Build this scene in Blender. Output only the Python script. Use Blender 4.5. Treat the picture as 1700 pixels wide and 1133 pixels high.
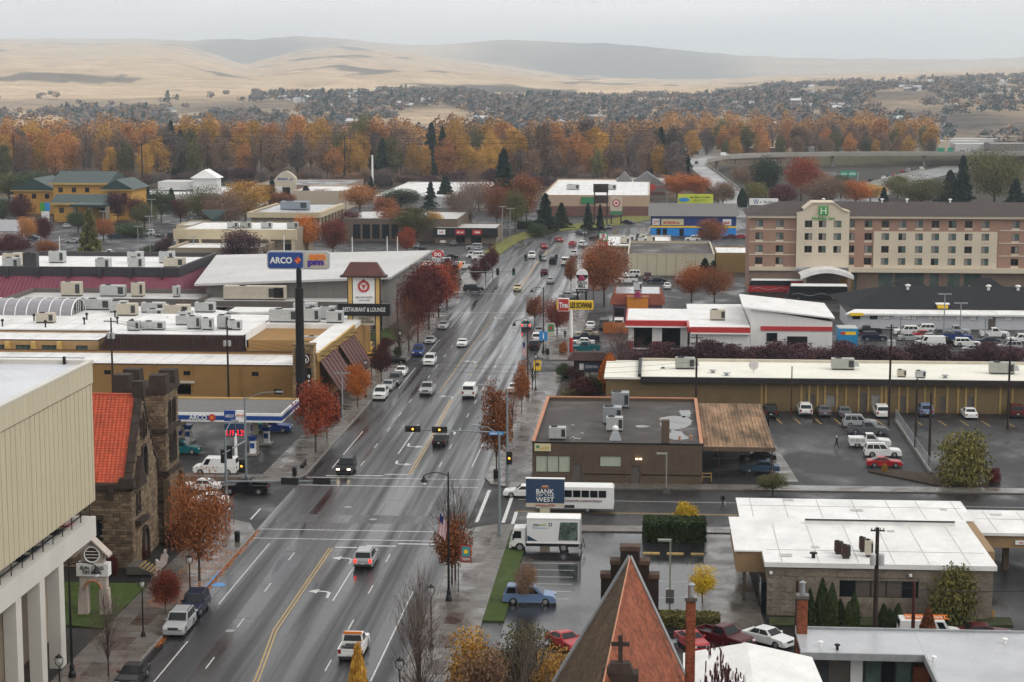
import bpy,bmesh,math,random
import numpy as np
from mathutils import Vector,Matrix,noise as mnoise
random.seed(7);rng = np.random.default_rng(7)
R = math.radians
S = bpy.context.scene
for o in list(bpy.data.objects):bpy.data.objects.remove(o)
# ---------------------------------------------------------------- camera
FPX,HC = 3150.0,49.0                      # focal length in photo pixels, eye height above the street
PHI = math.atan(429.5 / FPX);PSI = math.atan(236 * math.cos(PHI) / FPX)
cam = bpy.data.objects.new('camera',bpy.data.cameras.new('camera'))
S.collection.objects.link(cam);S.camera = cam
cam.data.sensor_width = 36;cam.data.lens = 36 * FPX / 1700
cam.data.clip_start = 1;cam.data.clip_end = 60000
cam.location = (0,0,HC);cam.rotation_euler = (math.pi / 2 - PHI,0,PSI)
# ---------------------------------------------------------------- sky, sun, exposure
W = bpy.data.worlds.new('World');S.world = W;W.use_nodes = True
nt = W.node_tree;nt.nodes.clear()
SUN_EL,SUN_AZ = R(40),R(112)
sky = nt.nodes.new('ShaderNodeTexSky');sky.sky_type = 'NISHITA';sky.sun_disc = False
sky.sun_elevation = SUN_EL;sky.sun_rotation = SUN_AZ;sky.dust_density = 4;sky.air_density = 1
hs = nt.nodes.new('ShaderNodeHueSaturation');hs.inputs['Saturation'].default_value = .25
nt.links.new(sky.outputs[0],hs.inputs['Color'])
tc = nt.nodes.new('ShaderNodeTexCoord');mp = nt.nodes.new('ShaderNodeMapping');mp.inputs['Scale'].default_value = (2.2,2.2,22)
nz = nt.nodes.new('ShaderNodeTexNoise');nz.inputs['Scale'].default_value = 1.6;nz.inputs['Detail'].default_value = 5
nt.links.new(tc.outputs['Generated'],mp.inputs[0]);nt.links.new(mp.outputs[0],nz.inputs['Vector'])
cr = nt.nodes.new('ShaderNodeValToRGB')     # overcast deck, uneven in thickness
cr.color_ramp.elements[0].position = .3;cr.color_ramp.elements[0].color = (9.2,9.2,9.25,1)
cr.color_ramp.elements[1].position = .7;cr.color_ramp.elements[1].color = (12.2,11.9,11.6,1)
nt.links.new(nz.outputs[0],cr.inputs[0])
mx = nt.nodes.new('ShaderNodeMix');mx.data_type = 'RGBA';mx.inputs[0].default_value = .93
nt.links.new(hs.outputs[0],mx.inputs[6]);nt.links.new(cr.outputs[0],mx.inputs[7])
bg = nt.nodes.new('ShaderNodeBackground');bg.inputs[1].default_value = .1
nt.links.new(mx.outputs[2],bg.inputs[0])
wo = nt.nodes.new('ShaderNodeOutputWorld');nt.links.new(bg.outputs[0],wo.inputs[0])
sun = bpy.data.objects.new('sun',bpy.data.lights.new('sun','SUN'));S.collection.objects.link(sun)
sun.data.energy = 1.3;sun.data.angle = R(25);sun.data.color = (1,.96,.9)
sun.rotation_euler = (math.pi / 2 - SUN_EL,0,math.pi - SUN_AZ);sun.location = (0,0,400)
S.view_settings.view_transform = 'Standard';S.view_settings.look = 'None'
S.view_settings.exposure = .06;S.view_settings.gamma = 1;S.view_settings.use_curve_mapping = False
S.render.engine = 'CYCLES'
cy_ = S.cycles;cy_.use_denoising = True;cy_.max_bounces = 6;cy_.diffuse_bounces = 2;cy_.glossy_bounces = 2
cy_.transmission_bounces = 2;cy_.volume_bounces = 3;cy_.transparent_max_bounces = 4;cy_.use_adaptive_sampling = True
cy_.adaptive_threshold = .02;cy_.caustics_reflective = False;cy_.caustics_refractive = False
# ---------------------------------------------------------------- pixel -> place
_cp,_sp,_cy,_sy = math.cos(PHI),math.sin(PHI),math.cos(PSI),math.sin(PSI)
def ray(x,y):
    u = (x - 850) / FPX;v = -(y - 566.5) / FPX
    f = _cp + v * _sp;z = -_sp + v * _cp
    return u * _cy - f * _sy,u * _sy + f * _cy,z
def G(x,y,z=0.):# where the line of sight meets the level z
    a,b,c = ray(x,y);t = (z - HC) / c
    return Vector((a * t,b * t,z))
def PY(x,y,Y):# ... a wall facing the camera at depth Y
    a,b,c = ray(x,y);t = Y / b
    return Vector((a * t,Y,HC + c * t))
def PX(x,y,X):# ... a wall along the street
    a,b,c = ray(x,y);t = X / a
    return Vector((X,b * t,HC + c * t))
def top(bx,by,ty):# height of an upright thing from its foot and top pixels
    return PY(bx,ty,G(bx,by).y).z
# ---------------------------------------------------------------- materials
MT = {}
def nodes(name):
    m = bpy.data.materials.new(name);m.use_nodes = True;t = m.node_tree
    return m,t,t.nodes['Principled BSDF'],t.nodes,t.links
def mat(name,col,rough=.6,var=.16,scale=1.2,metal=0.,bump=0.,stretch=(1,1,1),spec=.5,fine=0.,world=True,rnd=0.,attr=0.,coat=0.):
    if name in MT:return MT[name]
    if rough >= .65 and spec == .5:spec = .2
    m,t,b,N,L = nodes(name);MT[name] = m
    c = N.new('ShaderNodeTexCoord');g = N.new('ShaderNodeNewGeometry')
    mpn = N.new('ShaderNodeMapping');mpn.inputs['Scale'].default_value = stretch
    L.new(g.outputs['Position'] if world else c.outputs['Object'],mpn.inputs[0])
    n = N.new('ShaderNodeTexNoise');n.inputs['Scale'].default_value = scale;n.inputs['Detail'].default_value = 6
    n.inputs['Roughness'].default_value = .65;L.new(mpn.outputs[0],n.inputs['Vector'])
    mr = N.new('ShaderNodeMapRange');mr.inputs[1].default_value = .25;mr.inputs[2].default_value = .75
    mr.inputs[3].default_value = 1 - var * 1.6;mr.inputs[4].default_value = 1 + var * 1.1;L.new(n.outputs[0],mr.inputs[0])
    f = mr.outputs[0]
    if fine:
        n2 = N.new('ShaderNodeTexNoise');n2.inputs['Scale'].default_value = scale * 14;n2.inputs['Detail'].default_value = 3;L.new(mpn.outputs[0],n2.inputs['Vector'])
        m2 = N.new('ShaderNodeMapRange');m2.inputs[1].default_value = .25;m2.inputs[2].default_value = .75;m2.inputs[3].default_value = 1 - fine;m2.inputs[4].default_value = 1 + fine;L.new(n2.outputs[0],m2.inputs[0])
        ml = N.new('ShaderNodeMath');ml.operation = 'MULTIPLY';L.new(f,ml.inputs[0]);L.new(m2.outputs[0],ml.inputs[1]);f = ml.outputs[0]
    for k,src in ((rnd,'o'),(attr,'a')):
        if not k:continue
        if src == 'o':q = N.new('ShaderNodeObjectInfo').outputs['Random']
        else:
            an = N.new('ShaderNodeAttribute');an.attribute_name = 'rnd';q = an.outputs['Fac']
        m2 = N.new('ShaderNodeMapRange');m2.inputs[3].default_value = 1 - k;m2.inputs[4].default_value = 1 + k;L.new(q,m2.inputs[0])
        ml = N.new('ShaderNodeMath');ml.operation = 'MULTIPLY';L.new(f,ml.inputs[0]);L.new(m2.outputs[0],ml.inputs[1]);f = ml.outputs[0]
    v = N.new('ShaderNodeVectorMath');v.operation = 'SCALE';v.inputs[0].default_value = [x * (.8 if max(col) < .45 else .92 if max(col) < .7 else 1) for x in col];L.new(f,v.inputs['Scale'])
    L.new(v.outputs[0],b.inputs['Base Color'])
    b.inputs['Roughness'].default_value = rough;b.inputs['Metallic'].default_value = metal
    b.inputs['Specular IOR Level'].default_value = spec;b.inputs['Coat Weight'].default_value = coat;b.inputs['Coat Roughness'].default_value = .06
    if bump:
        bn = N.new('ShaderNodeBump');bn.inputs['Strength'].default_value = bump;bn.inputs['Distance'].default_value = .05
        L.new(n.outputs[0],bn.inputs['Height']);L.new(bn.outputs[0],b.inputs['Normal'])
    return m
def wet(name,col,lo=.14,hi=.5,scale=.12,stretch=(1,1,1),puddle=.5,var=.25,fine=.12):
    """rain-wet paving: colour mottled, standing film of water in patches"""
    if name in MT:return MT[name]
    m = mat(name,col,.4,var,scale * 2.2,stretch=stretch,fine=fine);t = m.node_tree;N,L = t.nodes,t.links;b = N['Principled BSDF']
    g = N.new('ShaderNodeNewGeometry');mpn = N.new('ShaderNodeMapping');mpn.inputs['Scale'].default_value = stretch;mpn.inputs['Location'].default_value = (3.3,7.1,0)
    L.new(g.outputs['Position'],mpn.inputs[0])
    n = N.new('ShaderNodeTexNoise');n.inputs['Scale'].default_value = scale;n.inputs['Detail'].default_value = 5;n.inputs['Distortion'].default_value = .4;L.new(mpn.outputs[0],n.inputs['Vector'])
    r = N.new('ShaderNodeMapRange');r.inputs[1].default_value = puddle - .13;r.inputs[2].default_value = puddle + .13;r.inputs[3].default_value = hi;r.inputs[4].default_value = lo
    L.new(n.outputs[0],r.inputs[0]);L.new(r.outputs[0],b.inputs['Roughness'])
    return m
def glow(name,col,e):
    if name in MT:return MT[name]
    m,t,b,N,L = nodes(name);MT[name] = m
    b.inputs['Base Color'].default_value = (*col,1);b.inputs['Emission Color'].default_value = (*col,1);b.inputs['Emission Strength'].default_value = e
    return m
def paint(name,col):return mat('paint_' + name,col,.32,.05,.8,coat=.2 if max(col) > .3 else .0,spec=.4 if max(col) > .3 else .22,world=False)
def leafmat(name,c1,c2):
    if name in MT:return MT[name]
    m,t,b,N,L = nodes(name);MT[name] = m
    an = N.new('ShaderNodeAttribute');an.attribute_name = 'rnd';oi = N.new('ShaderNodeObjectInfo')
    ad = N.new('ShaderNodeMath');ad.operation = 'MULTIPLY_ADD';ad.inputs[1].default_value = .5;L.new(oi.outputs['Random'],ad.inputs[0])
    m2 = N.new('ShaderNodeMath');m2.operation = 'MULTIPLY';m2.inputs[1].default_value = .5;L.new(an.outputs['Fac'],m2.inputs[0]);L.new(m2.outputs[0],ad.inputs[2])
    r = N.new('ShaderNodeValToRGB');r.color_ramp.elements[0].color = (*[x * .85 for x in c1],1);r.color_ramp.elements[1].color = (*[x * .9 for x in c2],1)
    r.color_ramp.elements[0].position = .15;r.color_ramp.elements[1].position = .85
    L.new(ad.outputs[0],r.inputs[0]);L.new(r.outputs[0],b.inputs['Base Color']);b.inputs['Roughness'].default_value = .7;b.inputs['Specular IOR Level'].default_value = .25
    return m
# ---------------------------------------------------------------- mesh building
COL = S.collection
class MB:
    def __init__(s):s.v = [];s.f = [];s.m = []
    def add(s,vs,fs,k=0):
        n = len(s.v);s.v += [tuple(v) for v in vs];s.f += [tuple(i + n for i in f) for f in fs];s.m += [k] * len(fs);return s
    def quad(s,a,b,c,d,k=0):return s.add([a,b,c,d],[(0,1,2,3)],k)
    def box(s,x0,x1,y0,y1,z0,z1,k=0):
        return s.add([(x0,y0,z0),(x1,y0,z0),(x1,y1,z0),(x0,y1,z0),(x0,y0,z1),(x1,y0,z1),(x1,y1,z1),(x0,y1,z1)],
                     [(3,2,1,0),(4,5,6,7),(0,1,5,4),(1,2,6,5),(2,3,7,6),(3,0,4,7)],k)
    def prism(s,poly,z0,z1,k=0,cap=True):
        n = len(poly);a = sum(poly[i][0] * poly[(i + 1) % n][1] - poly[(i + 1) % n][0] * poly[i][1] for i in range(n))
        if a < 0:poly = poly[::-1]
        vs = [(p[0],p[1],z0) for p in poly] + [(p[0],p[1],z1) for p in poly]
        fs = [(i,(i + 1) % n,n + (i + 1) % n,n + i) for i in range(n)]
        if cap:fs += [tuple(range(n,2 * n)),tuple(range(n - 1,-1,-1))]
        return s.add(vs,fs,k)
    def frus(s,b,t,z0,z1,k=0):# box whose top differs from its bottom: b, t = (x0,x1,y0,y1)
        return s.add([(b[0],b[2],z0),(b[1],b[2],z0),(b[1],b[3],z0),(b[0],b[3],z0),(t[0],t[2],z1),(t[1],t[2],z1),(t[1],t[3],z1),(t[0],t[3],z1)],
                     [(3,2,1,0),(4,5,6,7),(0,1,5,4),(1,2,6,5),(2,3,7,6),(3,0,4,7)],k)
    def tube(s,pts,rad,n=6,k=0,cap=True):
        pts = [Vector(p) for p in pts]
        if not hasattr(rad,'__len__'):rad = [rad] * len(pts)
        vs = [];u = None
        for i,p in enumerate(pts):
            d = (pts[min(i + 1,len(pts) - 1)] - pts[max(i - 1,0)]).normalized()
            if u is None:u = d.orthogonal().normalized()
            u = (u - d * u.dot(d)).normalized();w = d.cross(u)
            vs += [tuple(p + (u * math.cos(2 * math.pi * j / n) + w * math.sin(2 * math.pi * j / n)) * rad[i]) for j in range(n)]
        fs = [(i * n + j,i * n + (j + 1) % n,(i + 1) * n + (j + 1) % n,(i + 1) * n + j) for i in range(len(pts) - 1) for j in range(n)]
        if cap:fs += [tuple(range(n - 1,-1,-1)),tuple(range((len(pts) - 1) * n,len(pts) * n))]
        return s.add(vs,fs,k)
    def lathe(s,prof,n=10,k=0,c=(0,0,0)):# prof: (radius, z)
        vs = [(c[0] + r * math.cos(2 * math.pi * j / n),c[1] + r * math.sin(2 * math.pi * j / n),c[2] + z) for r,z in prof for j in range(n)]
        fs = [(i * n + j,i * n + (j + 1) % n,(i + 1) * n + (j + 1) % n,(i + 1) * n + j) for i in range(len(prof) - 1) for j in range(n)]
        fs += [tuple(range(n - 1,-1,-1)),tuple(range((len(prof) - 1) * n,len(prof) * n))]
        return s.add(vs,fs,k)
    def disc(s,c,nrm,r,n=14,k=0,depth=.05):
        c = Vector(c);d = Vector(nrm).normalized();return s.tube([c,c + d * depth],r,n,k)
    def mesh(s,name,off=(0,0,0),smooth=False):
        me = bpy.data.meshes.new(name)
        me.from_pydata([(v[0] - off[0],v[1] - off[1],v[2] - off[2]) for v in s.v],[],s.f)
        if any(s.m):me.polygons.foreach_set('material_index',s.m)
        if smooth:me.polygons.foreach_set('use_smooth',[True] * len(s.f))
        return me
    def build(s,name,m,par=None,local=False,smooth=False,**kw):
        off = (0,0,0)
        if par is not None and not local:off = base(par)
        return obj(name,s.mesh(name,off,smooth),m,par,**kw)
def base(p):
    o = Vector((0,0,0))
    while p is not None:o = o + p.location;p = p.parent
    return o
def obj(name,me,m=None,par=None,loc=None,rz=None,**kw):
    o = bpy.data.objects.new(name,me);COL.objects.link(o)
    if m is not None:
        ms = m if isinstance(m,(list,tuple)) else [m]
        if len(me.materials) == 0:
            for x in ms:me.materials.append(x)
        else:
            for i,x in enumerate(ms):
                if me.materials[i] != x:o.material_slots[i].link = 'OBJECT';o.material_slots[i].material = x
    if par is not None:o.parent = par
    if loc is not None:o.location = loc
    if rz is not None:o.rotation_euler = (0,0,rz)
    for k,v in kw.items():
        o[{'label':'label','cat':'category','group':'group','kind':'kind'}[k]] = v
    return o
def tag(o,label,cat,group=None):
    o['label'] = label;o['category'] = cat
    if group:o['group'] = group
    return o
def thing(name,label,cat,loc=(0,0,0),rz=0,group=None):
    o = bpy.data.objects.new(name,None);COL.objects.link(o);o.empty_display_size = .3
    o.location = loc;o.rotation_euler = (0,0,rz);return tag(o,label,cat,group)
def struct(name,mb,m,**kw):
    o = mb.build(name,m,None,**kw);o['kind'] = 'structure';return o
def copy_tree(o,parent=None):
    c = o.copy();COL.objects.link(c);c.parent = parent
    for ch in [x for x in o.children]:copy_tree(ch,c)
    return c
# walls with true openings: p corner, ud along, n outward
def wall(mb,p,ud,n,Ln,z0,z1,ops=(),d=.2,k=0,kr=None):
    p = Vector((p[0],p[1],0));ud = Vector((*ud[:2],0)).normalized();n = Vector((*n[:2],0)).normalized();kr = k if kr is None else kr
    P = lambda u,v,w=0:tuple(p + ud * u - n * w + Vector((0,0,v)))
    flip = ud.cross(Vector((0,0,1))).dot(n) < 0
    q = lambda a,b,c,e,kk:mb.quad(*((e,c,b,a) if flip else (a,b,c,e)),kk)
    us = sorted({0,Ln,*[x for o in ops for x in o[:2]]});vs = sorted({z0,z1,*[x for o in ops for x in o[2:4]]})
    for i in range(len(us) - 1):
        for j in range(len(vs) - 1):
            cu,cv = (us[i] + us[i + 1]) / 2,(vs[j] + vs[j + 1]) / 2
            if any(o[0] < cu < o[1] and o[2] < cv < o[3] for o in ops):continue
            q(P(us[i],vs[j]),P(us[i + 1],vs[j]),P(us[i + 1],vs[j + 1]),P(us[i],vs[j + 1]),k)
    for a,b,c,e in [o[:4] for o in ops]:
        q(P(a,c),P(a,c,d),P(a,e,d),P(a,e),kr);q(P(b,c,d),P(b,c),P(b,e),P(b,e,d),kr)
        q(P(a,c),P(b,c),P(b,c,d),P(a,c,d),kr);q(P(a,e,d),P(b,e,d),P(b,e),P(a,e),kr)
_wc = {}
def window(par,p,ud,n,o,d=.2,nx=2,ny=1,fm=None,gm=None,sill=None,name='window',fw=.06):
    """frame + one pane object per light, set back in its opening"""
    ud = Vector((*ud[:2],0)).normalized();n = Vector((*n[:2],0)).normalized();w,h = o[1] - o[0],o[3] - o[2]
    key = (round(w,2),round(h,2),nx,ny,bool(sill),fw)
    if key not in _wc:
        f = MB();fd = .07
        for i in range(nx + 1):
            x = (w - fw) * i / nx;f.box(x,x + fw,-fd,.02,0,h)
        for i in range(nx):
            for j in range(ny + 1):
                z = (h - fw) * j / ny;f.box((w - fw) * i / nx + fw,(w - fw) * (i + 1) / nx,-fd,.02,z,z + fw)
        sl = MB().box(-.12,w + .12,-.28,.0,-.14,-.02)
        pw,ph = (w - fw) / nx - fw,(h - fw) / ny - fw
        pn = MB().quad((0,0,0),(pw,0,0),(pw,0,ph),(0,0,ph))
        _wc[key] = (f.mesh('window_frame'),sl.mesh('window_sill'),pn.mesh('window_pane'),pw,ph)
    fme,sme,pme,pw,ph = _wc[key]
    loc = Vector((p[0],p[1],0)) + ud * o[0] - n * d + Vector((0,0,o[2])) - base(par)
    rz = math.atan2(ud.y,ud.x)
    if ud.cross(Vector((0,0,1))).dot(n) < 0:rz += math.pi;loc = loc + ud * w
    wo_ = obj(name,fme,fm,par,loc,rz)
    for i in range(nx):
        for j in range(ny):
            obj('pane',pme,gm[(i + j * nx) % len(gm)] if isinstance(gm,list) else gm,wo_,((w - fw) * i / nx + fw,-.015,(h - fw) * j / ny + fw))
    if sill:obj('sill',sme,sill,wo_,(0,0,0))
    return wo_
def scrib(w,h,m,par,loc,n=9,rows=1,name='small_print'):
    b = MB();rh = h / rows
    for r_ in range(rows):
        for k in range(n):
            if random.random() < .12:continue
            x = -w / 2 + w * k / n;b.box(x,x + w / n * random.uniform(.55,.85),-.012,0,h / 2 - rh * (r_ + .9),h / 2 - rh * (r_ + .15) - rh * .25 * (random.random() < .5))
    o = b.build(name,m,par,local=True,kind='stuff');o.location = loc;return o
def fit(me,w,h,keep=True):
    v = np.empty(len(me.vertices) * 3);me.vertices.foreach_get('co',v);v = v.reshape(-1,3)
    lo,hi = v.min(0),v.max(0);s = np.array([w / max(hi[0] - lo[0],1e-6),h / max(hi[1] - lo[1],1e-6),1])
    if keep:s[:2] = s[:2].min()
    v = (v - (lo + hi) / 2) * s;v[:,2] -= v[:,2].min();me.vertices.foreach_set('co',v.ravel())
def text(body,w,h,m,par,loc,rz=0.,name='lettering',stretch=True,bold=.0,ext=.02):
    """raised letters w x h metres, centred at loc (local to par), facing -Y turned by rz"""
    cu = bpy.data.curves.new('lettering','FONT');cu.body = body;cu.size = 1;cu.extrude = ext;cu.offset = bold;cu.resolution_u = 3
    cu.align_x = 'CENTER';cu.space_line = .85
    t = bpy.data.objects.new('lettering',cu);me = bpy.data.meshes.new_from_object(t);bpy.data.objects.remove(t);bpy.data.curves.remove(cu)
    fit(me,w,h,not stretch);o = obj(name,me,m,par,loc);me.materials.clear();me.materials.append(m)
    o.rotation_euler = (math.pi / 2,0,rz);return o
# ---------------------------------------------------------------- palette
white = mat('white_paint',(.78,.78,.76),.5,.06)
black = mat('black_metal',(.012,.012,.013),.5,.1,spec=.25)
steel = mat('galvanised',(.38,.4,.42),.45,.12,metal=.4)
glass = mat('dark_glass',(.012,.016,.019),.1,.2,.4,spec=.3)
glassg = mat('green_glass',(.10,.16,.145),.08,.3,.5,spec=.7)
curtain = mat('curtain',(.30,.28,.25),.5,.3,2.)
roofw = wet('white_membrane',(.72,.71,.69),.22,.65,.16,(1,.6,1),.58,.13,.05)
seamm = mat('membrane_seam',(.50,.49,.47),.6,.2,1.)
roofg = wet('grey_membrane',(.42,.43,.45),.12,.4,.1,var=.12,fine=.05)
conc = wet('sidewalk_concrete',(.145,.128,.112),.16,.5,.35,var=.2)
brickw = wet('paver_brick',(.075,.05,.04),.16,.5,.5,var=.2)
asph = wet('street_asphalt',(.027,.027,.03),.11,.55,.36,(1.6,.03,1),.5,.35,.22)
asph2 = wet('lot_asphalt',(.026,.025,.0255),.1,.6,.14,(1,.55,1),.6,.4,.3)
for m_,s_ in ((asph,.42),(asph2,.34)):m_.node_tree.nodes['Principled BSDF'].inputs['Specular IOR Level'].default_value = s_
kerbm = mat('kerb_concrete',(.25,.235,.215),.5,.2)
linew = mat('line_white',(.62,.62,.6),.5,.3,3,fine=.35)
liney = mat('line_yellow',(.50,.33,.10),.5,.3,3,fine=.35)
grassm = mat('lawn',(.055,.085,.016),.8,.35,.6,fine=.3,bump=.4)
drygrass = mat('autumn_grass',(.14,.10,.06),.9,.4,.03,fine=.3)
brownpole = mat('pole_timber',(.045,.03,.025),.8,.2)
rubber = mat('tyre_rubber',(.014,.014,.015),.6,.1)
rimm = mat('wheel_rim',(.42,.43,.44),.35,.1,metal=.6)
hvac = mat('hvac_sheet',(.46,.47,.46),.45,.15,2.)
hvacb = mat('hvac_beige',(.5,.45,.36),.5,.12,2.)
grille = mat('dark_grille',(.035,.035,.038),.5,.2)
bark = mat('bark',(.085,.062,.05),.9,.3,3.,stretch=(1,1,.3))
barkp = mat('pale_bark',(.22,.18,.16),.9,.3,3.)
gold = mat('amber_trim',(.62,.40,.12),.5,.08)
redp = mat('red_sheet',(.50,.035,.035),.4,.08)
blue = mat('blue_sign',(.015,.07,.30),.35,.06)
navy = mat('navy_sign',(.025,.06,.13),.35,.06)
yellow = mat('yellow_sign',(.85,.55,.02),.4,.05)
cream = mat('cream_stucco',(.56,.50,.40),.75,.1,.6,fine=.05)
orange = mat('orange_sign',(.75,.20,.03),.4,.05)
green = mat('green_sign',(.04,.26,.10),.45,.08)
# ---------------------------------------------------------------- ground, streets, pavements
XL,XR = -43.3,-20.4                        # kerbs of the main street
struct('ground',MB().quad((-9500,-400,-.06),(9500,-400,-.06),(9500,16500,-.06),(-9500,16500,-.06)),drygrass)
struct('town_paving',MB().quad((-420,60,-.02),(420,60,-.02),(420,800,-.02),(-420,800,-.02)),asph2)
cl = [(-31.85,60),(-31.85,520),(-31,555),(-27,585),(-19,612),(-7,632),(10,647),(36,662),(80,672)]
def ribbon(mb,cl,a,b,z,k=0):
    P = []
    for i,c in enumerate(cl):
        d = (Vector(cl[min(i + 1,len(cl) - 1)]) - Vector(cl[max(i - 1,0)])).normalized();n = Vector((d.y,-d.x))
        P.append((Vector(c) + n * a,Vector(c) + n * b))
    for (l0,r0),(l1,r1) in zip(P,P[1:]):mb.quad((*l0,z),(*r0,z),(*r1,z),(*l1,z),k)
road = struct('main_street',(lambda m:(ribbon(m,cl,-11.45,11.45,.0),m)[1])(MB()),asph)
cross = struct('cross_street',MB().quad((-200,206.5,-.008),(-43.3,206.5,-.008),(-43.3,225.5,-.008),(-200,225.5,-.008)).quad((-20.4,206.5,-.008),(120,208.5,-.008),(120,227.5,-.008),(-20.4,225.5,-.008)),asph2)
# painted markings: each a sheet of its own, 4 mm above the asphalt
def mark(x0,x1,y0,y1,m,par=None,name='lane_dash',z=.006):
    return MB().quad((x0,y0,z),(x1,y0,z),(x1,y1,z),(x0,y1,z)).build(name,m,par or road)
for k in range(30):
    y = 128 + 12.2 * k
    if 196 < y < 232 or 405 < y < 442:continue
    for x in (-37.2,-27.05):mark(x - .06,x + .06,y,y + 3.2,linew)
for y0,y1 in ((120,160),(172,196),(236,262),(300,322),(330,360),(378,404)):
    mark(-40.68,-40.55,y0,y1,linew,name='parking_line')
for y0,y1 in ((150,178),(238,254),(270,300)):mark(-22.9,-22.77,y0,y1,linew,name='parking_line')
def pline(pts,w,m,name,par=None,z=.006):
    b = MB();ribbon(b,pts,-w / 2,w / 2,z);return b.build(name,m,par or road)
for dx in (-.16,.16):
    pline([(-32.0 + dx,140),(-32.3 + dx,150),(-33.6 + dx,164),(-33.7 + dx,194.5)],.13,liney,'centre_line')
    pline([(-30.2 + dx,233),(-30.4 + dx,262),(-31 + dx,290)],.13,liney,'centre_line')
    pline([(-31.6 + dx,455),(-31.7 + dx,520),(-30.8 + dx,555),(-26.8 + dx,585),(-18.8 + dx,612)],.13,liney,'centre_line')
for x in (-33.6,-30.4):
    for y in range(296,404,9):mark(x - .06,x + .06,y,y + (9 if x < -31 else 3),liney,name='turn_lane_line')
mark(-33.5,-33.37,246,268,linew,name='turn_lane_line');mark(-30.1,-29.97,174,194,linew,name='turn_lane_line')
for y in (198.2,202.4):mark(-42.8,-21,y,y + .22,linew,name='crosswalk_line')
for y in (225.6,230.2):mark(-42.9,-20.9,y,y + .22,linew,name='crosswalk_line')
for a,b,y in ((-33.3,-30.1,194.7),(-30.1,-26.9,195.6),(-26.9,-21,196.7),(-33.4,-30.4,232.6),(-37.2,-33.4,231.6),(-40.6,-37.2,231.2)):mark(a,b,y,y + .35,linew,name='stop_line')
for y in (404,441):mark(-43,-20.6,y,y + .3,linew,name='stop_line')
for x in (-44.6,-41.0):mark(x - .1 - 4,x + .1 - 4,207,212.5,linew,cross,'crosswalk_line',0)
for x0,x1 in ((-19.6,-19.2),(-16.6,-16.2)):mark(x0,x1,207.5,224.5,linew,cross,'crosswalk_line',0)
for y in (213.0,213.35):mark(-15.5,60,y,y + .12,liney,cross,'centre_line',0)
mark(-15.5,60,219.5,219.62,linew,cross,'lane_line',0);mark(-15.5,-15.1,206.9,212.9,linew,cross,'stop_line',0)
def arrow(x,y,s=1,f=1):# left-turn arrow painted on the road
    b = MB();z = .006
    b.add([(x + .9 * s,y - 1.5 * f,z),(x + 1.15 * s,y - 1.5 * f,z),(x + 1.1 * s,y + .4 * f,z),(x + .8 * s,y + .2 * f,z),(x + .6 * s,y + .9 * f,z),(x + .55 * s,y + .6 * f,z),(x - .3 * s,y + 1.0 * f,z),(x - .3 * s,y + .7 * f,z),
           (x - .2 * s,y + 1.6 * f,z),(x - 1.2 * s,y + .8 * f,z),(x - .25 * s,y + .1 * f,z)],
          [(0,1,2,3),(3,2,4,5),(5,4,6,7),(8,9,10)])
    b.build('turn_arrow',linew,road)
arrow(-31.8,176.5);arrow(-31.7,189.5);arrow(-31.9,252,-1,-1);arrow(-31.9,240,-1,-1);arrow(-32,292);arrow(-28.5,262);arrow(-32,330);arrow(-32,395,-1,-1)
for x,y in ((-37.6,163.5),(-31.2,208),(-35,214)):
    b = MB();b.lathe([(.45,.004),(.45,.012),(.36,.012),(.36,.008)],14,c=(x,y,0));b.build('manhole_cover',steel,road)
tarm = mat('crack_sealant',(.02,.02,.022),.3,.1)
for k in range(26):# sealed cracks and patch joints
    y = 150 + k * 10 + random.uniform(-3,3);x0 = random.uniform(-42,-30);x1 = x0 + random.uniform(3,11)
    if k % 3:pline([(x0,y),((x0 + x1) / 2,y + random.uniform(-.5,.5)),(min(x1,-21),y + random.uniform(-.4,.4))],.09,tarm,'crack_seal')
    else:pline([(x0,y),(x0 + random.uniform(-.3,.3),y + 14),(x0 + random.uniform(-.3,.3),y + 30)],.08,tarm,'crack_seal')
asphd = wet('patched_asphalt',(.027,.027,.03),.2,.5,.3,(1.2,.1,1),.5,.2,.14)
for x0,x1,y0,y1 in ((-43.2,-40.8,240,300),(-37.1,-35,268,330),(-22.7,-20.6,250,320),(-42,-22,206,210)):
    mark(x0,x1,y0,y1,asphd,name='asphalt_patch',z=.003)
# pavements with kerbs; a brick band set in beside the kerb
def walk(name,poly,m=conc,h=.14,**kw):return struct(name,MB().prism(poly,-.05,h),m,**kw)
def kerb(par,a,b,w=.16,h=.15):
    a,b = Vector(a),Vector(b);d = (b - a);n = max(1,int(d.length / 3.05));t = d.normalized();q = Vector((-t.y,t.x)) * w / 2
    me = MB().box(0,d.length / n - .015,-w / 2,w / 2,0,h + .004).mesh('kerb_stone')
    for i in range(n):obj('kerb_stone',me,kerbm,par,(*(a + d * i / n),-.0),math.atan2(t.y,t.x))
slabme = {}
def slabs(par,x0,x1,y0,y1,nx,pitch,gap=.02,z=.14,th=.012):
    """scored concrete slabs and brick bands, each its own piece"""
    w = (x1 - x0) / nx;n = int((y1 - y0) / pitch)
    for i in range(nx):
        for j in range(n):
            brick = (i == nx // 2 and j % 4 in (1,2)) if nx > 2 else (i == 0 and j % 3 == 1)
            key = (round(w,2),round(pitch,2))
            if key not in slabme:slabme[key] = MB().box(gap,w - gap,gap,pitch - gap,0,th).mesh('paving_slab')
            obj('brick_band' if brick else 'paving_slab',slabme[key],brickw if brick else conc,par,(x0 + i * w,y0 + j * pitch,z + random.uniform(0,.004)))
wl = walk('sidewalk_left_near',[(-49.0,110),(-43.3,110),(-43.3,201),(-44.6,204.5),(-47,206.3),(-60,206.3),(-60,203),(-49,203)])
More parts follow.
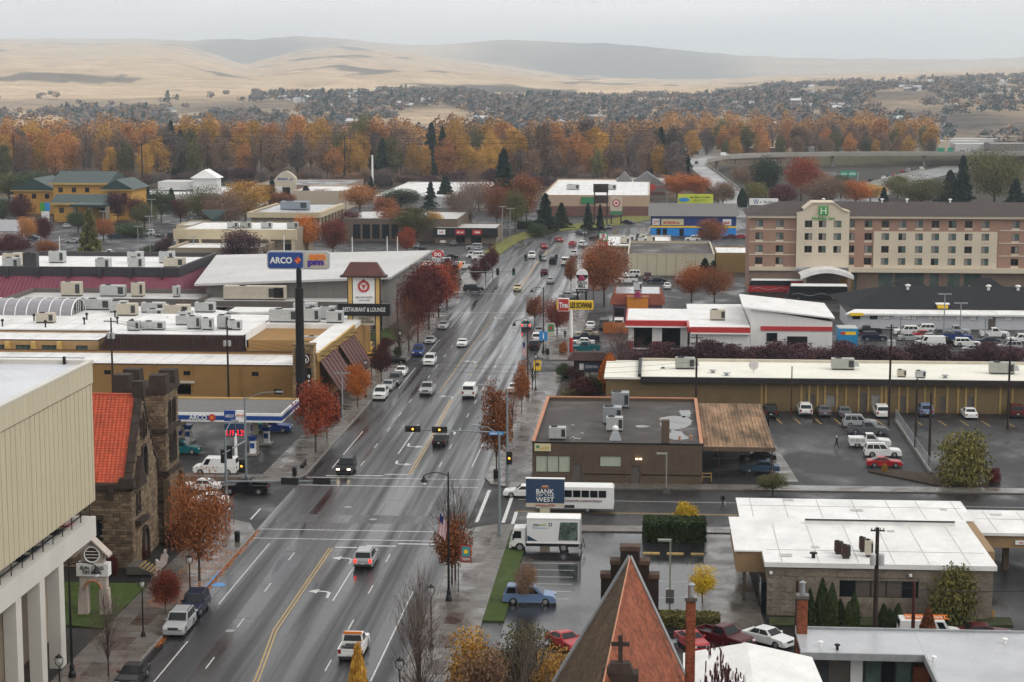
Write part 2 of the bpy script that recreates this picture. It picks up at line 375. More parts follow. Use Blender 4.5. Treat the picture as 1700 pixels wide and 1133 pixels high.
kerb(wl,(-43.2,120),(-43.2,201));kerb(wl,(-43.3,201),(-44.6,204.5));kerb(wl,(-44.6,204.5),(-47,206.3));slabs(wl,-48.9,-43.45,140,200,3,1.85)
wl2 = walk('sidewalk_left_far',[(-47,225.7),(-44.6,227.4),(-43.3,231),(-43.3,402),(-48.6,402),(-48.6,231),(-60,231),(-60,225.7)])
kerb(wl2,(-43.2,231),(-43.2,402));kerb(wl2,(-44.6,227.4),(-43.3,231));slabs(wl2,-48.5,-43.45,231,346,3,1.9)
wl3 = walk('sidewalk_left_north',[(-48.6,440),(-43.3,440),(-43.3,536),(-48.6,536)]);kerb(wl3,(-43.2,440),(-43.2,536))
wr = walk('sidewalk_right_near',[(-20.4,110),(-15.2,110),(-15.2,202),(-15,206.3),(-17,206.2),(-19.4,204.5),(-20.4,201)])
kerb(wr,(-20.5,120),(-20.5,201));slabs(wr,-20.25,-15.4,150,204,3,1.85)
wr2 = walk('sidewalk_right_middle',[(-17,225.8),(-14.9,225.8),(-14.9,229),(60,230.5),(60,228.2),(-14,225.8),(-14.9,318),(-20.4,318),(-20.4,231),(-19.4,227.5)][:1] + [(-14.9,225.8),(-14.9,318),(-20.4,318),(-20.4,231),(-19.4,227.5)])
kerb(wr2,(-20.5,231),(-20.5,318));kerb(wr2,(-19.4,227.5),(-20.4,231));slabs(wr2,-20.25,-15.0,231,317,3,1.9)
wr2b = walk('sidewalk_cross_street',[(-14.8,225.8),(100,227.8),(100,230.6),(-14.8,228.9)]);slabs(wr2b,-14,6,226.2,228.2,10,1.9)
wr3 = walk('sidewalk_right_far',[(-18.5,333),(-13.5,333),(-13.5,425),(-20.4,425),(-20.4,337)]);kerb(wr3,(-20.5,337),(-20.5,425));kerb(wr3,(-18.5,333),(-20.4,337));slabs(wr3,-20.2,-13.6,338,400,3,2)
wr4 = walk('sidewalk_right_north',[(-20.4,445),(-15.6,445),(-15.6,530),(-20.4,530)]);kerb(wr4,(-20.5,445),(-20.5,530))
walk('sidewalk_bank_side',[(-15.1,203.6),(100,205.6),(100,208.2),(-15.1,206.3)])
walk('bank_walkway',[(4.6,165),(10.6,165),(9.6,203),(6,203)],wet('wet_concrete',(.14,.125,.11),.1,.45,.3,var=.25))
walk('lot_concrete_strip',[(14.9,232),(18.3,232),(16.6,262),(15.2,262)],h=.02)
struct('bank_lot',MB().quad((-13.2,160,.004),(6,160,.004),(6,203.6,.004),(-13.2,203.6,.004)),wet('bank_lot_asphalt',(.026,.026,.029),.06,.34,.1,(1,.8,1),.47,.3,.12))
# medians, lawns and beds
gr = lambda name,poly,m=grassm,h=.16:struct(name,MB().prism(poly,-.05,h),m)
gr('lawn_bank_strip',[(-15.2,168),(-13.2,168),(-13.2,201),(-15.2,201)])
gr('lawn_church',[(-62,165.5),(-49.1,163),(-49.1,178.4),(-62,178.4)])
gr('lawn_verge_north',[(-44,538),(-41.6,590),(-35.5,623),(-26,637),(-9,664),(4,700),(-9,708),(-19,676),(-39,645),(-46.5,600),(-49.5,545)],mat('verge',(.19,.19,.045),.9,.3,.3,fine=.3))
gr('lawn_hotel_sign',[(-66,360),(-49,358),(-49,375),(-66,376)])
soil = mat('bed_soil',(.07,.05,.035),.9,.4,1.5,fine=.4)
gr('planting_bed_lot',[G(*q)[:2] for q in ((1441,785),(1500,797),(1563,810),(1642,811),(1622,796),(1550,789),(1475,782))],soil)
gr('planting_bed_bank',[(11,168.4),(33,170),(33.2,172.6),(11,171)],mat('bed_green',(.05,.06,.025),.9,.4,1.5,fine=.4))
gr('planting_bed_corner',[(-14.5,268),(-2,268),(-1,296),(-9,318),(-14.6,306)],soil)
gr('planting_bed_gas',[(-62,226.6),(-50,226.6),(-49,229),(-62,229)],soil)
lots = MB()
parkline = []
def stalls(par,pts,m=linew,w=.1):
    for (x0,y0,x1,y1) in pts:pline([(x0,y0),(x1,y1)],w,m,'stall_line',par,.012)
bank_lot = bpy.data.objects['bank_lot'];tp = bpy.data.objects['town_paving']
stalls(bank_lot,[(-13,y,-7.6,y + .1) for y in (176.2,178.9,181.6,184.3,187,189.7)])
stalls(bank_lot,[(-.6,y,5.4,y) for y in (170.5,177.5,183.5)])
stalls(tp,[(x,272.4,x - .5,276.8) for x in (15.2,18.9,21.6,24.6,27.4,30.2,33.4,36.2,39,42.4,45.6,48.6,52)],liney,.14)
stalls(tp,[(8.2,y,13,y + .4) for y in (238.5,246,253)],liney,.3)
for x in (.2,2.7,5.2):
    MB().frus((x - .9,x + .9,194.4,194.75),(x - .85,x + .85,194.45,194.7),0,.14).build('wheel_stop',liney,bank_lot)
struct('median_island',MB().prism([(-30.9,443),(-30.3,443),(-29.6,474),(-30.2,474)],0,.18),kerbm)
# terrain: each line of sight rises through the suburbs to the hills
def zimg(yi,Y):return HC - (yi - 137) * Y / FPX
LAY = [(1250,None,0.),(1700,None,3.),
       (2600,([-900,0,200,420,600,800,950,1150,1300,1500,1700,2600],[182,178,176,168,160,160,166,166,158,152,148,140])),
       (3700,([-900,0,200,400,700,900,1150,1300,1700,2600],[140,140,142,146,143,148,149,143,131,125])),
       (5600,'mid'),
       (11000,([-900,0,150,300,360,410,480,560,640,760,900,1000,1150,1300,1500,1700,2600],[64,66,72,70,90,106,88,75,82,99,119,129,132,126,119,112,105])),
       (11900,'dip'),
       (14200,([-900,0,330,500,700,850,1000,1150,1300,1500,1700,2600],[60,62,64,60,75,66,72,84,96,98,95,90])),
       (15800,'dip')]
def tz_layers(xi):
    z = []
    for l in LAY:
        if l[1] is None:z.append(l[2])
        elif l[1] == 'mid':z.append(zimg(.42 * float(np.interp(xi,*LAY[3][1])) + .58 * float(np.interp(xi,*LAY[5][1])),l[0]))
        elif l[1] == 'dip':z.append(z[-1] - 45)
        else:z.append(zimg(float(np.interp(xi,*l[1])),l[0]))
    return z
_LY = [l[0] for l in LAY]
def xi_of(X,Y):return 850 + FPX * math.tan(math.atan2(X,Y) + PSI)
def tz(X,Y,noise=True):
    if Y < 1250:return 0.
    xi = xi_of(X,Y);Z = tz_layers(xi)
    z = float(np.interp(Y,_LY,Z))
    if noise and Y > 1700:
        a = min(1,(Y - 1700) / 3000)
        z += a * (16 * mnoise.fractal(Vector((X / 900,Y / 1300,0)),1,2,5) - 20 * abs(mnoise.fractal(Vector((X / 330 + 9,Y / 1500,3)),1,2,4)))
    return z
XI = np.linspace(-700,2400,260);YS = np.concatenate([np.linspace(1250,3700,40),np.linspace(3760,11000,90),np.linspace(11150,15800,30)])
tv = [];tf = [];cov = []
for Y in YS:
    for xi in XI:
        X = Y * math.tan(math.atan((xi - 850) / FPX) - PSI);z = tz(X,Y);tv.append((X,Y,z - (.1 if Y > 1260 else .5)))
        c = mnoise.fractal(Vector((X / 500,Y / 700,5)),1,2,4)
        if Y < 3000 + 900 * max(0,(xi - 1150) / 500):d = .42 + .7 * c
        elif Y > 11300:d = .1 + 1.5 * max(0,1 - abs(xi - 420) / 170,1 - abs(xi - 1030) / 330) + .55 * c - .4 * max(0,(Y - 13400) / 900)
        else:d = (.9 if c > .42 else 0) + (.7 if (440 < xi < 900) and Y > 4600 and False else 0) + (.8 if 760 < xi < 960 and Y < 4300 and c > -.1 else 0) + (.75 if xi > 1200 and Y < 4600 else 0)
        cov.append(min(1,max(0,d)))
nx_ = len(XI)
tf = [(j * nx_ + i,j * nx_ + i + 1,(j + 1) * nx_ + i + 1,(j + 1) * nx_ + i) for j in range(len(YS) - 1) for i in range(nx_ - 1)]
me = bpy.data.meshes.new('hills');me.from_pydata(tv,[],tf);me.polygons.foreach_set('use_smooth',[True] * len(tf))
at_ = me.attributes.new('cover','FLOAT','POINT');at_.data.foreach_set('value',cov)
hm,t_,b_,N_,L_ = nodes('hill_grass')
an = N_.new('ShaderNodeAttribute');an.attribute_name = 'cover';g_ = N_.new('ShaderNodeNewGeometry')
n1 = N_.new('ShaderNodeTexNoise');n1.inputs['Scale'].default_value = .009;n1.inputs['Detail'].default_value = 8;n1.inputs['Roughness'].default_value = .7;L_.new(g_.outputs['Position'],n1.inputs['Vector'])
rp = N_.new('ShaderNodeValToRGB');rp.color_ramp.elements[0].position = .3;rp.color_ramp.elements[0].color = (.33,.23,.135,1);rp.color_ramp.elements[1].position = .65;rp.color_ramp.elements[1].color = (.66,.50,.33,1);L_.new(n1.outputs[0],rp.inputs[0])
n2_ = N_.new('ShaderNodeTexNoise');n2_.inputs['Scale'].default_value = .035;n2_.inputs['Detail'].default_value = 5;n2_.inputs['Roughness'].default_value = .75;L_.new(g_.outputs['Position'],n2_.inputs['Vector']);ad = N_.new('ShaderNodeMapRange');ad.inputs[1].default_value = .52;ad.inputs[2].default_value = .72;ad.inputs[3].default_value = -.12;ad.inputs[4].default_value = .6;L_.new(n2_.outputs[0],ad.inputs[0])
a2 = N_.new('ShaderNodeMath');a2.operation = 'ADD';a2.use_clamp = True;L_.new(ad.outputs[0],a2.inputs[0]);L_.new(an.outputs['Fac'],a2.inputs[1])
mx_ = N_.new('ShaderNodeMix');mx_.data_type = 'RGBA';L_.new(a2.outputs[0],mx_.inputs[0]);L_.new(rp.outputs[0],mx_.inputs[6]);mx_.inputs[7].default_value = (.07,.062,.055,1)
L_.new(mx_.outputs[2],b_.inputs['Base Color']);b_.inputs['Roughness'].default_value = .95;b_.inputs['Specular IOR Level'].default_value = .1
obj('hills',me,hm,kind='structure')
ordn = 'first second third fourth fifth sixth seventh eighth ninth tenth eleventh twelfth thirteenth fourteenth fifteenth sixteenth seventeenth eighteenth nineteenth twentieth'.split()
# ---------------------------------------------------------------- building kit
def unit(x,y,z,sx,sy,sz,label,m=None,group=None,leg=.25):
    """rooftop air handler: curb, casing with seams, intake grille, fan shroud"""
    m = m or hvac;t = thing('rooftop_unit',label,'rooftop unit',(x,y,z),0,group)
    MB().box(-sx / 2 + .1,sx / 2 - .1,-sy / 2 + .1,sy / 2 - .1,0,leg).build('curb',grille,t,local=True)
    c = MB().box(-sx / 2,sx / 2,-sy / 2,sy / 2,leg,leg + sz)
    for f in (-.17,.2):c.box(sx * f - .02,sx * f + .02,-sy / 2 - .015,sy / 2 + .015,leg + .03,leg + sz + .015)
    c.build('casing',m,t,local=True)
    MB().box(sx * .24,sx * .46,-sy / 2 - .02,-sy / 2,leg + sz * .15,leg + sz * .85).build('grille',grille,t,local=True)
    MB().lathe([(min(sx,sy) * .3,leg + sz),(min(sx,sy) * .3,leg + sz + .12),(min(sx,sy) * .24,leg + sz + .12),(min(sx,sy) * .24,leg + sz + .04)],12,c=(-sx * .2,0,0)).build('fan_shroud',grille,t,local=True)
    return t
def vent(x,y,z,label,h=.9,r=.18,m=None,group=None):
    t = thing('roof_vent',label,'roof vent',(x,y,z),0,group)
    MB().lathe([(r * .7,0),(r * .7,h * .7)],8).build('pipe',m or steel,t,local=True)
    MB().lathe([(r,h * .66),(r * 1.5,h * .72),(r * 1.4,h * .9),(r * .4,h)],10).build('cap',m or steel,t,local=True)
    return t
def seams(x0,x1,y0,y1,z,t,st=3.4):
    b = MB();k = x0 + random.uniform(1,3)
    while k < x1:b.box(k,k + .09,y0,y1,z + .004,z + .016);k += st * random.uniform(.9,1.1)
    for q in range(max(1,int((y1 - y0) / 14))):y = y0 + (y1 - y0) * (q + .6) / (int((y1 - y0) / 14) + 1);b.box(x0,x1,y,y + .09,z + .018,z + .028)
    for q in range(3):cx,cy = random.uniform(x0 + 1,x1 - 1),random.uniform(y0 + 1,y1 - 1);b.box(cx,cx + random.uniform(.6,1.6),cy,cy + random.uniform(.5,1.2),z + .03,z + .036)
    b.build('roof_seams',seamm,t,kind='stuff')
def block(name,label,x0,x1,y0,y1,z,wm,rm=None,par=.45,cat='building',ops=(),opsx=(),side='X',coping=None,win=None,fm=None,d=.22,z0=0.,gm=None):
    """flat-roofed block; ops = openings in the face towards -Y, opsx in the face towards +X (or -X if side='W')"""
    t = thing(name,label,cat,((x0 + x1) / 2,y0,z0))
    w = MB();wall(w,(x0,y0),(1,0),(0,-1),x1 - x0,z0,z + par,[o[:4] for o in ops],d)
    xe = x1 if side == 'X' else x0
    wall(w,(x1,y0),(0,1),(1,0),y1 - y0,z0,z + par,[o[:4] for o in opsx] if side == 'X' else (),d)
    wall(w,(x0,y0),(0,1),(-1,0),y1 - y0,z0,z + par,[o[:4] for o in opsx] if side != 'X' else (),d)
    wall(w,(x0,y1),(1,0),(0,1),x1 - x0,z0,z + par)
    i = .25
    if par > 0:
        for a in ((x0,x1,y0,y0 + i),(x0,x1,y1 - i,y1),(x0,x0 + i,y0 + i,y1 - i),(x1 - i,x1,y0 + i,y1 - i)):
            w.add([(a[0],a[2],z + par),(a[1],a[2],z + par),(a[1],a[3],z + par),(a[0],a[3],z + par)],[(0,1,2,3)])
        for p,u,n,Ln in (((x0 + i,y1 - i),(1,0),(0,-1),x1 - x0 - 2 * i),((x0 + i,y0 + i),(0,1),(1,0),y1 - y0 - 2 * i),((x1 - i,y0 + i),(0,1),(-1,0),y1 - y0 - 2 * i)):
            wall(w,p,u,n,Ln,z - .05,z + par)
    w.build('wall',wm,t)
    MB().box(x0 + (i if par else -.3),x1 - (i if par else -.3),y0 + (i if par else -.3),y1 - (i if par else -.3),z - .3,z).build('roof',rm or roofw,t)
    if rm in (None,roofw):seams(x0 + .4,x1 - .4,y0 + .4,y1 - .4,z,t)
    if coping:
        c = MB();e = .06;h = z + par
        for a in ((x0 - e,x1 + e,y0 - e,y0 + i + e),(x0 - e,x1 + e,y1 - i - e,y1 + e),(x0 - e,x0 + i + e,y0 + i + e,y1 - i - e),(x1 - i - e,x1 + e,y0 + i + e,y1 - i - e)):
            c.box(*a,h + .003,h + .12)
        c.build('coping',coping,t)
    for o in ops:
        kind = o[4] if len(o) > 4 else 'w'
        opening(t,(x0,y0),(1,0),(0,-1),o,kind,d,fm,gm)
    for o in opsx:
        kind = o[4] if len(o) > 4 else 'w'
        opening(t,(xe,y0),(0,1),(1,0) if side == 'X' else (-1,0),o,kind,d,fm,gm)
    return t
doorm = mat('door_paint',(.12,.10,.085),.5,.1)
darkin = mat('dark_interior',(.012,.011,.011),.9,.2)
def opening(t,p,u,n,o,kind,d,fm,gm=None):
    w = o[1] - o[0]
    if kind[0] == 'w':
        nx = int(kind[1:]) if kind[1:] else max(1,round(w / 1.2))
        window(t,p,u,n,o,d,nx,1,fm or black,gm or glass)
    elif kind == 'd':
        window(t,p,u,n,o,d,1,1,fm or doorm,doorm,name='door',fw=.09)
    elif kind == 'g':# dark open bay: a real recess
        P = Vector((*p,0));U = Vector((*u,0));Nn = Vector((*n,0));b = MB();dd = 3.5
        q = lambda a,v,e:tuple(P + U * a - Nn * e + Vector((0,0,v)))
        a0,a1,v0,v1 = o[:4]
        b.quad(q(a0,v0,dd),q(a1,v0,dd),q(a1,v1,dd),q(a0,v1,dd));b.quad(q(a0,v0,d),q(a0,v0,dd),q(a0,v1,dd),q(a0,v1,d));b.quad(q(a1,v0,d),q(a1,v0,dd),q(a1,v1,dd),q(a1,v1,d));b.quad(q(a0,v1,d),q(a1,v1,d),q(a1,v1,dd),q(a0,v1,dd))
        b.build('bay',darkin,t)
def stones(mb,p,ud,n,Ln,z0,z1,bw=.62,bh=.3,inside=None,proud=.05):
    """coursed rock-faced stone: every block its own proud, uneven face"""
    p = Vector((p[0],p[1],0));ud = Vector((*ud,0)).normalized();n = Vector((*n,0)).normalized();flip = ud.cross(Vector((0,0,1))).dot(n) < 0
    z = z0;row = 0
    while z < z1 - .05:
        h = min(bh * random.choice((.85,1,1,1.25)),z1 - z);u = -random.random() * bw
        while u < Ln:
            w = bw * random.uniform(.6,1.5);a,b = max(0,u),min(Ln,u + w);u += w
            if b - a < .08 or (inside and not inside((a + b) / 2,z + h / 2)):continue
            g = .018;pr = proud * random.uniform(.4,1.2);Q = lambda s,v,e:tuple(p + ud * s + n * e + Vector((0,0,v)))
            vs = [Q(a + g,z + g,0),Q(b - g,z + g,0),Q(b - g,z + h - g,0),Q(a + g,z + h - g,0),Q(a + .06,z + .05,pr),Q(b - .06,z + .05,pr),Q(b - .06,z + h - .05,pr),Q(a + .06,z + h - .05,pr)]
            fs = [(4,5,6,7),(0,1,5,4),(1,2,6,5),(2,3,7,6),(3,0,4,7)]
            mb.add(vs,[f[::-1] for f in fs] if flip else fs)
        z += h;row += 1
def rndattr(o,per=5):
    me = o.data;n = len(me.polygons);a = me.attributes.new('rnd','FLOAT','FACE')
    a.data.foreach_set('value',np.repeat(rng.random(n // per + 1),per)[:n].astype(np.float32))
# ---------------------------------------------------------------- parking garage at the left edge
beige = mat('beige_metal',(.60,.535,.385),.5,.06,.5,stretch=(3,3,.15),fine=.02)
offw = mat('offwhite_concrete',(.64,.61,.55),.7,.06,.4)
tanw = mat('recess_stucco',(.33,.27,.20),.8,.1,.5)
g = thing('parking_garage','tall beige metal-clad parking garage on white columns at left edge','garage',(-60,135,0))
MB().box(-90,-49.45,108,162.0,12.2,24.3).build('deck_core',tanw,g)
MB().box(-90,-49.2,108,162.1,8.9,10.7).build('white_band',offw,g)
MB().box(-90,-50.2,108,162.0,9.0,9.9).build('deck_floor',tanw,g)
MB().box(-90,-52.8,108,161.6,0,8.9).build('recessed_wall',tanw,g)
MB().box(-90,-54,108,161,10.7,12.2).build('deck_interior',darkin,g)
me1 = MB().box(0,.22,.015,1.15,12.15,22.6).mesh('metal_panel');me2 = MB().box(0,.34,.015,1.15,22.72,24.55).mesh('metal_panel');mer = MB().frus((.2,.3,0,.12),(.2,.3,0,.12),12.16,22.6).mesh('panel_rib')
for k in range(30):
    y = 162.1 - 1.165 * (k + 1)
    obj('metal_panel',me1,beige,g,(-49.42 + 60,y - 135,0));obj('metal_panel',me2,beige,g,(-49.42 + 60,y - 135,0));obj('panel_rib',mer,beige,g,(-49.42 + 60,y - 135 + .5,0))
MB().box(-90,-49.2,161.9,162.15,12.15,24.4).build('end_wall',beige,g)
MB().box(-89.5,-49.6,108,161.7,24.2,24.42).build('roof',wet('garage_roof',(.55,.56,.60),.15,.5,.07,(1,1,1),.5,.08,.03),g)
MB().box(-90,-49.0,161.6,162.2,24.42,24.75).build('roof_edge',offw,g);MB().box(-49.5,-49.02,108,161.6,24.56,24.72).build('roof_edge',offw,g)
for k in range(6):MB().box(-82 + k * 6.1,-81.8 + k * 6.1,161.3,161.6,24.4,25.1).build('roof_bracket',black,g)
MB().tube([(-90,161.45,25.0),(-49.6,161.45,25.0)],.05,6).build('roof_rail',steel,g)
for y in (151.6,146.6,140.8,135):MB().box(-50.3,-49.25,y - .2,y + 1.1,0,8.9).build('column',offw,g)
for y in (149.2,143.5,138):MB().box(-52.8,-52.6,y - 1.7,y + 1.7,.3,7).build('panel',mat('tan_infill',(.28,.22,.165),.7,.1),g)
for k in range(14):MB().box(-49.75,-49.68,162 - k * 2.6,161.92 - k * 2.6,10.7,12.2).build('rail_post',black,g)
MB().box(-49.8,-49.7,108,162,11.25,11.33).build('guard_rail',black,g)
# ---------------------------------------------------------------- stone church on the left
stonem = mat('church_stone',(.225,.165,.11),.85,.25,.9,fine=.2,attr=.42)
stoned = mat('dark_sandstone',(.062,.046,.038),.85,.3,1.2)
mortar = mat('stone_mortar',(.12,.09,.065),.9,.2)
ch = thing('stone_church','stone church with orange tiled roof, street gable and square tower','church',(-58,190,0))
FX,GY0,GY1,GZ,RZ = -52.3,184.6,194.6,8.8,17.0;GP = (GY0 + GY1) / 2
core = MB();core.box(-74,FX - .05,GY0 + .05,GY1 + .05,0,GZ)
core.add([(FX - .05,GY0 + .05,GZ),(FX - .05,GY1,GZ),(FX - .05,GP,RZ - .1)],[(0,1,2)]);core.build('core_wall',mortar,ch)
tri = lambda u,v:v < GZ or abs(u - (GP - GY0)) < (RZ - v) / (RZ - GZ) * 5 - .3
holes = [(3.9,4.35,12.6,14.6),(4.75,5.25,12.4,15.2),(5.65,6.1,12.6,14.6),(4.1,5.9,8.6,11.8),(1.6,2.1,5.2,7.4),(2.7,3.2,5.2,7.4),(3.6,5.5,0,3.4)]
b = MB();stones(b,(FX,GY0),(0,1),(1,0),GY1 - GY0,0,RZ,inside=lambda u,v:tri(u,v) and not any(h[0] < u < h[1] and h[2] < v < h[3] for h in holes))
stones(b,(-74,GY0),(1,0),(0,-1),74 + FX,0,GZ - .6,inside=lambda u,v:not (17.0 < u < 18.6 and 2.5 < v < 5.1))
o = b.build('stone_facing',stonem,ch,kind='stuff');rndattr(o)
def arch(par,p,ud,n,w,z0,z1,m_in,m_fr,name,fw=.22,dp=.12,pointed=True):
    """arched opening: dark glazing inside a stone surround"""
    p = Vector((p[0],p[1],0));ud = Vector((*ud,0));n = Vector((*n,0));zs = z1 - w * (.75 if pointed else .5)
    def outl(e):
        h = w / 2 + e;pts = [(-h,z0 - (e if z0 > .3 else 0)),(h,z0 - (e if z0 > .3 else 0)),(h,zs)]
        for k in range(1,8):
            a = math.pi * k / 8
            pts.append((h * math.cos(a) * (1 - .12 * math.sin(2 * a) ** 2 * pointed),zs + (z1 + e - zs) * (math.sin(a) ** (.8 if pointed else 1))))
        return pts + [(-h,zs)]
    Q = lambda q,e:tuple(p + ud * q[0] + n * e + Vector((0,0,q[1])))
    i,oo = outl(0),outl(fw);k = len(i)
    f = MB();f.add([Q(q,dp) for q in i] + [Q(q,dp) for q in oo] + [Q(q,0) for q in i] + [Q(q,-.02) for q in oo],
                    [(a,(a + 1) % k,k + (a + 1) % k,k + a) for a in range(k)] + [(a,2 * k + a,2 * k + (a + 1) % k,(a + 1) % k) for a in range(k)] + [(k + a,k + (a + 1) % k,3 * k + (a + 1) % k,3 * k + a) for a in range(k)])
    s = f.build(name,m_fr,par)
    MB().add([Q(q,.02) for q in i],[tuple(range(k))]).build('glazing',m_in,s)
for h in holes[:3]:arch(ch,(FX,GY0 + (h[0] + h[1]) / 2),(0,1),(1,0),.4,h[2] + .1,h[3],glass,stoned,'lancet_window',.12)
arch(ch,(FX,GP),(0,1),(1,0),1.5,8.7,11.7,glass,stoned,'arched_window',.28,.2,False)
for h in holes[4:6]:arch(ch,(FX,GY0 + (h[0] + h[1]) / 2),(0,1),(1,0),.36,h[2],h[3],glass,stoned,'lancet_window',.12)
arch(ch,(FX,GY0 + 4.55),(0,1),(1,0),1.6,0,3.2,doorm,stoned,'church_door',.3,.3)
MB().box(-56.9,-55.4,GY0 - .02,GY0 + .04,2.5,5.0).build('side_window',glass,ch);MB().box(-57.1,-55.2,GY0 - .14,GY0 + .02,5.0,5.5).build('lintel',stoned,ch);MB().box(-57.2,-55.1,GY0 - .2,GY0 + .02,1.9,2.5).build('window_sill',stoned,ch)
# roof of interlocking tiles, ridge along X
tile = mat('orange_roof_tile',(.52,.075,.022),.55,.14,.35,fine=.18,attr=.16)
b = MB();nrow,W_ = 34,.42;sl = Vector((0,GP - GY0 - .2,RZ - GZ)) ;L0 = Vector((0,GY0 + .2,GZ));nn = Vector((0,-sl.z,sl.y)).normalized()
for r_ in range(nrow):
    a,c = L0 + sl * (r_ / nrow),L0 + sl * ((r_ + 1) / nrow);x = -74.
    while x < FX - .9:
        for dx,e in ((0,0),):
            v = [a + nn * .10,a + nn * .16,a + nn * .10,c + nn * .04,c + nn * .1,c + nn * .04]
            xs = [x + .01,x + W_ / 2,x + W_ - .01] * 2
            b.add([(xs[i],v[i].y,v[i].z) for i in range(6)] + [(x + .01,a.y,a.z),(x + W_ - .01,a.y,a.z)],[(0,1,4,3),(1,2,5,4),(6,7,2,1,0)])
        x += W_
o = b.build('roof_tiles',tile,ch,kind='stuff');rndattr(o,3)
MB().add([(-74,GY0 + .1,GZ),(FX - .5,GY0 + .1,GZ),(FX - .5,GP,RZ - .1),(-74,GP,RZ - .1),(-74,GY1,GZ),(FX - .5,GY1,GZ)],[(0,1,2,3),(3,2,5,4)]).build('roof_deck',tile,ch)
MB().tube([(-74,GP,RZ + .05),(FX - .9,GP,RZ + .05)],.16,8).build('ridge_tile',tile,ch)
c = MB()
for s_ in (0,1):# stepped coping stones down both gable slopes
    y0 = GY0 if s_ == 0 else GY1
    for k in range(9):
        a = Vector((0,y0 + (GP - y0) * k / 9,GZ + (RZ - GZ) * k / 9));d = Vector((0,(GP - y0) / 9,(RZ - GZ) / 9)) * .96;q = Vector((0,-d.z,d.y)).normalized() * (.32 if s_ == 0 else -.32)
        MB().add([(FX - .7,*(a)[1:]),(FX + .06,*(a)[1:]),(FX + .06,*(a + d)[1:]),(FX - .7,*(a + d)[1:])] + [(x_,*(p_ + q)[1:]) for x_,p_ in ((FX - .7,a),(FX + .06,a),(FX + .06,a + d),(FX - .7,a + d))],
                 [(0,1,2,3)[::-1],(4,5,6,7),(0,1,5,4),(1,2,6,5),(2,3,7,6),(3,0,4,7)]).build('coping_stone',stoned,ch)
MB().box(FX - .9,FX + .25,GP - .5,GP + .5,RZ - .1,RZ + 1.5).build('finial',stoned,ch)
for y in (GY0,GY1):MB().frus((FX - 1.3,FX + .35,y - .35,y + .7),(FX - 1.2,FX + .25,y - .25,y + .6),GZ - .5,GZ + .5).build('kneeler_stone',stoned,ch)
MB().box(-74,FX + .18,GY0 - .2,GY0 + .1,GZ - .75,GZ - .2).build('eaves_course',stoned,ch)
for x in (-64,-62,-58.3,-56.2,-54.4):MB().frus((x - .3,x + .3,GY0 - .35,GY0),(x - .3,x + .3,GY0 - .25,GY0),GZ - 1.6,GZ - .2).build('bracket_stone',stoned,ch)
for x in (-59.6,-56.6):# little dormer hoods at the eaves
    MB().frus((x - .9,x + .9,GY0 + .1,GY0 + 1.0),(x - .8,x + .8,GY0 + .5,GY0 + 1.2),GZ,GZ + 1.1).build('dormer',tile,ch)
pg = MB();pg.prism([(FX,GY0 + 1.0),(FX + .7,GY0 + 1.0),(FX + .7,GY0 + 4.2),(FX,GY0 + 4.2)],4.2,4.7);pg.build('belt_course',stoned,ch)
# porch gable beside the arched window
b = MB();b.add([(FX + .06,GY0 + .6,8.1),(FX + .06,GY0 + 4,8.1),(FX + .06,GY0 + 2.3,11.2),(FX + .6,GY0 + .6,8.1),(FX + .6,GY0 + 4,8.1),(FX + .6,GY0 + 2.3,11.2)],[(3,4,5),(0,3,5,2),(4,1,2,5),(0,1,4,3)]);b.build('small_gable',stoned,ch)
# tower
TX0,TX1,TY0,TY1,TZ = -56.8,-51.4,195.2,200.6,16.2
tw = MB();tw.box(TX0 + .05,TX1 - .05,TY0 + .05,TY1 - .05,0,TZ);tw.build('tower_core',mortar,ch)
b = MB();stones(b,(TX0,TY0),(1,0),(0,-1),TX1 - TX0,0,TZ);stones(b,(TX1,TY0),(0,1),(1,0),TY1 - TY0,0,TZ,inside=lambda u,v:not (1.2 < u < 4.2 and (12.6 < v < 15 or 8.5 < v < 12.2)))
o = b.build('tower_facing',stonem,ch,kind='stuff');rndattr(o)
for z_,e,h_ in ((12.0,.25,.45),(7.4,.35,.5),(TZ,.22,.6),(4.4,.2,.35)):MB().box(TX0 - e,TX1 + e,TY0 - e,TY1 + e,z_,z_ + h_).build('belt_course',stoned,ch)
for x in (TX0 + .75,TX1 - .75):
    for y in (TY0 + .75,TY1 - .75):MB().frus((x - .95,x + .95,y - .95,y + .95),(x - .85,x + .85,y - .85,y + .85),TZ + .6,TZ + 2.0).build('corner_merlon',stoned,ch)
for k in (1.7,3.7):arch(ch,(TX1,TY0 + k),(0,1),(1,0),.7,12.7,15.2,glass,stoned,'belfry_window',.2)
for k in (1.6,2.7,3.8):arch(ch,(TX1,TY0 + k),(0,1),(1,0),.45,8.6,11.6,glass,stoned,'lancet_window',.16)
for y in (TY0 - .5,TY1 - .4):MB().frus((TX1 - .3,TX1 + 1.0,y,y + .9),(TX1 - .3,TX1 + .4,y,y + .9),0,7).build('buttress',stonem,ch)
MB().frus((TX0 + 1,TX1 - 1,TY1,TY1 + 1.4),(TX0 + 1,TX1 - 1,TY1,TY1 + .5),0,8).build('buttress',stonem,ch)
st = thing('church_steps','stone steps with yellow edges up to the church door','steps',(-50,189,0))
for k in range(5):MB().box(-52.2,-49.4 - k * .35,181.6,184.2,.14 + k * .16,.30 + k * .16).build('step',conc,st);MB().box(-49.5 - k * .35,-49.36 - k * .35,181.6,184.2,.24 + k * .16,.31 + k * .16).build('nosing',liney,st)
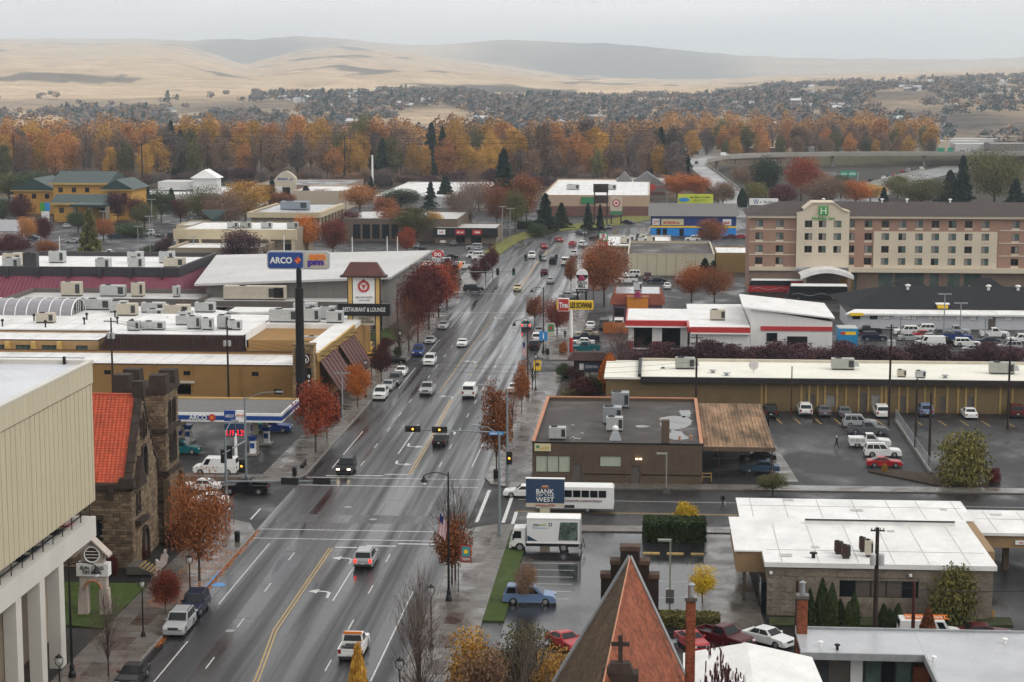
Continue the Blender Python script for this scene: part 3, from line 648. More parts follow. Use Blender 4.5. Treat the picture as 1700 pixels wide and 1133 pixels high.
# ---------------------------------------------------------------- filling station
gs = thing('station_canopy','white and blue filling station canopy over the pump islands','canopy',(-57,249,0))
MB().box(-66.4,-48.6,243.2,255.2,4.75,5.55).build('canopy_deck',mat('canopy_roof',(.13,.125,.12),.6,.15),gs)
for nm,z0,z1,m_ in (('fascia',4.55,5.75,white),):
    MB().box(-66.5,-48.4,243.0,243.2,z0,z1).box(-48.6,-48.4,243.2,255.3,z0,z1).build(nm,m_,gs)
MB().box(-66.5,-48.36,242.96,243.0,4.82,5.4).box(-48.4,-48.36,243,255.3,4.82,5.4).build('blue_stripe',blue,gs)
MB().box(-66.5,-48.4,255.2,255.5,5.5,5.75).build('back_edge',gold,gs)
text('ARCO',2.4,.62,white,gs,(-59.6 + 57,242.93 - 249,5.12),bold=.015)
MB().disc((-57.7,242.96,5.12),(0,-1,0),.48,16).build('round_emblem',redp,gs);MB().disc((-57.7,242.90,5.12),(0,-1,0),.3,4).build('emblem_spark',orange,gs)
for x,y in ((-64,246),(-64,252.5),(-52.6,246),(-52.6,252.5)):MB().box(x - .35,x + .35,y - .3,y + .3,0,4.75).build('canopy_column',mat('column_beige',(.45,.38,.28),.6,.1),gs)
for i,(x,y,w_) in enumerate(((-63.4,247.4,'behind the church tower'),(-52.6,244.4,'nearest the street corner'),(-63.2,252,'at the back left'),(-52.2,251.4,'beside the blue pickup'))):
    p = thing('fuel_pump','blue and white fuel pump on its island ' + w_,'fuel pump',(x,y,0),0,'fuel pumps under the canopy')
    MB().box(-.75,.75,-1.3,1.3,0,.2).build('island',kerbm,p,local=True);MB().box(-.35,.35,-.5,.5,.2,1.7).build('cabinet',white,p,local=True)
    MB().frus((-.4,.4,-.55,.55),(-.55,.55,-.7,.7),1.9,2.5).build('top_box',blue,p,local=True);MB().box(-.3,.3,-.45,.45,1.7,1.9).build('neck',white,p,local=True)
    MB().box(-.3,.3,-.54,-.5,.9,1.6).build('screen',blue,p,local=True)
    for s_ in (-1,1):MB().tube([(s_ * .36,.1,1.5),(s_ * .6,.1,1.0),(s_ * .5,.1,.5),(s_ * .4,.1,.9)],.03,5).build('hose',black,p,local=True)
# ---------------------------------------------------------------- tan restaurant block and its neighbours
tan = mat('tan_stucco',(.36,.205,.075),.8,.1,.4,fine=.05)
brownt = mat('brown_trim',(.07,.04,.035),.7,.15)
mansard = mat('brown_mansard',(.05,.026,.022),.8,.12,.6,stretch=(8,8,.4))
tb = block('tan_restaurant','long tan stucco building with white flat roof behind the filling station',-116,-53.6,288,302.9,4.9,tan,roofw,.35,coping=brownt,
           ops=[(29.6 + k,30.7 + k,3.6,4.3,'w2') for k in (1,10.7,13.6,24.4)] + [(38.2,44.4,.6,2.2,'g'),(57.5,58.7,.8,1.6,'w2')])
for x in (-77.2,-71.5,-63.6):MB().box(x - .09,x + .09,287.85,288,0,5.3).build('pipe',tan,tb)
MB().box(-79,-71,287.7,288,2.4,2.75).build('bay_lintel',cream,tb)
mb_ = thing('brown_mansard_block','dark brown mansard-walled block with white roof crowded by machinery','building',(-76,303,0))
MB().frus((-90.5,-65.5,303,331),(-89.5,-66.5,303.8,331),4.9,8.0).build('mansard',mansard,mb_);MB().box(-90,-50.2,331.1,334,0,7.6).box(-90,-66,303.4,331,0,4.9).build('wall',tan,mb_)
MB().box(-89.6,-66.6,304,331,7.9,8.12).build('roof',roofw,mb_)
for k in range(20):MB().box(-89.4 + k * 1.2,-89.36 + k * 1.2,303.0,303.9,5.0,7.9).build('batten',brownt,mb_)
aw = thing('awning_restaurant','restaurant with zigzag trim and brown sloping awnings along the street','building',(-56,300,0))
MB().box(-66,-50.2,303,331,0,7.4).box(-53.6,-50.2,281.2,303,0,7.4).build('wall',tan,aw)
MB().box(-66,-50.4,318,330.8,7.4,8.2).box(-54,-50.4,281.4,318,7.4,8.2).build('roof',roofw,aw);MB().box(-65.8,-54.0,303.3,317.8,6.0,6.05).build('sunken_roof',roofg,aw)
MB().frus((-66.1,-65.6,303,318),(-66.1,-65.9,303,318),6,8.6).build('parapet',roofw,aw)
MB().box(-50.4,-50.1,280.6,316,7.15,8.45).build('fascia',gold,aw)
z_ = MB()
for k in range(36):
    y = 280.8 + k * .96
    for a,c_ in ((7.25,8.35),(8.35,7.25)):z_.quad((-50.07,y + (.48 if a > 8 else 0),a),(-50.07,y + .14 + (.48 if a > 8 else 0),a),(-50.07,y + .62 + (.48 if a > 8 else 0),c_),(-50.07,y + .48 + (.48 if a > 8 else 0),c_))
z_.build('zigzag_trim',brownt,aw)
awm = mat('awning_brown',(.125,.04,.032),.6,.1,.5)
for y0,y1 in ((281.5,296),(299,313.5)):
    n = 6
    for k in range(n):
        a,c_ = y0 + (y1 - y0) * k / n,y0 + (y1 - y0) * (k + 1) / n - .08
        MB().add([(-50.0,a,7.0),(-50.0,c_,7.0),(-46.9,c_,2.2),(-46.9,a,2.2),(-50.0,a,6.85),(-50.0,c_,6.85),(-46.9,c_,2.05),(-46.9,a,2.05)],[(3,2,1,0)[::-1],(4,5,6,7),(0,3,7,4),(1,5,6,2),(2,6,7,3)]).build('awning_panel',awm,aw)
    for k in range(n + 1):
        a = y0 + (y1 - y0) * k / n;MB().tube([(-49.95,a - .04,7.02),(-46.85,a - .04,2.22)],.05,5).build('awning_rib',brownt,aw)
    MB().box(-47.1,-46.95,y0,y0 + .15,0.14,2.2).box(-47.1,-46.95,y1 - .15,y1,.14,2.2).build('awning_post',brownt,aw)
for y in (283,288.5,294,300.5,306,311.5):MB().tube([(-50.1,y,7.6),(-49.2,y,7.7),(-49.0,y,7.45)],.07,6).build('spotlight',black,aw)
yst = mat('yellow_stone',(.42,.29,.15),.8,.3,1.4,fine=.25,attr=.35)
s_ = thing('stone_sign_tower','tall yellow stone sign tower with round white monogram','sign',(-52.2,279.6,0))
MB().box(-53.75,-50.65,279.05,281.2,0,9.6).build('tower_core',mortar,s_);b = MB();stones(b,(-53.8,279),(1,0),(0,-1),3.2,0,9.7,.5,.22);stones(b,(-50.6,279),(0,1),(1,0),2.2,0,9.7,.5,.22)
rndattr(b.build('stone_facing',yst,s_,kind='stuff'));MB().box(-53.9,-50.5,278.95,281.3,9.7,9.95).build('cap_stone',yst,s_)
MB().box(-52.7,-51.1,278.6,278.9,6.9,8.6).build('sign_panel',mat('plum_sign',(.06,.012,.022),.4,.05),s_)
b = MB();cc = Vector((-51.9,278.58,7.75));pts = [cc + Vector((.62 * math.cos(a),0,.62 * math.sin(a))) for a in np.linspace(0,2 * math.pi,25)];b.tube(pts,.06,6);b.build('ring_emblem',white,s_)
text('Uc',.8,.75,white,s_,(.3,-1.06,7.75),bold=.02)
for dx in (.15,.95):MB().box(-52.2 + dx - .3,-52.2 + dx + .3,278.75,278.95,1.4,6.4).build('letter_board',black,s_);scrib(.42,4.4,white,s_,(dx,-.86,3.9),1,7)
mo = block('motel_wing','white roofed motel wing with balconied rooms behind the parking garage',-140,-91.5,306,318,6.3,mat('room_stucco',(.46,.30,.14),.8,.1),roofw,.25,coping=brownt,
           ops=[(8 + k * 4.4,11.2 + k * 4.4,3.6,5.6,'w3') for k in range(8)] + [(44.6,46.6,4.2,5.6,'w2')],gm=glassg)
for k in range(9):MB().box(-133.4 + k * 4.4,-132.9 + k * 4.4,304.6,306,0,6.3).build('balcony_fin',gold,mo)
hb = block('banquet_hall','wide white flat roof with skylight vault and machinery behind the motel wing',-140,-79,318.2,352,6.9,tan,roofw,.0)
MB().box(-92,-80,318,318.2,5,7).build('brown_wall',mansard,hb)
b = MB();n = 12;L_y = (-122.5,-105.6)     # barrel vault skylight
vm = mat('vault_polycarb',(.30,.29,.31),.3,.1);vt = thing('barrel_skylight','translucent barrel vault skylight with white ribs on the white roof','skylight',(-114,341,6.9))
arcp = lambda x,r:[(x,341 + r * math.cos(a),6.9 + r * .62 * math.sin(a)) for a in np.linspace(math.pi,0,13)]
for k in range(8):
    x0,x1 = L_y[0] + (L_y[1] - L_y[0]) * k / 8,L_y[0] + (L_y[1] - L_y[0]) * (k + 1) / 8 - .05;A,B = arcp(x0,4.2),arcp(x1,4.2)
    MB().add(A + B,[(i,i + 1,14 + i,13 + i) for i in range(12)]).build('vault_panel',vm,vt);b2 = MB();b2.tube(arcp(x0,4.25),.1,5);b2.build('rib',white,vt)
A = arcp(L_y[1],4.2);MB().add(A,[tuple(range(13))]).build('end_glazing',glass,vt);MB().tube(arcp(L_y[1],4.25),.12,5).build('rib',white,vt)
for k in (3,5,6,7,9):MB().tube([(L_y[1] + .03,A[k][1],6.9),(L_y[1] + .03,A[k][1],A[k][2])],.06,4).build('mullion',white,vt)
grp = 'machinery on the white hotel roofs'
spots = [(-128,329,3.5,2,1.6),(-118.5,324,4.2,2.2,1.7),(-107,326.5,3.2,1.8,1.5),(-103.5,346.5,5,2.6,1.8),(-98.5,343,3,2.4,1.8),(-95.5,338,3.6,2,2),(-92,343,4.2,2.2,1.6),(-89,333,2.6,2,1.6),(-86.5,339,4.5,2.4,1.7),(-83,331,2.4,1.6,1.5),(-82.5,344,3.6,2,1.6)]
for i,p in enumerate(sorted(spots)):unit(p[0],p[1],6.9,*p[2:],f'{("grey", "beige")[i % 3 == 2]} air handler, {ordn[i]} from the left on the skylight vault roof',(hvac,hvacb)[i % 3 == 2],grp)
for i,(x,y) in enumerate(sorted(((-110,329),(-101,331),(-99.5,324.5),(-94,326),(-113,321),(-105,320),(-122,333),(-85,326),(-97,335),(-90.5,323)))):vent(x,y,6.9,f'small dark vent pipe, {ordn[i]} from the left on the wide white roof',1.3,.2,black,'vents on the wide white roof')
sp2 = [(-86,308,2,1.6,1.4),(-83,309,3.8,1.8,1.2),(-76.5,311,2.2,1.8,1.9),(-74,310,1.8,1.6,1.7),(-71.7,312,2,1.8,2),(-69.4,310,2.2,1.6,1.4),(-79,316,3.5,2,1.4)]
for i,p in enumerate(sorted(sp2)):unit(p[0],p[1],8.1,*p[2:],f'grey air handler, {ordn[i]} from the left on the brown mansard block',hvac,grp)
sp3 = [(-63,320.5,5.2,2.2,2),(-58.4,321,2.8,2.2,2.1),(-56.2,325,2.6,2.2,2.0),(-54.2,320,2.8,2,1.8),(-60.5,326.5,4,2.4,2.4)]
for i,p in enumerate(sorted(sp3)):unit(p[0],p[1],8.2,*p[2:],f'pale grey air handler, {ordn[i]} from the left on the awning restaurant roof',hvac,grp)
for x in (-57.4,-55.6):unit(x,307,6.05,1.5,1.3,1.3,f'{("left", "right")[x > -57]} small condenser in the sunken roof well beside the stone tower',hvac,grp)
ld = thing('roof_ladder','dark steel ladder between the white roof levels','ladder',(-59.5,317.6,6))
for x in (-.3,.3):MB().box(x - .04,x + .04,-.1,0,0,3.2).build('rail',black,ld,local=True)
for k in range(8):MB().box(-.3,.3,-.08,-.02,.3 + k * .38,.36 + k * .38).build('rung',black,ld,local=True)
zc = thing('zigzag_canopy','low tan canopy with zigzag truss edge behind the restaurant roofs','canopy',(-78,350,0))
MB().prism([(-88,352.5),(-70,352.5),(-68,346),(-76,344)],6.5,6.9).build('canopy_roof',roofw,zc);MB().box(-76,-68,345.9,346.1,5.6,6.9).build('fascia',gold,zc)
for k in range(6):MB().tube([(-75.6 + k * 1.25,345.85,5.7),(-75 + k * 1.25,345.85,6.8),(-74.4 + k * 1.25,345.85,5.7)],.06,4).build('truss',brownt,zc)
for x in (-87,-69):MB().box(x - .2,x + .2,346.6,347,0,6.5).build('post',brownt,zc)
bt = thing('brown_trim_canopy','low white canopy roof with dark brown edges beside the big black pole','canopy',(-63,350,0))
MB().prism([(-73,348),(-55,347),(-58,352),(-66,355)],5.6,6.0).build('canopy_roof',roofw,bt);MB().prism([(-73.3,347.6),(-54.6,346.6),(-57.6,352.5),(-66.1,355.6)],5.2,5.6).build('edge',brownt,bt)
for x,y in ((-70,348.5),(-58,348.5),(-64,353)):MB().box(x - .2,x + .2,y - .2,y + .2,0,5.2).build('post',brownt,bt)
# ---------------------------------------------------------------- right side, near the camera
brk = mat('brown_brick',(.135,.098,.07),.8,.12,.7,fine=.12)
terr = mat('terracotta_coping',(.50,.24,.14),.7,.15,.8)
tarr = wet('tar_gravel_roof',(.062,.05,.043),.35,.8,.14,puddle=.6,var=.3,fine=.3)
whitewin = mat('pale_blind',(.42,.46,.36),.4,.15,3,stretch=(6,6,.3))
bb = block('brown_brick_office','single-storey brown brick office with dark tar roof and terracotta coping',-14.5,6.3,229,263,4.7,brk,tarr,.35,
           ops=[(.4,4.7,1.35,3.45,'w3'),(8.3,11.0,2.15,3.5,'w1'),(4.95,6.15,0.1,2.5,'d'),(12.2,13.3,.1,2.3,'d')],gm=whitewin,d=.14)
MB().box(-14.62,-14.2,229.3,263,5.06,5.22).box(6.0,6.42,229.3,263,5.06,5.22).box(-14.2,6.0,262.7,263.1,5.06,5.22).build('coping',terr,bb)
MB().box(-14.6,6.4,228.9,229.25,5.06,5.2).build('roof_edge',black,bb)
MB().box(-8.1,-2.4,228.94,229,1.2,1.3).box(-1.1,6.3,228.94,229,1.2,1.3).build('belt_line',black,bb)
MB().box(1.3,2.3,229.6,230.6,4.7,7.9).build('chimney',brk,bb)
brick_me = MB().box(0,.58,0,.03,0,.19).mesh('brick')
for r_ in range(24):# brick courses proud of the joints on the street wall
    for c_ in range(35):
        x,z = c_ * .6 + (.3 if r_ % 2 else 0),.05 + r_ * .205
        if x > 20.2 or any(a - .62 < x < b_ + .05 and c - .2 < z < d_ + .02 for a,b_,c,d_ in ((.4,4.7,1.35,3.45),(8.3,11,2.15,3.5),(4.95,6.15,0,2.5),(12.2,13.3,0,2.3))):continue
        if 1.0 < z < 1.35:continue
        if r_ % 2 == 0 and len([1 for _ in ()]) == 0 and (r_ * 35 + c_) % 2 == 0:obj('brick',brick_me,brk,bb,(-14.5 + x + 4.1,-.03,z))
sg = tag(MB().box(-14.2,-12.2,228.75,228.95,4.05,4.95).build('office_sign',mat('sign_cream',(.62,.56,.33),.5,.06)),'small cream sign board high on the brown brick wall corner','sign')
MB().disc((-13.8,228.74,4.6),(0,-1,0),.2,10,depth=.02).build('round_logo',green,sg);scrib(1.3,.5,gold,sg,(-12.95,228.74,4.45),7,2)
wl_ = tag(MB().box(-1.8,-1.5,228.7,228.95,3.15,3.3).box(-1.35,-1.05,228.7,228.95,3.15,3.3).build('wall_lamp',glow('lamp_warm',(1,.75,.4),4)),'lit twin floodlight above the brown brick wall door','lamp')
unit(-11.6,233.2,4.7,2.1,1.4,1.35,'pale condenser nearest the front of the brown brick roof',hvac,None)
unit(-4.6,239.5,4.7,2.1,1.5,1.6,'pale condenser in the middle of the brown brick roof row',hvac,None)
unit(-5.0,245,4.7,2.4,2.2,2.0,'boxy silver cooler behind the middle condenser on the brown brick roof',steel,None)
unit(-4.2,257.5,4.7,2.4,2.2,1.9,'silver cooler at the back edge of the brown brick roof',steel,None)
e_ = thing('exhaust_hood','pyramid exhaust hood with round cap on the brown brick roof','roof vent',(-4.4,233.6,4.7))
MB().frus((-.75,.75,-.75,.75),(-.3,.3,-.3,.3),0,1.2).build('hood',steel,e_,local=True);MB().lathe([(.3,1.2),(.42,1.3),(.4,1.6),(.1,1.8)],10).build('cap',white,e_,local=True)
for i,(x,y) in enumerate(((-8.6,234.5),(-9.6,231.6),(3.6,233),(5,233.6),(-10,240))):vent(x,y,4.7,f'short vent pipe on the brown brick tar roof, {("beside the puddle pipe", "nearest the street wall", "rusty left one", "rusty right one", "left of centre")[i]}',.7,.14,(steel,terr)[i in (2,3)],'vent pipes on the brown brick roof')
pud = mat('puddle',(.03,.03,.032),.03,.1)
for cx,cy,rx,ry in ((3.1,237,1.5,3.2),(3.4,246.5,1.9,4.5),(-1.1,243,.9,.9),(4.7,253,.8,3),(-9.3,234,.8,.35),(-1.5,231,1.3,.35)):
    P = [(cx + rx * math.cos(a) * q,cy + ry * math.sin(a) * q,4.706) for a in np.linspace(0,2 * math.pi,37)[:-1] for q in (1 + .5 * mnoise.fractal(Vector((math.cos(a) * 1.6 + cx,math.sin(a) * 1.6,cy)),1,2,3),)]
    MB().add(P,[tuple(range(36))]).build('puddle',pud,bb)
rust = mat('rusty_sheet',(.33,.205,.115),.75,.6,.55,stretch=(1,.2,1),fine=.35)
rc = thing('rusty_carport','carport with rust-streaked sheet roof beside the brown brick office','carport',(11,234,0))
for j in range(6):
    for i in range(5):MB().add([(6.6 + i * 1.74 + .02,233.6 + j * 5.4,3.9),(6.6 + i * 1.74 + 1.72,233.6 + j * 5.4,3.9),(6.6 + i * 1.74 + 1.72,233.6 + j * 5.4 + 5.36,3.96),(6.6 + i * 1.74 + .02,233.6 + j * 5.4 + 5.36,3.96)] if True else [],[(0,1,2,3)]).build('roof_sheet',rust,rc)
for i in range(18):MB().box(6.65 + i * .485,6.70 + i * .485,233.6,266,3.96,4.02).build('sheet_rib',rust,rc)
MB().box(6.5,15.4,233.4,233.6,3.45,3.98).box(15.3,15.5,233.6,266,3.5,3.95).build('fascia',mat('fascia_brown',(.16,.11,.08),.7,.2),rc)
for x in (8.6,12,15.1):
    for y in (234.2,248,262):MB().box(x - .07,x + .07,y - .07,y + .07,0,3.9).build('post',brownt,rc)
MB().box(6.4,7.6,231.5,231.58,.5,.6).box(6.4,7.6,231.5,231.58,.95,1.05).box(6.4,6.5,231.5,231.6,0,1.1).box(7.5,7.6,231.5,231.6,0,1.1).build('yellow_barrier',liney,rc)
# bank branch with the big white roof
splt = mat('split_block',(.25,.21,.165),.85,.25,.8,fine=.35)
bk = block('bank_branch','low block-walled bank with broad white roof at lower right',10.9,31.4,172,198.5,5.0,splt,roofw,.0,ops=[(6.6,13.8,1.9,3.5,'w5')],gm=[glass,doorm,doorm,doorm,glass],d=.2)
MB().box(8.2,10.9,176.3,190,3.0,5.0).box(9.3,32.5,190.2,199,3.2,4.98).box(31.4,32.6,178,190,3.2,4.98).build('fascia',mat('fascia_tan',(.36,.24,.13),.7,.08),bk)
MB().box(8.0,11.2,176.1,190.1,5.0,5.14).box(9.1,32.7,190.1,199.2,5.0,5.12).box(10.6,31.7,171.7,190.1,5.0,5.15).build('white_roof',roofw,bk)
seams(11,31.3,172,187,5.15,bk);seams(9.4,32.3,190.4,199,5.12,bk);MB().box(15.5,30.3,187.5,188,5.12,5.6).build('roof_step',roofw,bk);MB().box(15.5,30.3,187.42,187.5,5.5,5.66).build('roof_gutter',grille,bk)
cblk = MB().box(.015,.775,-.06,0,.01,.37).mesh('block');cblk2 = MB().box(.015,.775,-.11,0,.01,.37).mesh('block')
for r_ in range(13):
    for c_ in range(26):
        x,z = c_ * .79 + (-.395 if r_ % 2 else 0),.08 + r_ * .375
        if x < 0 or x > 19.7 or (6.6 - .8 < x < 13.8 and 1.5 < z < 3.5):continue
        obj('block',(cblk,cblk2)[random.random() < .35],splt,bk,(10.9 + x - 21.15,0,z))
for x in (9.0,10.5):MB().box(x - .15,x + .15,176.5,176.9,0,3).build('porch_post',brk,bk)
MB().box(10.4,10.9,173,176,0,3).build('porch_glass',glass,bk)
unit(18.2,173.8,5.15,.8,.8,.95,'dark brown vent box at the front of the bank roof',brownt);unit(17.7,175.4,5.15,.8,.8,.9,'dark brown vent box behind another on the bank roof',brownt);unit(20.4,174.6,5.15,.7,1.0,1.3,'cream vent box at the front of the bank roof',hvacb);unit(20.0,176.4,5.15,.6,.7,1.1,'dark box behind the cream vent box on the bank roof',brownt)
vent(15.2,173.6,5.15,'small dark square vent on the left of the bank roof',.6,.25,black)
fl = thing('wall_floodlights','small floodlights along the bank block wall','lamp',(21,171.9,4))
for x in (11.2,23.9):MB().box(x - .12,x + .12,171.6,171.9,4.05,4.25).build('lamp_head',white,fl)
an_ = block('bank_canopy_wing','white roofed drive-up wing with tan fascia right of the bank',33,60,189.2,199,4.2,mat('fascia_tan2',(.36,.24,.13),.7,.08),roofw,.0,z0=2.6)
for x in (36,46,56):MB().box(x - .3,x + .3,190.5,191.1,0,2.7).build('column',brk,an_)
MB().box(36.6,39.2,189.05,189.2,3.0,3.4).build('sign_strip',white,an_);scrib(1.8,.2,redp,an_,(37.9 - 46.5,-.16,.6),8)
# long white-roofed building across the lot
lb = mat('olive_brick',(.19,.135,.07),.85,.14,.5,fine=.15)
dr = mat('grey_door',(.30,.27,.23),.6,.1)
lx = lambda px_:PY(px_,680,283).x
ops = []
L0 = 17.2 - 24
for a,b_,h0,h1,k in ((1337,1353,.9,2.6,'d'),(1370,1387,.7,2.6,'w1'),(1427,1440,.1,2.9,'d'),(1446,1462,.9,2.7,'w1'),(1494,1505,.1,2.5,'d'),(1560,1571,.1,2.5,'d'),(1605,1617,.1,2.5,'d')):
    ops.append((lx(a) - L0,lx(b_) - L0,h0,h1,k))
lg = block('long_brick_building','very long low brick building with white roof and yellow pilasters across the lot',L0,75,283,300,4.95,lb,mat('white_roof_ballast',(.74,.72,.63),.7,.07,.15,fine=.05),.0,ops=ops,fm=doorm,gm=curtain)
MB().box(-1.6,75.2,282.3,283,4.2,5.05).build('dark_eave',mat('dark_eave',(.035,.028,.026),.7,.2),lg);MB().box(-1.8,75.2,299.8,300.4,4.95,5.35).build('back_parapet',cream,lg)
MB().box(-2.0,-1.5,283,300,4.95,5.4).build('end_parapet',black,lg)
pil = MB().box(-.14,.14,-.09,0,0,4.15).mesh('pilaster');pm = mat('yellow_pilaster',(.40,.27,.10),.7,.15)
for a in (1264,1271,1330,1343,1357,1369,1389,1404,1425,1441,1463,1470,1492,1506,1535,1551,1572,1590,1603,1619,1660,1680):obj('pilaster',pil,pm,lg,(lx(a) - (L0 + 75) / 2,0,0))
MB().box(L0,17,270.5,271,0,1.6).build('dark_fence_wall',mat('dark_fence',(.02,.018,.018),.8,.2),lg)
for x,y,s_,lab in ((5.2,292,1,'grey swamp cooler at the left end of the long white roof'),(29.5,293,1.15,'grey swamp cooler in the middle of the long white roof'),(53.2,290.5,1.2,'grey swamp cooler at the right end of the long white roof')):
    t_ = unit(x,y,4.95,3.0 * s_,1.8,1.5,lab,mat('hvac_olive',(.40,.41,.36),.5,.1))
    MB().frus((1.5 * s_,2.2 * s_,-.5,.5),(1.5 * s_,2.0 * s_,-.4,.4),.5,1.3).build('duct',hvac,t_,local=True)
unit(37.6,286,4.9,1.3,1,.9,'beige condenser near the eave of the long white roof',hvacb);unit(40.3,285.3,4.9,1.5,1,.9,'green-grey condenser near the eave of the long white roof',hvac)
sd = thing('satellite_dish','satellite dish tilted on the long white roof','satellite dish',(15.6,289,4.9));MB().lathe([(.05,0),(.05,.9)],6).build('mast',steel,sd,local=True)
d_ = MB();d_.lathe([(.02,0),(.35,.05),(.6,.16),(.75,.28)],16);o = d_.build('dish',mat('dish_grey',(.5,.47,.45),.5,.1),sd,local=True);o.location = (0,-.1,1.1);o.rotation_euler = (R(70),0,0)
for i,(x,y) in enumerate(((9.4,288),(11.4,285.4),(44,285.5))):vent(x,y,4.95,f'low dome vent, {ordn[i]} from the left on the long white roof',.5,.4,steel,'dome vents on the long white roof')
# ---------------------------------------------------------------- spire church and roofs at the bottom
brickr = mat('red_brick_shingle',(.30,.092,.046),.75,.2,.5,fine=.22,attr=.3)
mossr = mat('mossy_shingle',(.105,.068,.038),.85,.3,.35,fine=.3,attr=.35)
lead = mat('lead_flashing',(.36,.37,.38),.45,.15)
sc = thing('steep_roofed_church','church with steep pointed roof, one side red and one side mossy brown','church',(-1.5,121,0))
ap = Vector((-1.3,124.5,17.3));ft = Vector((-2.1,104,17.0))
# the ridge runs towards the camera; shingles in courses on both slopes
for sgn,m_,x_e,zz in ((-1,mossr,-10.0,2.2),(1,brickr,5.7,2.2)):
    b = MB();nr = 60
    for r_ in range(nr):
        f0,f1 = r_ / nr,(r_ + 1) / nr
        def P(f,Y,e):return (ap.x + (ft.x - ap.x) * (ap.y - Y) / 20 + (x_e - ap.x) * (1 - f),Y,ap.z + (zz - ap.z) * (1 - f) + e)
        y = 96 - (r_ % 2) * .3
        while y < 124.3:
            y1 = min(y + .6,124.3);b.add([P(f0,y + .02,.10),P(f0,y1 - .02,.10),P(f1,y1 - .02,.02),P(f1,y + .02,.02),P(f0,y + .02,0),P(f0,y1 - .02,0)],[(0,1,2,3)[::sgn],(4,5,1,0)[::sgn]]);y += .6
    rndattr(b.build('roof_shingles',m_,sc,kind='stuff'),2)
    def Q(f,Y,e=0.):return Vector((ap.x + (ft.x - ap.x) * (ap.y - Y) / 20 + (x_e - ap.x) * (1 - f),Y,ap.z + (zz - ap.z) * (1 - f) + e))
    MB().add([Q(0,96,-.05),Q(0,124.4,-.05),Q(1,124.4,-.05),Q(1,96,-.05)],[(0,1,2,3)]).build('roof_deck',m_,sc)
    MB().tube([Q(0,124.45,.12),Q(1,124.45,.16)],.16,6).build('verge_flashing',lead,sc)
MB().add([(-10,124.4,2.2),(5.7,124.4,2.2),(ap.x,124.4,17.2),(-10,124.4,0),(5.7,124.4,0)],[(0,1,2),(3,4,1,0)]).build('end_wall',brk,sc)
MB().tube([ap + Vector((0,0,.1)),Vector((ap.x + (ft.x - ap.x) * 1.4,96.5,17.35))],.05,6).build('ridge_cap',terr,sc)
for x0,x1,z in ((-1.95,-.65,17.75),(-2.6,-1.95,16.8),(-.65,.0,16.8),(-3.25,-2.6,15.85),(.0,.65,15.85)):MB().box(x0,x1,124.7,125.6,3,z).build('stepped_gable',mat('dark_brick',(.035,.026,.022),.8,.2),sc);MB().box(x0 - .05,x1 + .05,124.65,125.65,z,z + .3).build('gable_cap',mat('cap_brick',(.11,.07,.05),.8,.2),sc)
cs = thing('stone_cross','weathered stone cross on a stepped base in front of the roof','cross',(-2.0,100,0))
cX = PY(1030,1080,100).x;MB().box(cX - 1,cX + 1,99.6,100.6,0,17.2).build('pier',stoned,cs);MB().frus((cX - .75,cX + .75,99.6,100.5),(cX - .5,cX + .5,99.7,100.3),17.2,17.75).build('base_step',stoned,cs)
b = MB();b.box(cX - .12,cX + .12,99.9,100.1,17.75,19.25).box(cX - .5,cX - .12,99.92,100.08,18.65,18.87).box(cX + .12,cX + .5,99.92,100.08,18.65,18.87);b.build('cross_shaft',stoned,cs)
def chimney(name,label,x,y,w,z0,z1,flue=1.0):
    t = thing(name,label,'chimney',(x,y,z0));n = int((z1 - z0) / .1)
    MB().box(-w / 2 + .02,w / 2 - .02,-w / 2 + .02,w / 2 - .02,0,z1 - z0).build('core',mortar,t,local=True);b = MB()
    for k in range(n):
        for s_ in range(4):
            for j in range(3):
                a = -w / 2 + (j + (.5 if k % 2 else 0)) * w / 3;c_ = min(a + w / 3 - .012,w / 2)
                p0,p1 = [(a,-w / 2 - .015),(c_,-w / 2 + .02)] if s_ == 0 else [(a,w / 2 - .02),(c_,w / 2 + .015)] if s_ == 1 else [(-w / 2 - .015,a),(-w / 2 + .02,c_)] if s_ == 2 else [(w / 2 - .02,a),(w / 2 + .015,c_)]
                b.box(p0[0],p1[0],p0[1],p1[1],k * .1,k * .1 + .088)
    rndattr(b.build('bricks',brickr,t,local=True,kind='stuff'),6)
    MB().box(-w / 2 - .1,w / 2 + .1,-w / 2 - .1,w / 2 + .1,z1 - z0,z1 - z0 + .25).build('cap',conc,t,local=True)
    MB().lathe([(.2,z1 - z0 + .25),(.2,z1 - z0 + flue),(.3,z1 - z0 + flue + .05),(.05,z1 - z0 + flue + .2)],10).build('flue',steel,t,local=True)
chimney('brick_chimney','slim red brick chimney with metal flue beside the pointed church roof',2.75,122,.62,4,15.2)
chimney('brick_chimney','short red brick chimney with white flue by the grey flat roof',PY(1331,1050,149).x,149,.8,3.2,8.1,1.2)
wf = thing('white_gabled_roof_house','bright white low-pitched roof at the bottom edge right of the spire','building',(7,128,0));wx = [PY(x,y,134).x for x,y in ((1134,1085),(1240,1068),(1348,1092))];wz = [PY(x,y,134).z for x,y in ((1134,1085),(1240,1068),(1348,1092))]
MB().add([(wx[0],134,wz[0]),(wx[1],134,wz[1]),(wx[2],134,wz[2]),(wx[0] - .3,112,wz[0]),(wx[1],112,wz[1]),(wx[2] + 1,112,wz[2])],[(0,1,4,3)[::-1],(1,2,5,4)[::-1]]).build('roof',roofw,wf);MB().prism([(wx[0] + .3,133.6),(wx[2] - .3,133.6),(wx[2] - .3,113),(wx[0] + .3,113)],0,wz[2] - .15).build('wall',cream,wf)
ga = thing('grey_flat_roof_house','grey wet flat roof with brick piers and windows at bottom right corner','building',(18,140,0));gx = PY(1320,1058,150).x;gm2 = PY(1536,1097,143.7).x
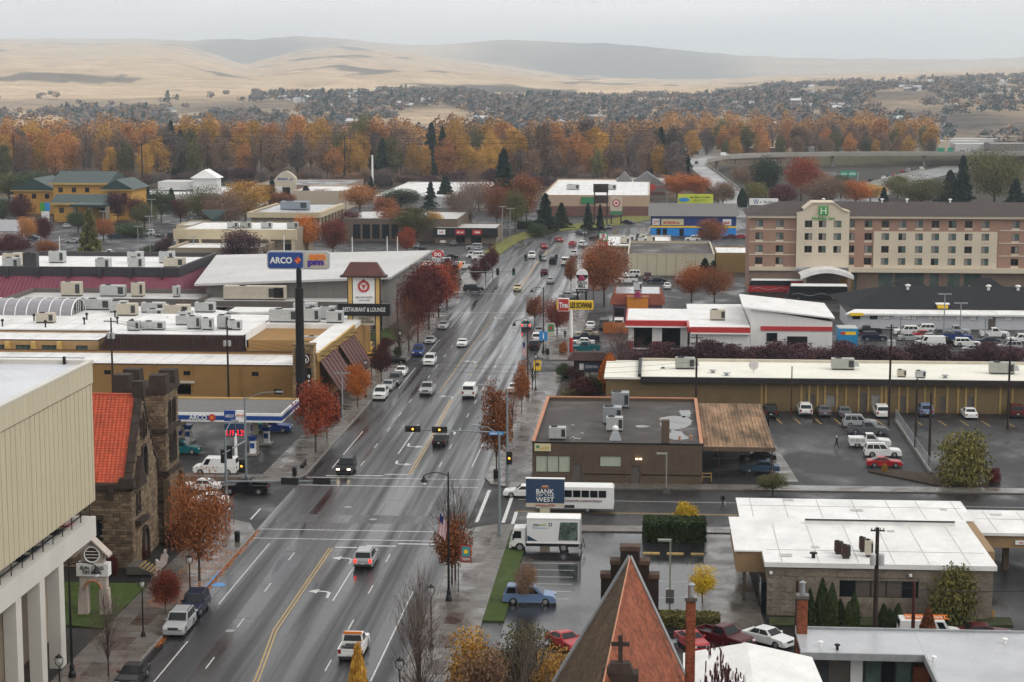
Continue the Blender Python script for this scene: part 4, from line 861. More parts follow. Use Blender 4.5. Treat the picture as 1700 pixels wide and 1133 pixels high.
MB().box(gx,gm2,143.7,150,4.9,5.2).box(gm2,gm2 + 26,116,150,4.9,5.22).build('roof',roofg,ga);MB().box(gx - .1,gm2 - .02,143.45,143.7,4.7,5.25).box(gm2 - .15,gm2,116,143.4,4.7,5.3).build('fascia',lead,ga);MB().box(gx,gm2 + 26,150,150.2,4.8,5.4).build('gravel_stop',lead,ga)
MB().box(gx + .8,gm2 + 25,145,149.6,0,4.9).build('wall',mat('dim_wall',(.06,.065,.07),.7,.15),ga)
for x0,x1,m_ in ((1376,1410,doorm),(1412,1432,white),(1437,1462,glassg),(1464,1485,glass),(1488,1512,glassg)):MB().box(PY(x0,1110,145).x,PY(x1,1110,145).x,144.92,145.0,.8,4.7).build('window',m_,ga)
MB().box(PY(1517,1110,144.5).x,PY(1543,1110,144.5).x,144.4,145,0,4).build('brick_pier',brickr,ga)
for i,(px_,py_) in enumerate(((1362,1075),(1390,1080),(1668,1070),(1550,1100))):q = G(px_,py_,5.2);vent(q.x,q.y,5.2,f'small vent on the grey wet flat roof, {ordn[i]} of four',.5,.16,(white,black)[i == 1],'vents on the grey wet roof')
# ---------------------------------------------------------------- tyre shop
wm_ = mat('white_ribbed_metal',(.70,.69,.67),.5,.06,.6,stretch=(5,5,.2));redwall = mat('dark_red_base',(.32,.02,.025),.5,.1)
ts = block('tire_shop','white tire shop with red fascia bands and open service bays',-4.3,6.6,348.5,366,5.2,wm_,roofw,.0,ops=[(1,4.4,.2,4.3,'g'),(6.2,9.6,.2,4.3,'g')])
MB().box(-4.8,6.4,347.5,348.5,4.6,5.6).box(-4.8,-4.3,348.5,366,4.6,5.6).box(6.4,7.0,339.5,348.4,4.6,5.6).box(7.0,17.6,338.9,339.5,4.6,5.6).build('red_fascia',redp,ts)
MB().box(-4.9,6.4,347.4,348.5,4.35,4.6).build('white_band',white,ts);MB().box(7,17.6,338.8,339.5,4.35,4.6).build('white_band',white,ts)
MB().box(7.0,17.6,339.5,374,0,5.3).build('showroom_wall',wm_,ts);MB().box(6.8,17.6,339.3,375,5.35,5.62).box(-4.5,6.9,348.3,366,5.4,5.66).build('roof_sheet',roofw,ts)
for x in (8.2,9.9,11.6):MB().box(x,x + 1.2,339.3,339.5,.9,2.6).build('window',glass,ts)
[MB().box(*q).build('red_base',redwall,ts) for q in ((-4.35,-3.4,348.3,348.5,0,1.5),(.2,1.8,348.3,348.5,0,1.5),(7,17.6,339.3,339.5,0,.9))]
rib = MB().box(-.03,.03,-.04,0,0,4.3).mesh('cladding_rib')
for k in range(24):obj('cladding_rib',rib,wm_,ts,(7.2 + k * .44 - 1.15,339.5 - 348.5,0))
tr = thing('tire_shop_annex','white metal workshop with sloping roof and red stripe right of the tire shop','building',(25,343,0))
MB().add([(17.8,342,0),(32.4,342,0),(32.4,342,6.4),(17.8,342,8.6),(17.8,371,0),(32.4,368,0),(32.4,368,6.2),(17.8,371,7.6)],[(0,1,2,3),(1,5,6,2),(4,0,3,7),(5,4,7,6)]).build('wall',wm_,tr)
MB().add([(16.4,341.6,9.0),(32.8,341.6,7.2),(33.3,369,6.7),(17,372,8.0),(16.4,341.6,8.7),(32.8,341.6,6.95),(33.3,369,6.4),(17,372,7.7)],[(0,1,2,3),(0,4,5,1),(1,5,6,2),(3,7,4,0)]).build('roof',roofw,tr)
MB().box(19.6,32.4,341.85,342,4.7,5.5).build('red_stripe',redp,tr);MB().box(20.7,22.6,341.85,342,2.6,4.3).build('window',glass,tr);MB().box(24.4,28,341.85,342.0,0,3.7).build('bay_door',darkin,tr);MB().box(17.8,24.3,341.8,342,0,1.3).build('red_base',redwall,tr);MB().box(28.1,32.4,341.8,342,0,.9).build('red_base',redwall,tr)
for k in range(33):
    if not 24.2 < 17.9 + k * .44 < 28.1 and not 20.6 < 17.9 + k * .44 < 22.7:obj('cladding_rib',rib,wm_,tr,(17.9 + k * .44 - 25,-1.0,1.3 - .9))
unit(12.1,349.5,5.6,2.8,2,1.7,'beige air handler on the white tire shop roof',hvacb)
# ---------------------------------------------------------------- middle distance
def bp(name,label,xl,xr,yb,yt,depth,wm,rm=None,par=.4,ops=(),**kw):
    """block placed from its front wall's foot line and top line in the photo; ops in photo pixels (x0,x1,ytop,ybottom,kind)"""
    a,b = G(xl,yb),G(xr,yb);Y = (a.y + b.y) / 2;x0,x1 = PY(xl,yb,Y).x,PY(xr,yb,Y).x;z = PY(xl,yt,Y).z
    o2 = []
    for o in ops:
        p,q = PY(o[0],o[3],Y),PY(o[1],o[2],Y);o2.append((max(.1,p.x - x0),min(x1 - x0 - .1,q.x - x0),max(.05,p.z),min(z + par - .1,q.z),o[4]))
    t = block(name,label,x0,x1,Y,Y + depth,z - par,wm,rm,par,ops=o2,**kw);t['Y'] = Y
    return t,x0,x1,Y,z
warm = mat('warm_grey_panel',(.165,.14,.125),.75,.08,.3,stretch=(6,6,.2));warm2 = mat('grey_panel',(.23,.215,.20),.75,.1,.3,stretch=(6,6,.2))
membr = wet('pale_grey_membrane',(.50,.49,.47),.3,.6,.05,var=.08,fine=.04)
ar = thing('convention_hall','grey convention hall with huge pale tilted roof behind the black pole sign','building',(-72,365,0))
w = MB();wall(w,(-88,365),(1,0),(0,-1),32.4,0,6.6,[(2.5,9.2,0,4.6),(26,28.5,0,2.6)],.4);wall(w,(-55.6,365),(0,1),(1,0),8,0,6.6);w.build('lower_wall',warm,ar)
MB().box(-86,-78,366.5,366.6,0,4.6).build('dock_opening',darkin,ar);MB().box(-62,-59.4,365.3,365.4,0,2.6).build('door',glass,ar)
MB().box(-88,-55.6,365.2,372,6.3,6.5).build('lower_roof',membr,ar)
MB().add([(-89,372,6),(-53.5,372,6),(-53.5,372,10.6),(-89,372,9.0),(-51.5,412,0),(-51.5,412,11),(-53.5,372,0),(-95,428,0),(-95,428,8),(-89,372,0)],[(0,1,2,3),(6,4,5,2),(4,7,8,5),(7,9,3,8)]).build('upper_wall',warm2,ar)
for k in range(14):
    f0,f1 = k / 14,(k + .992) / 14;N0,N1 = Vector((-91,370.5,9.3)),Vector((-51.5,370.5,11.0));F0,F1 = Vector((-101,433,9.4)),Vector((-49.6,424,11.6))
    P = [N0.lerp(N1,f0),N0.lerp(N1,f1),F0.lerp(F1,f1),F0.lerp(F1,f0)];MB().add([*P,*[p - Vector((0,0,.45)) for p in P]],[(0,1,2,3),(0,4,5,1),(1,5,6,2),(2,6,7,3),(3,7,4,0)]).build('roof_sheet',membr,ar)
u_ = unit(-78.3,368.4,6.5,12.2,2.4,2.5,'very long beige air handler on the convention hall roof ledge',hvacb);MB().box(4,5.9,-1.25,-1.2,.5,2.5).build('intake',darkin,u_,local=True)
st2 = thing('outdoor_stair','white steel stair on the side of the convention hall','stair',(-54.6,366,0))
for k in range(14):MB().box(-55.4,-54.2,366 + k * .42,366.4 + k * .42,k * .42,k * .42 + .06).build('tread',steel,st2)
for x in (-55.5,-54.1):MB().tube([(x,366,1),(x,372,7)],.05,5).build('handrail',white,st2)
ec = thing('entrance_canopy','small white entrance canopy under the hotel sign','canopy',(-58,362,0));MB().box(-62.5,-54.5,361,365,3.1,3.5).build('canopy_roof',white,ec)
for x in (-62,-55):MB().box(x - .12,x + .12,361.2,361.45,0,3.1).build('post',steel,ec)
pt = block('parapet_hall','low warm grey hall with long parapet in front of the maroon roof',-127,-88.2,362,380,6.3,warm,membr,.9,ops=[(27,37,.1,4.5,'g'),(8,14,.1,3,'g')])
mar = mat('maroon_standing_seam',(.23,.04,.075),.45,.08,.3)
mm = thing('maroon_mansard_building','wide building with maroon ribbed mansard and white roof full of machinery','building',(-125,398,0))
MB().box(-165,-101,400,436,0,4).build('wall',warm,mm)
n = 76
for k in range(n):# maroon sheets between raised seams
    a0,a1 = -168 + 69 * k / n,-168 + 69 * (k + 1) / n - .03;b0,b1 = -164 + 62 * k / n,-164 + 62 * (k + 1) / n - .03
    MB().quad((a0,396.5,3.1),(a1,396.5,3.1),(b1,400.5,7.6),(b0,400.5,7.6)).build('mansard_sheet',mar,mm)
    MB().tube([(a0,396.45,3.2),(b0,400.45,7.7)],.07,4).build('seam',mar,mm)
for k in range(22):
    a0,a1 = 396.5 + 42 * k / 22,396.5 + 42 * (k + 1) / 22 - .04;b0,b1 = 400.5 + 36 * k / 22,400.5 + 36 * (k + 1) / 22 - .04
    MB().quad((-99,a0,3.1),(-99,a1,3.1),(-102,b1,7.6),(-102,b0,7.6)).build('mansard_sheet',mar,mm);MB().tube([(-98.95,a0,3.2),(-101.95,b0,7.7)],.07,4).build('seam',mar,mm)
MB().box(-164.5,-101.6,400.3,401,7.6,9.6).box(-102.3,-101.6,401,437,7.6,9.6).box(-164,-102.3,436.3,437,7.6,9.6).build('dark_parapet',mat('dark_plum',(.04,.032,.036),.6,.1),mm)
for k in range(9):MB().box(-160 + k * 6.8,-159.4 + k * 6.8,399.6,400.3,7.4,9.4).build('bracket',mat('dark_plum',(.04,.032,.036)),mm)
MB().box(-164,-102.3,401,436.3,8.4,8.6).build('roof',roofw,mm)
for i,(x,y,sx,sy,sz,m_) in enumerate(((-142,412,4,3,2.6,hvacb),(-140,405,3.4,2.4,2.2,hvac),(-135.5,404.5,3,2,3.4,mat('dark_plum',(.04,.032,.036))),(-134.5,420,3.4,2.4,2.4,hvac),(-119.5,405,3,2.4,2.2,hvac),(-116.5,420,3.2,2.4,2.4,hvac),(-113,408,3.2,2.4,2.2,hvac),(-109.5,421,3.2,2.4,2.4,hvac),(-105.5,412,4.4,2.6,1.8,hvacb))):
    unit(x,y,8.6,sx,sy,sz,f'rooftop machine, {ordn[i]} from the left on the maroon mansard roof',m_,'machinery on the maroon mansard roof')
for i,(x,sx,sz) in enumerate(((-117,4,2.6),(-108.5,5,2),(-103.4,2.4,2.6),(-95.5,1.2,2))):unit(x,374,6.3,sx,2,sz,f'rooftop machine, {ordn[i]} from the left on the parapet hall',(hvacb,hvac)[i % 2],'machinery on the parapet hall')
beigeb = mat('beige_block',(.35,.29,.21),.8,.1,.3,fine=.06);creamb = mat('cream_trim',(.55,.46,.31),.75,.08,.3)
t,x0,x1,Y,z = bp('beige_shop','beige block shop with brown name board and white roof',281,430,447,411,32,beigeb,roofw,.5,coping=creamb,ops=[(395,402,425,447,'d'),(410,424,428,440,'w2')])
MB().box(PY(306,420,Y).x,PY(350,420,Y).x,Y - .2,Y,PY(306,424,Y).z,PY(306,419,Y).z).build('name_board',brownt,t);scrib(6,.55,cream,t,((PY(328,421,Y).x) - base(t).x,-.24,PY(306,421.5,Y).z),16)
t,x0,x1,Y,z = bp('cream_arcade','long cream building with broad fascia and square pillars',297,488,434,380,30,beigeb,roofw,.3,ops=[(440,450,402,430,'d'),(470,484,405,430,'w2'),(310,325,405,428,'w2'),(350,366,405,428,'w2')])
MB().box(x0 - 1,x1 + 1,Y - 1.6,Y - .02,z - 2.6,z + .1).build('fascia',creamb,t)
for k in range(6):MB().box(x0 + (x1 - x0) * k / 5 - .35,x0 + (x1 - x0) * k / 5 + .35,Y - 1.5,Y - .8,0,z - 2.6).build('pillar',creamb,t)
for k,px_ in enumerate((375,397,432,476)):unit(PY(px_,380,Y).x,Y + 9,z - .3,3,2,1.5,f'rooftop unit, {ordn[k]} from the left on the cream arcade',(hvac,mat('hvac_olive',(.4,.41,.36)))[k % 2],'units on the cream arcade')
t,x0,x1,Y,z = bp('cream_hall','two-storey cream hall with bluish flat roof and deep side eaves',417,526,396,352,46,beigeb,roofg,.3,opsx=[(3 + k * 6,7 + k * 6,1.2,7,'w3') for k in range(7)],gm=glass)
MB().box(x0 - 1,x1 + 1.6,Y - 1.2,Y - .02,z - 1.6,z + .1).box(x1,x1 + 1.6,Y,Y + 46,z - 1.6,z + .1).box(x0 - 1,x0,Y,Y + 46,z - 1.6,z + .1).build('fascia',creamb,t)
for k in range(8):MB().box(x1 + .8,x1 + 1.4,Y + k * 6.5,Y + k * 6.5 + .6,0,z - 1.6).build('pillar',creamb,t)
unit((x0 + x1) / 2,Y + 20,z - .3,9,5,2.4,'large blue-grey plant box in the middle of the cream hall roof',mat('plant_blue',(.28,.32,.36),.5,.1))
dgreen = mat('dark_green_roof',(.012,.042,.036),.5,.1);orangew = mat('orange_stucco',(.55,.30,.07),.8,.1)
def gable(mb,x0,x1,y0,y1,ze,zr,ax='x',ov=.6,k=0):
    if ax == 'x':ym = (y0 + y1) / 2;V = [(x0 - ov,y0 - ov,ze),(x1 + ov,y0 - ov,ze),(x1 + ov,ym,zr),(x0 - ov,ym,zr),(x1 + ov,y1 + ov,ze),(x0 - ov,y1 + ov,ze)];F = [(0,1,2,3),(3,2,4,5),(0,3,5),(1,4,2),(0,5,4,1)]
    else:xm = (x0 + x1) / 2;V = [(x0 - ov,y0 - ov,ze),(x1 + ov,y0 - ov,ze),(xm,y0 - ov,zr),(x0 - ov,y1 + ov,ze),(x1 + ov,y1 + ov,ze),(xm,y1 + ov,zr)];F = [(0,2,5,3),(2,1,4,5),(0,1,2),(4,3,5),(0,3,4,1)]
    return mb.add(V,F,k)
# orange inn with dark green roofs
oi = thing('orange_green_inn','orange stucco inn with stacked dark green roofs at far left','hotel',(-205,660,0))
bx_ = lambda px_,Y:PY(px_,300,Y).x
for nm,a,b_,Y,D,zt,zr in (('wing',22,90,700,22,9,13.5),('main_block',88,175,690,26,12,16),('tower_wing',170,218,672,20,11,14.5),('porch_block',88,180,660,14,6.5,9.5)):
    x0,x1 = bx_(a,Y),bx_(b_,Y);p = MB().box(x0,x1,Y,Y + D,0,zt).build(nm,orangew,oi);gable(MB(),x0,x1,Y,Y + D,zt,zr,'y' if nm in ('wing','tower_wing') else 'x',1.2).build('roof',dgreen,p)
    gable(MB(),x0 + .6,x1 - .6,Y + .3,Y + D - .3,zt,zr - .5,'y' if nm in ('wing','tower_wing') else 'x',0).build('gable_wall',orangew,p)
    MB().box(x0 - 1,x1 + 1,Y - 1.1,Y - .8,zt - .4,zt + .3).build('eaves_board',gold,p)
    for k in range(int((x1 - x0) / 5)):MB().box(x0 + 2 + k * 5,x0 + 3.6 + k * 5,Y - .08,Y - .02,zt - 3.2,zt - 1.4).build('window',glass,p)
MB().box(bx_(120,652),bx_(178,652),648,660,6.2,7).build('porch_roof',dgreen,oi)
for px_ in (122,150,176):MB().box(bx_(px_,650) - .6,bx_(px_,650) + .6,650,651.2,0,6.2).build('porch_column',beigeb,oi)
fp = None
whb = mat('pale_grey_wall',(.55,.55,.54),.75,.06,.2)
t,x0,x1,Y,z = bp('pale_superstore','pale grey superstore with peaked white entrance beyond the orange inn',222,420,345,322,60,whb,roofw,.6)
xa,xb = PY(292,320,Y).x,PY(333,320,Y).x;MB().box(xa,xb,Y + 28,Y + 36,0,z + 5).build('entrance_block',whb,t);gable(MB(),xa,xb,Y + 28,Y + 36,z + 5,z + 8.5,'y',1).build('entrance_roof',white,t)
MB().box(x0 + 2,xa,Y + 30,Y + 46,z,z + 3.4).build('rear_parapet',whb,t)
t,x0,x1,Y,z = bp('arched_sign_store','beige store with curved white entrance arch far behind the cream hall',420,575,325,306,50,mat('pinkish_block',(.34,.25,.20),.8,.1),roofg,.5)
xa,xb = PY(458,300,Y).x,PY(492,300,Y).x;P = [(xa,0),(xb,0),(xb,z + 3)] + [(xb + (xa - xb) * k / 8,z + 3 + 3 * math.sin(math.pi * k / 8)) for k in range(1,8)] + [(xa,z + 3)]
b = MB();b.add([(p[0],Y - 1.5,p[1]) for p in P] + [(p[0],Y + 2,p[1]) for p in P],[tuple(range(11)),*[(i,(i + 1) % 11,11 + (i + 1) % 11,11 + i)[::-1] for i in range(11)]]);b.build('entrance_arch',cream,t)
MB().box(xa + 2.5,xb - 2.5,Y - 1.62,Y - 1.52,0,z - 1).build('dark_entrance',darkin,t);scrib((xb - xa) * .75,1.2,blue,t,((xa + xb) / 2 - base(t).x,-1.55,z + 2.6))
t,x0,x1,Y,z = bp('beige_rear_store','beige store box with plain wall behind the cream hall',487,575,348,316,40,mat('pink_beige',(.50,.42,.33),.8,.06),roofw,.5)
bp('white_long_store','long bright white flat roof behind the dark pines',620,800,345,325,110,whb,roofw,.3)
bp('strip_mall','low tan strip mall with pale flat roof behind the bare birch',570,760,400,362,40,mat('brown_strip',(.16,.12,.09),.8,.12),membr,.5,ops=[(586 + k * 16,598 + k * 16,372,396,'w2') for k in range(7)])
t,x0,x1,Y,z = bp('auto_parts_shop','low shop with black fascia and red name boards behind the ice cream stand',722,824,404,378,22,mat('taupe_block',(.23,.185,.145),.8,.1),membr,.3,ops=[(757,772,390,403,'w2'),(782,799,390,403,'w2')])
MB().box(x0 - .5,x1 + .5,Y - 1.2,Y - .02,z - 2.6,z + .1).build('black_fascia',black,t)
for a,b_,m_,tx in ((727,740,white,'TIRES'),(757,772,redp,'AUTO'),(785,800,redp,'PARTS')):
    xa,xb = PY(a,384,Y).x,PY(b_,384,Y).x;MB().box(xa,xb,Y - 1.35,Y - 1.2,z - 1.9,z - .4).build('name_board',m_,t);scrib((xb - xa) * .7,.7,redp if m_ is white else white,t,((xa + xb) / 2 - base(t).x,-1.36,z - 1.15),6)
dq = thing('ice_cream_stand','small red ice cream stand with flat grey roof beside the red trees','building',(-62,470,0))
xa,xb = PY(700,450,462).x,PY(757,450,462).x;MB().box(xa,xb,462,474,0,3.2).build('wall',beigeb,dq);MB().box(xa - .4,xb + .4,461.6,474.4,3.2,4.4).build('red_fascia',orange,dq);MB().box(xa,xb,462,474,4.41,4.5).build('roof',roofg,dq);unit((xa + xb) / 2,468,4.5,4.5,2,1.2,'low grey unit on the ice cream stand roof',hvac)
for k in range(4):MB().box(xa + 1 + k * 2,xa + 2.4 + k * 2,461.95,461.99,.9,2.6).build('window',glass,dq)
tg = mat('target_tan',(.47,.34,.24),.8,.06,.2);tg2 = mat('target_brown',(.20,.10,.085),.8,.08)
t,x0,x1,Y,z = bp('red_bullseye_store','big tan and brown discount store with wide white roof past the bend',900,1078,358,323,120,tg,roofw,.5)
MB().box(x0,x1 + .1,Y - .15,Y - .02,0,3.6).build('brown_base',tg2,t)
xa,xb = PY(965,330,Y).x,PY(992,330,Y).x;MB().box(xa,xb,Y - .4,Y - .1,z - 3.2,z - .7).build('green_board',green,t)
for k,px_ in enumerate((925,972,990)):unit(PY(px_,312,Y).x + 4,Y + 45,z - .5,5,3,1.8,f'rooftop unit, {ordn[k]} from the left on the discount store',hvac,'units on the discount store')
t,x0,x1,Y,z = bp('grey_peaked_mall','grey mall front with twin peaks and red emblem right of the discount store',1020,1105,330,305,60,mat('mall_grey',(.28,.26,.25),.8,.08),membr,.5)
for a,b_ in ((1022,1050),(1048,1100)):
    xa,xb = PY(a,305,Y).x,PY(b_,305,Y).x;gable(MB(),xa,xb,Y + 2,Y + 14,z,z + 5,'y',.5).build('peak',mat('mall_roof',(.2,.19,.19),.7,.1),t)
MB().disc((PY(1083,308,Y).x,Y - .05,z - 1.4),(0,-1,0),1.5,20).build('round_emblem',redp,t);MB().box(x0,x1,Y - .2,Y - .05,z - 4.6,z - 3.2).build('red_band',tg2,t);text('TARGET',5,.9,redp,t,(PY(1094,308,Y).x - base(t).x,-.1,z - 1.4))
# blue paint store: gabled
bl = mat('bright_blue_wall',(.008,.24,.68),.6,.06);bld = mat('deep_blue_wall',(.008,.035,.22),.6,.06)
bs = thing('blue_paint_store','bright blue gabled body shop with yellow stripe','building',(12,618,0))
a,b_ = G(1080,391),G(1222,391);Y = a.y;x0,x1 = a.x,PY(1222,391,Y).x;z = PY(1080,358,Y).z
MB().box(x0,x1,Y,Y + 24,0,z * .42).build('lower_wall',bl,bs);MB().box(x0,x1,Y,Y + 24,z * .42,z).build('upper_wall',bld,bs);MB().box(x0 - .05,x1 + .05,Y - .1,Y - .01,z * .42,z * .42 + .55).box(x1 + .01,x1 + .1,Y,Y + 24,z * .42,z * .42 + .55).build('yellow_stripe',yellow,bs)
gable(MB(),x0,x1,Y,Y + 24,z,z + 3.4,'x',.8).build('roof',mat('grey_shingle',(.2,.19,.18),.8,.1),bs)
MB().add([(x1 + .05,Y,z),(x1 + .05,Y + 24,z),(x1 + .05,Y + 12,z + 3)],[(0,1,2)]).build('gable_wall',bl,bs)
for i_,(a,b_,m_,tx) in enumerate(((1083,1095,white,'3M'),(1098,1135,mat('sign_cream',(.62,.56,.33)),'Auto Paint & Collision'),(1200,1214,white,'PPG'))):xa,xb = PY(a,365,Y).x,PY(b_,365,Y).x;MB().box(xa,xb,Y - .2,Y - .05,z * .55,z * .86).build('sign_board',m_,bs);(text(tx,(xb - xa) * .8,z * .2,redp,bs,((xa + xb) / 2 - 12,Y - .24 - 618,z * .7)) if i_ == 0 else scrib((xb - xa) * .8,z * .18,redp,bs,((xa + xb) / 2 - 12,Y - .22 - 618,z * .68),11))
for px_ in (1090,1100,1128,1160):MB().box(PY(px_,380,Y).x,PY(px_,380,Y).x + 1.4,Y - .08,Y - .02,.1,2.4).build('door',glass,bs)
t,x0,x1,Y,z = bp('convenience_store','flat white-roofed convenience store with pale parapet by the red price sign',990,1115,432,407,38,mat('pale_taupe',(.43,.40,.36),.8,.06),roofw,.5)
MB().box(x0,x1,Y - .12,Y - .02,z - .9,z - .3).build('green_stripe',green,t);MB().box(x0,x1,Y - .2,Y - .12,z - .75,z - .55).build('red_stripe',redp,t)
for k,px_ in enumerate((1036,1043,1062,1066,1080,1052)):unit(PY(px_,400,Y).x,Y + 12 + (k % 3) * 6,z - .5,2.6,1.8,1.5,f'rooftop unit, {ordn[k]} in the cluster on the convenience store roof',(hvacb,hvac)[k % 2],'units on the convenience store')
t,x0,x1,Y,z = bp('cream_warehouse','plain cream block warehouse behind the taco restaurant',1042,1186,457,421,40,mat('cream_block',(.53,.48,.36),.8,.06),tarr,.6,coping=cream)
for k in range(9):MB().box(x0 + (x1 - x0) * k / 9,x0 + (x1 - x0) * k / 9 + .08,Y - .04,Y,0,z).build('panel_joint',beigeb,t)
bp('tan_corner_store','small tan store with white roof between the cream warehouse and hotel',1188,1246,452,419,20,mat('ochre_block',(.30,.19,.075),.8,.08),roofw,.3)
tb2 = thing('taco_restaurant','restaurant with red tiled mansard and orange tower front','restaurant',(-6,395,0))
Y = G(1050,532).y;x0,x1 = PY(1012,532,Y).x,PY(1104,532,Y).x;ztop = PY(1050,488,Y).z
MB().box(x0 + .6,x1 - .6,Y,Y + 14,0,3.4).build('wall',mat('plum_band',(.22,.13,.17),.7,.1),tb2);rt = mat('red_clay_tile',(.26,.075,.045),.7,.15,.6,fine=.2)
for k in range(5):f = k / 5;z0_ = 3.4 + (ztop - 3.4) * f;MB().frus((x0 + f * .9,x1 - f * .9,Y - .5 + f * .9,Y + 14),(x0 + f * .9 + .16,x1 - f * .9 - .16,Y - .5 + f * .9 + .16,Y + 14),z0_,z0_ + (ztop - 3.4) / 5 + .05).build('tile_course',rt,tb2)
MB().box(x0 + 1.2,x1 - 1.2,Y + .8,Y + 13.6,ztop + .06,ztop + .1).build('roof',roofg,tb2)
xa,xb = PY(1041,520,Y).x,PY(1076,520,Y).x;MB().box(xa,xb,Y - 1.0,Y + .6,0,5.0).build('orange_tower',mat('orange_front',(.62,.23,.035),.7,.06),tb2);MB().box(xa - .1,xb + .1,Y - 1.1,Y + .7,5.0,5.25).build('tower_cap',terr,tb2)
MB().box(xa + 1,xb - 1,Y - 1.05,Y - 1.0,0,2.6).build('arched_door',glass,tb2)
b = MB();cx = (xa + xb) / 2;b.lathe([(.95,0),(.8,.15),(.6,.8),(.35,1.05),(.1,1.15)],12,c=(0,0,0));o = b.build('bell_emblem',mat('bell_magenta',(.30,.01,.07),.4,.05),tb2,local=True);o.location = (cx + 6,Y - 1.1 - 395,5.0);o.scale = (1,.35,1.2)
for px_ in (1020,1088):MB().box(PY(px_,520,Y).x,PY(px_,520,Y).x + 2,Y - .05,Y - .01,1,2.6).build('window',yellow if px_ > 1050 else glass,tb2)
unit((x0 + x1) / 2,Y + 6,ztop + .1,1.8,1.6,1.5,'square roof unit behind the orange taco restaurant tower',hvac)
fence_m = mat('orange_fence',(.45,.14,.035),.7,.12);fe = thing('orange_fence','orange board fence enclosure beside the tire shop','fence',(-9,372,0))
for k in range(14):MB().box(-9.6 + k * .36,-9.27 + k * .36,372,372.08,0,2.2).build('board',fence_m,fe)
# ---------------------------------------------------------------- five-storey hotel
pink = mat('pink_brick',(.41,.25,.185),.8,.07,.3,fine=.06);hcream = mat('hotel_cream',(.64,.555,.43),.75,.05,.2);hst = mat('hotel_stone',(.27,.195,.15),.8,.12,.5,fine=.1)
HY = 446.;hx = lambda p_:PY(p_,410,HY).x;hz = lambda p_:PY(1400,p_,HY).z
ho = thing('five_storey_hotel','five-storey pink and cream hotel with brown hip roof and green sign','hotel',(58,HY,0))
XA,XB,ZE = hx(1244),hx(1760),hz(361)
cols = [1260,1294,1341,1364,1389,1412,1441,1469,1497,1525,1552,1580,1607,1635,1685,1712]
rows = [371,392,413,433];ww,wh = 1.75,1.6
inG = lambda c:1322 < c < 1408
def hop(cs,xo,rws,Yo=0):return [(hx(c) - ww / 2 - xo,hx(c) + ww / 2 - xo,hz(r_) - wh / 2,hz(r_) + wh / 2) for c in cs for r_ in rws]
w = MB();zc0 = hz(443)
wall(w,(XA,HY),(1,0),(0,-1),hx(1322) - XA,zc0,ZE,hop([1260,1294],XA,rows),.18)
w.build('pink_wall',pink,ho);w = MB();wall(w,(hx(1406),HY),(1,0),(0,-1),hx(1450) - hx(1406),zc0,ZE,hop([1412,1441],hx(1406),rows),.18)
wall(w,(hx(1450),HY),(1,0),(0,-1),hx(1655) - hx(1450),hz(384),ZE,hop(cols[7:14],hx(1450),rows[:1]),.18)
wall(w,(hx(1655),HY),(1,0),(0,-1),XB - hx(1655),zc0,ZE,hop(cols[14:],hx(1655),rows),.18)
w.build('pink_wall',pink,ho);w = MB();wall(w,(XA,HY),(0,1),(-1,0),18,0,ZE);w.build('side_wall',pink,ho)
w = MB();wall(w,(hx(1450),HY - .25),(1,0),(0,-1),hx(1655) - hx(1450),zc0,hz(384),hop(cols[7:14],hx(1450),rows[1:]),.3);w.box(hx(1450),hx(1655),HY - .25,HY + .1,hz(384) - .01,hz(384) + .1);w.build('cream_wall',hcream,ho)
gx0,gx1 = hx(1321),hx(1409);w = MB();wall(w,(gx0,HY - 1),(1,0),(0,-1),gx1 - gx0,zc0,hz(352),hop([1341,1364,1389],gx0,rows[:3]),.3);gm_ = (gx0 + gx1) / 2;P = [(gx0,hz(352)),(gx1,hz(352)),(gx1 - 1.5,hz(349)),(gm_ + 2.5,hz(337)),(gm_ - 2.5,hz(337)),(gx0 + 1.5,hz(349))]
w.add([(p[0],HY - 1,p[1]) for p in P],[tuple(range(6))]);w.box(gx0,gx0 + .05,HY - 1,HY,zc0,hz(352)).box(gx1 - .05,gx1,HY - 1,HY,zc0,hz(352));w.build('gable_front',hcream,ho)
for (x0,z0_),(x1,z1_) in zip(P[1:],P[2:]):
    MB().add([(x0,HY - 1.3,z0_),(x1,HY - 1.3,z1_),(x1,HY + 6,z1_),(x0,HY + 6,z0_),(x0,HY - 1.3,z0_ + .35),(x1,HY - 1.3,z1_ + .35),(x1,HY + 6,z1_ + .35),(x0,HY + 6,z0_ + .35)],[(0,1,5,4)[::-1],(4,5,6,7)[::-1]]).build('gable_trim',hcream,ho)
winm = mat('bronze_frame',(.10,.085,.07),.5,.1);room = mat('room_dark',(.02,.018,.016),.1,.2,spec=.7)
k_ = 0
for c in cols:
    for r_ in rows:
        if inG(c) and r_ > 420:continue
        Yo = HY - 1 if inG(c) else (HY - .25 if 1450 < c < 1655 and r_ > 380 else HY);xo = hx(c) - ww / 2
        pick = random.choice(([room,curtain],[curtain,glassg],[room,glassg],[room,room],[curtain,glassg]))
        w_ = window(ho,(0,Yo),(1,0),(0,-1),(xo,xo + ww,hz(r_) - wh / 2,hz(r_) + wh / 2),.16,2,1,winm,pick)
        obj('vent_grille',MB().box(0,ww,-.22,-.1,-.6,-.1).mesh('vent_grille') if k_ == 0 else vg_,hcream,w_);k_ += 1
        if k_ == 1:vg_ = w_.children[-1].data
for r_ in (381,402,423):
    MB().box(XA,gx0,HY - .1,HY - .005,hz(r_) - .1,hz(r_) + .12).build('string_course',hcream,ho);MB().box(hx(1658),XB,HY - .1,HY - .005,hz(r_) - .1,hz(r_) + .12).build('string_course',hcream,ho)
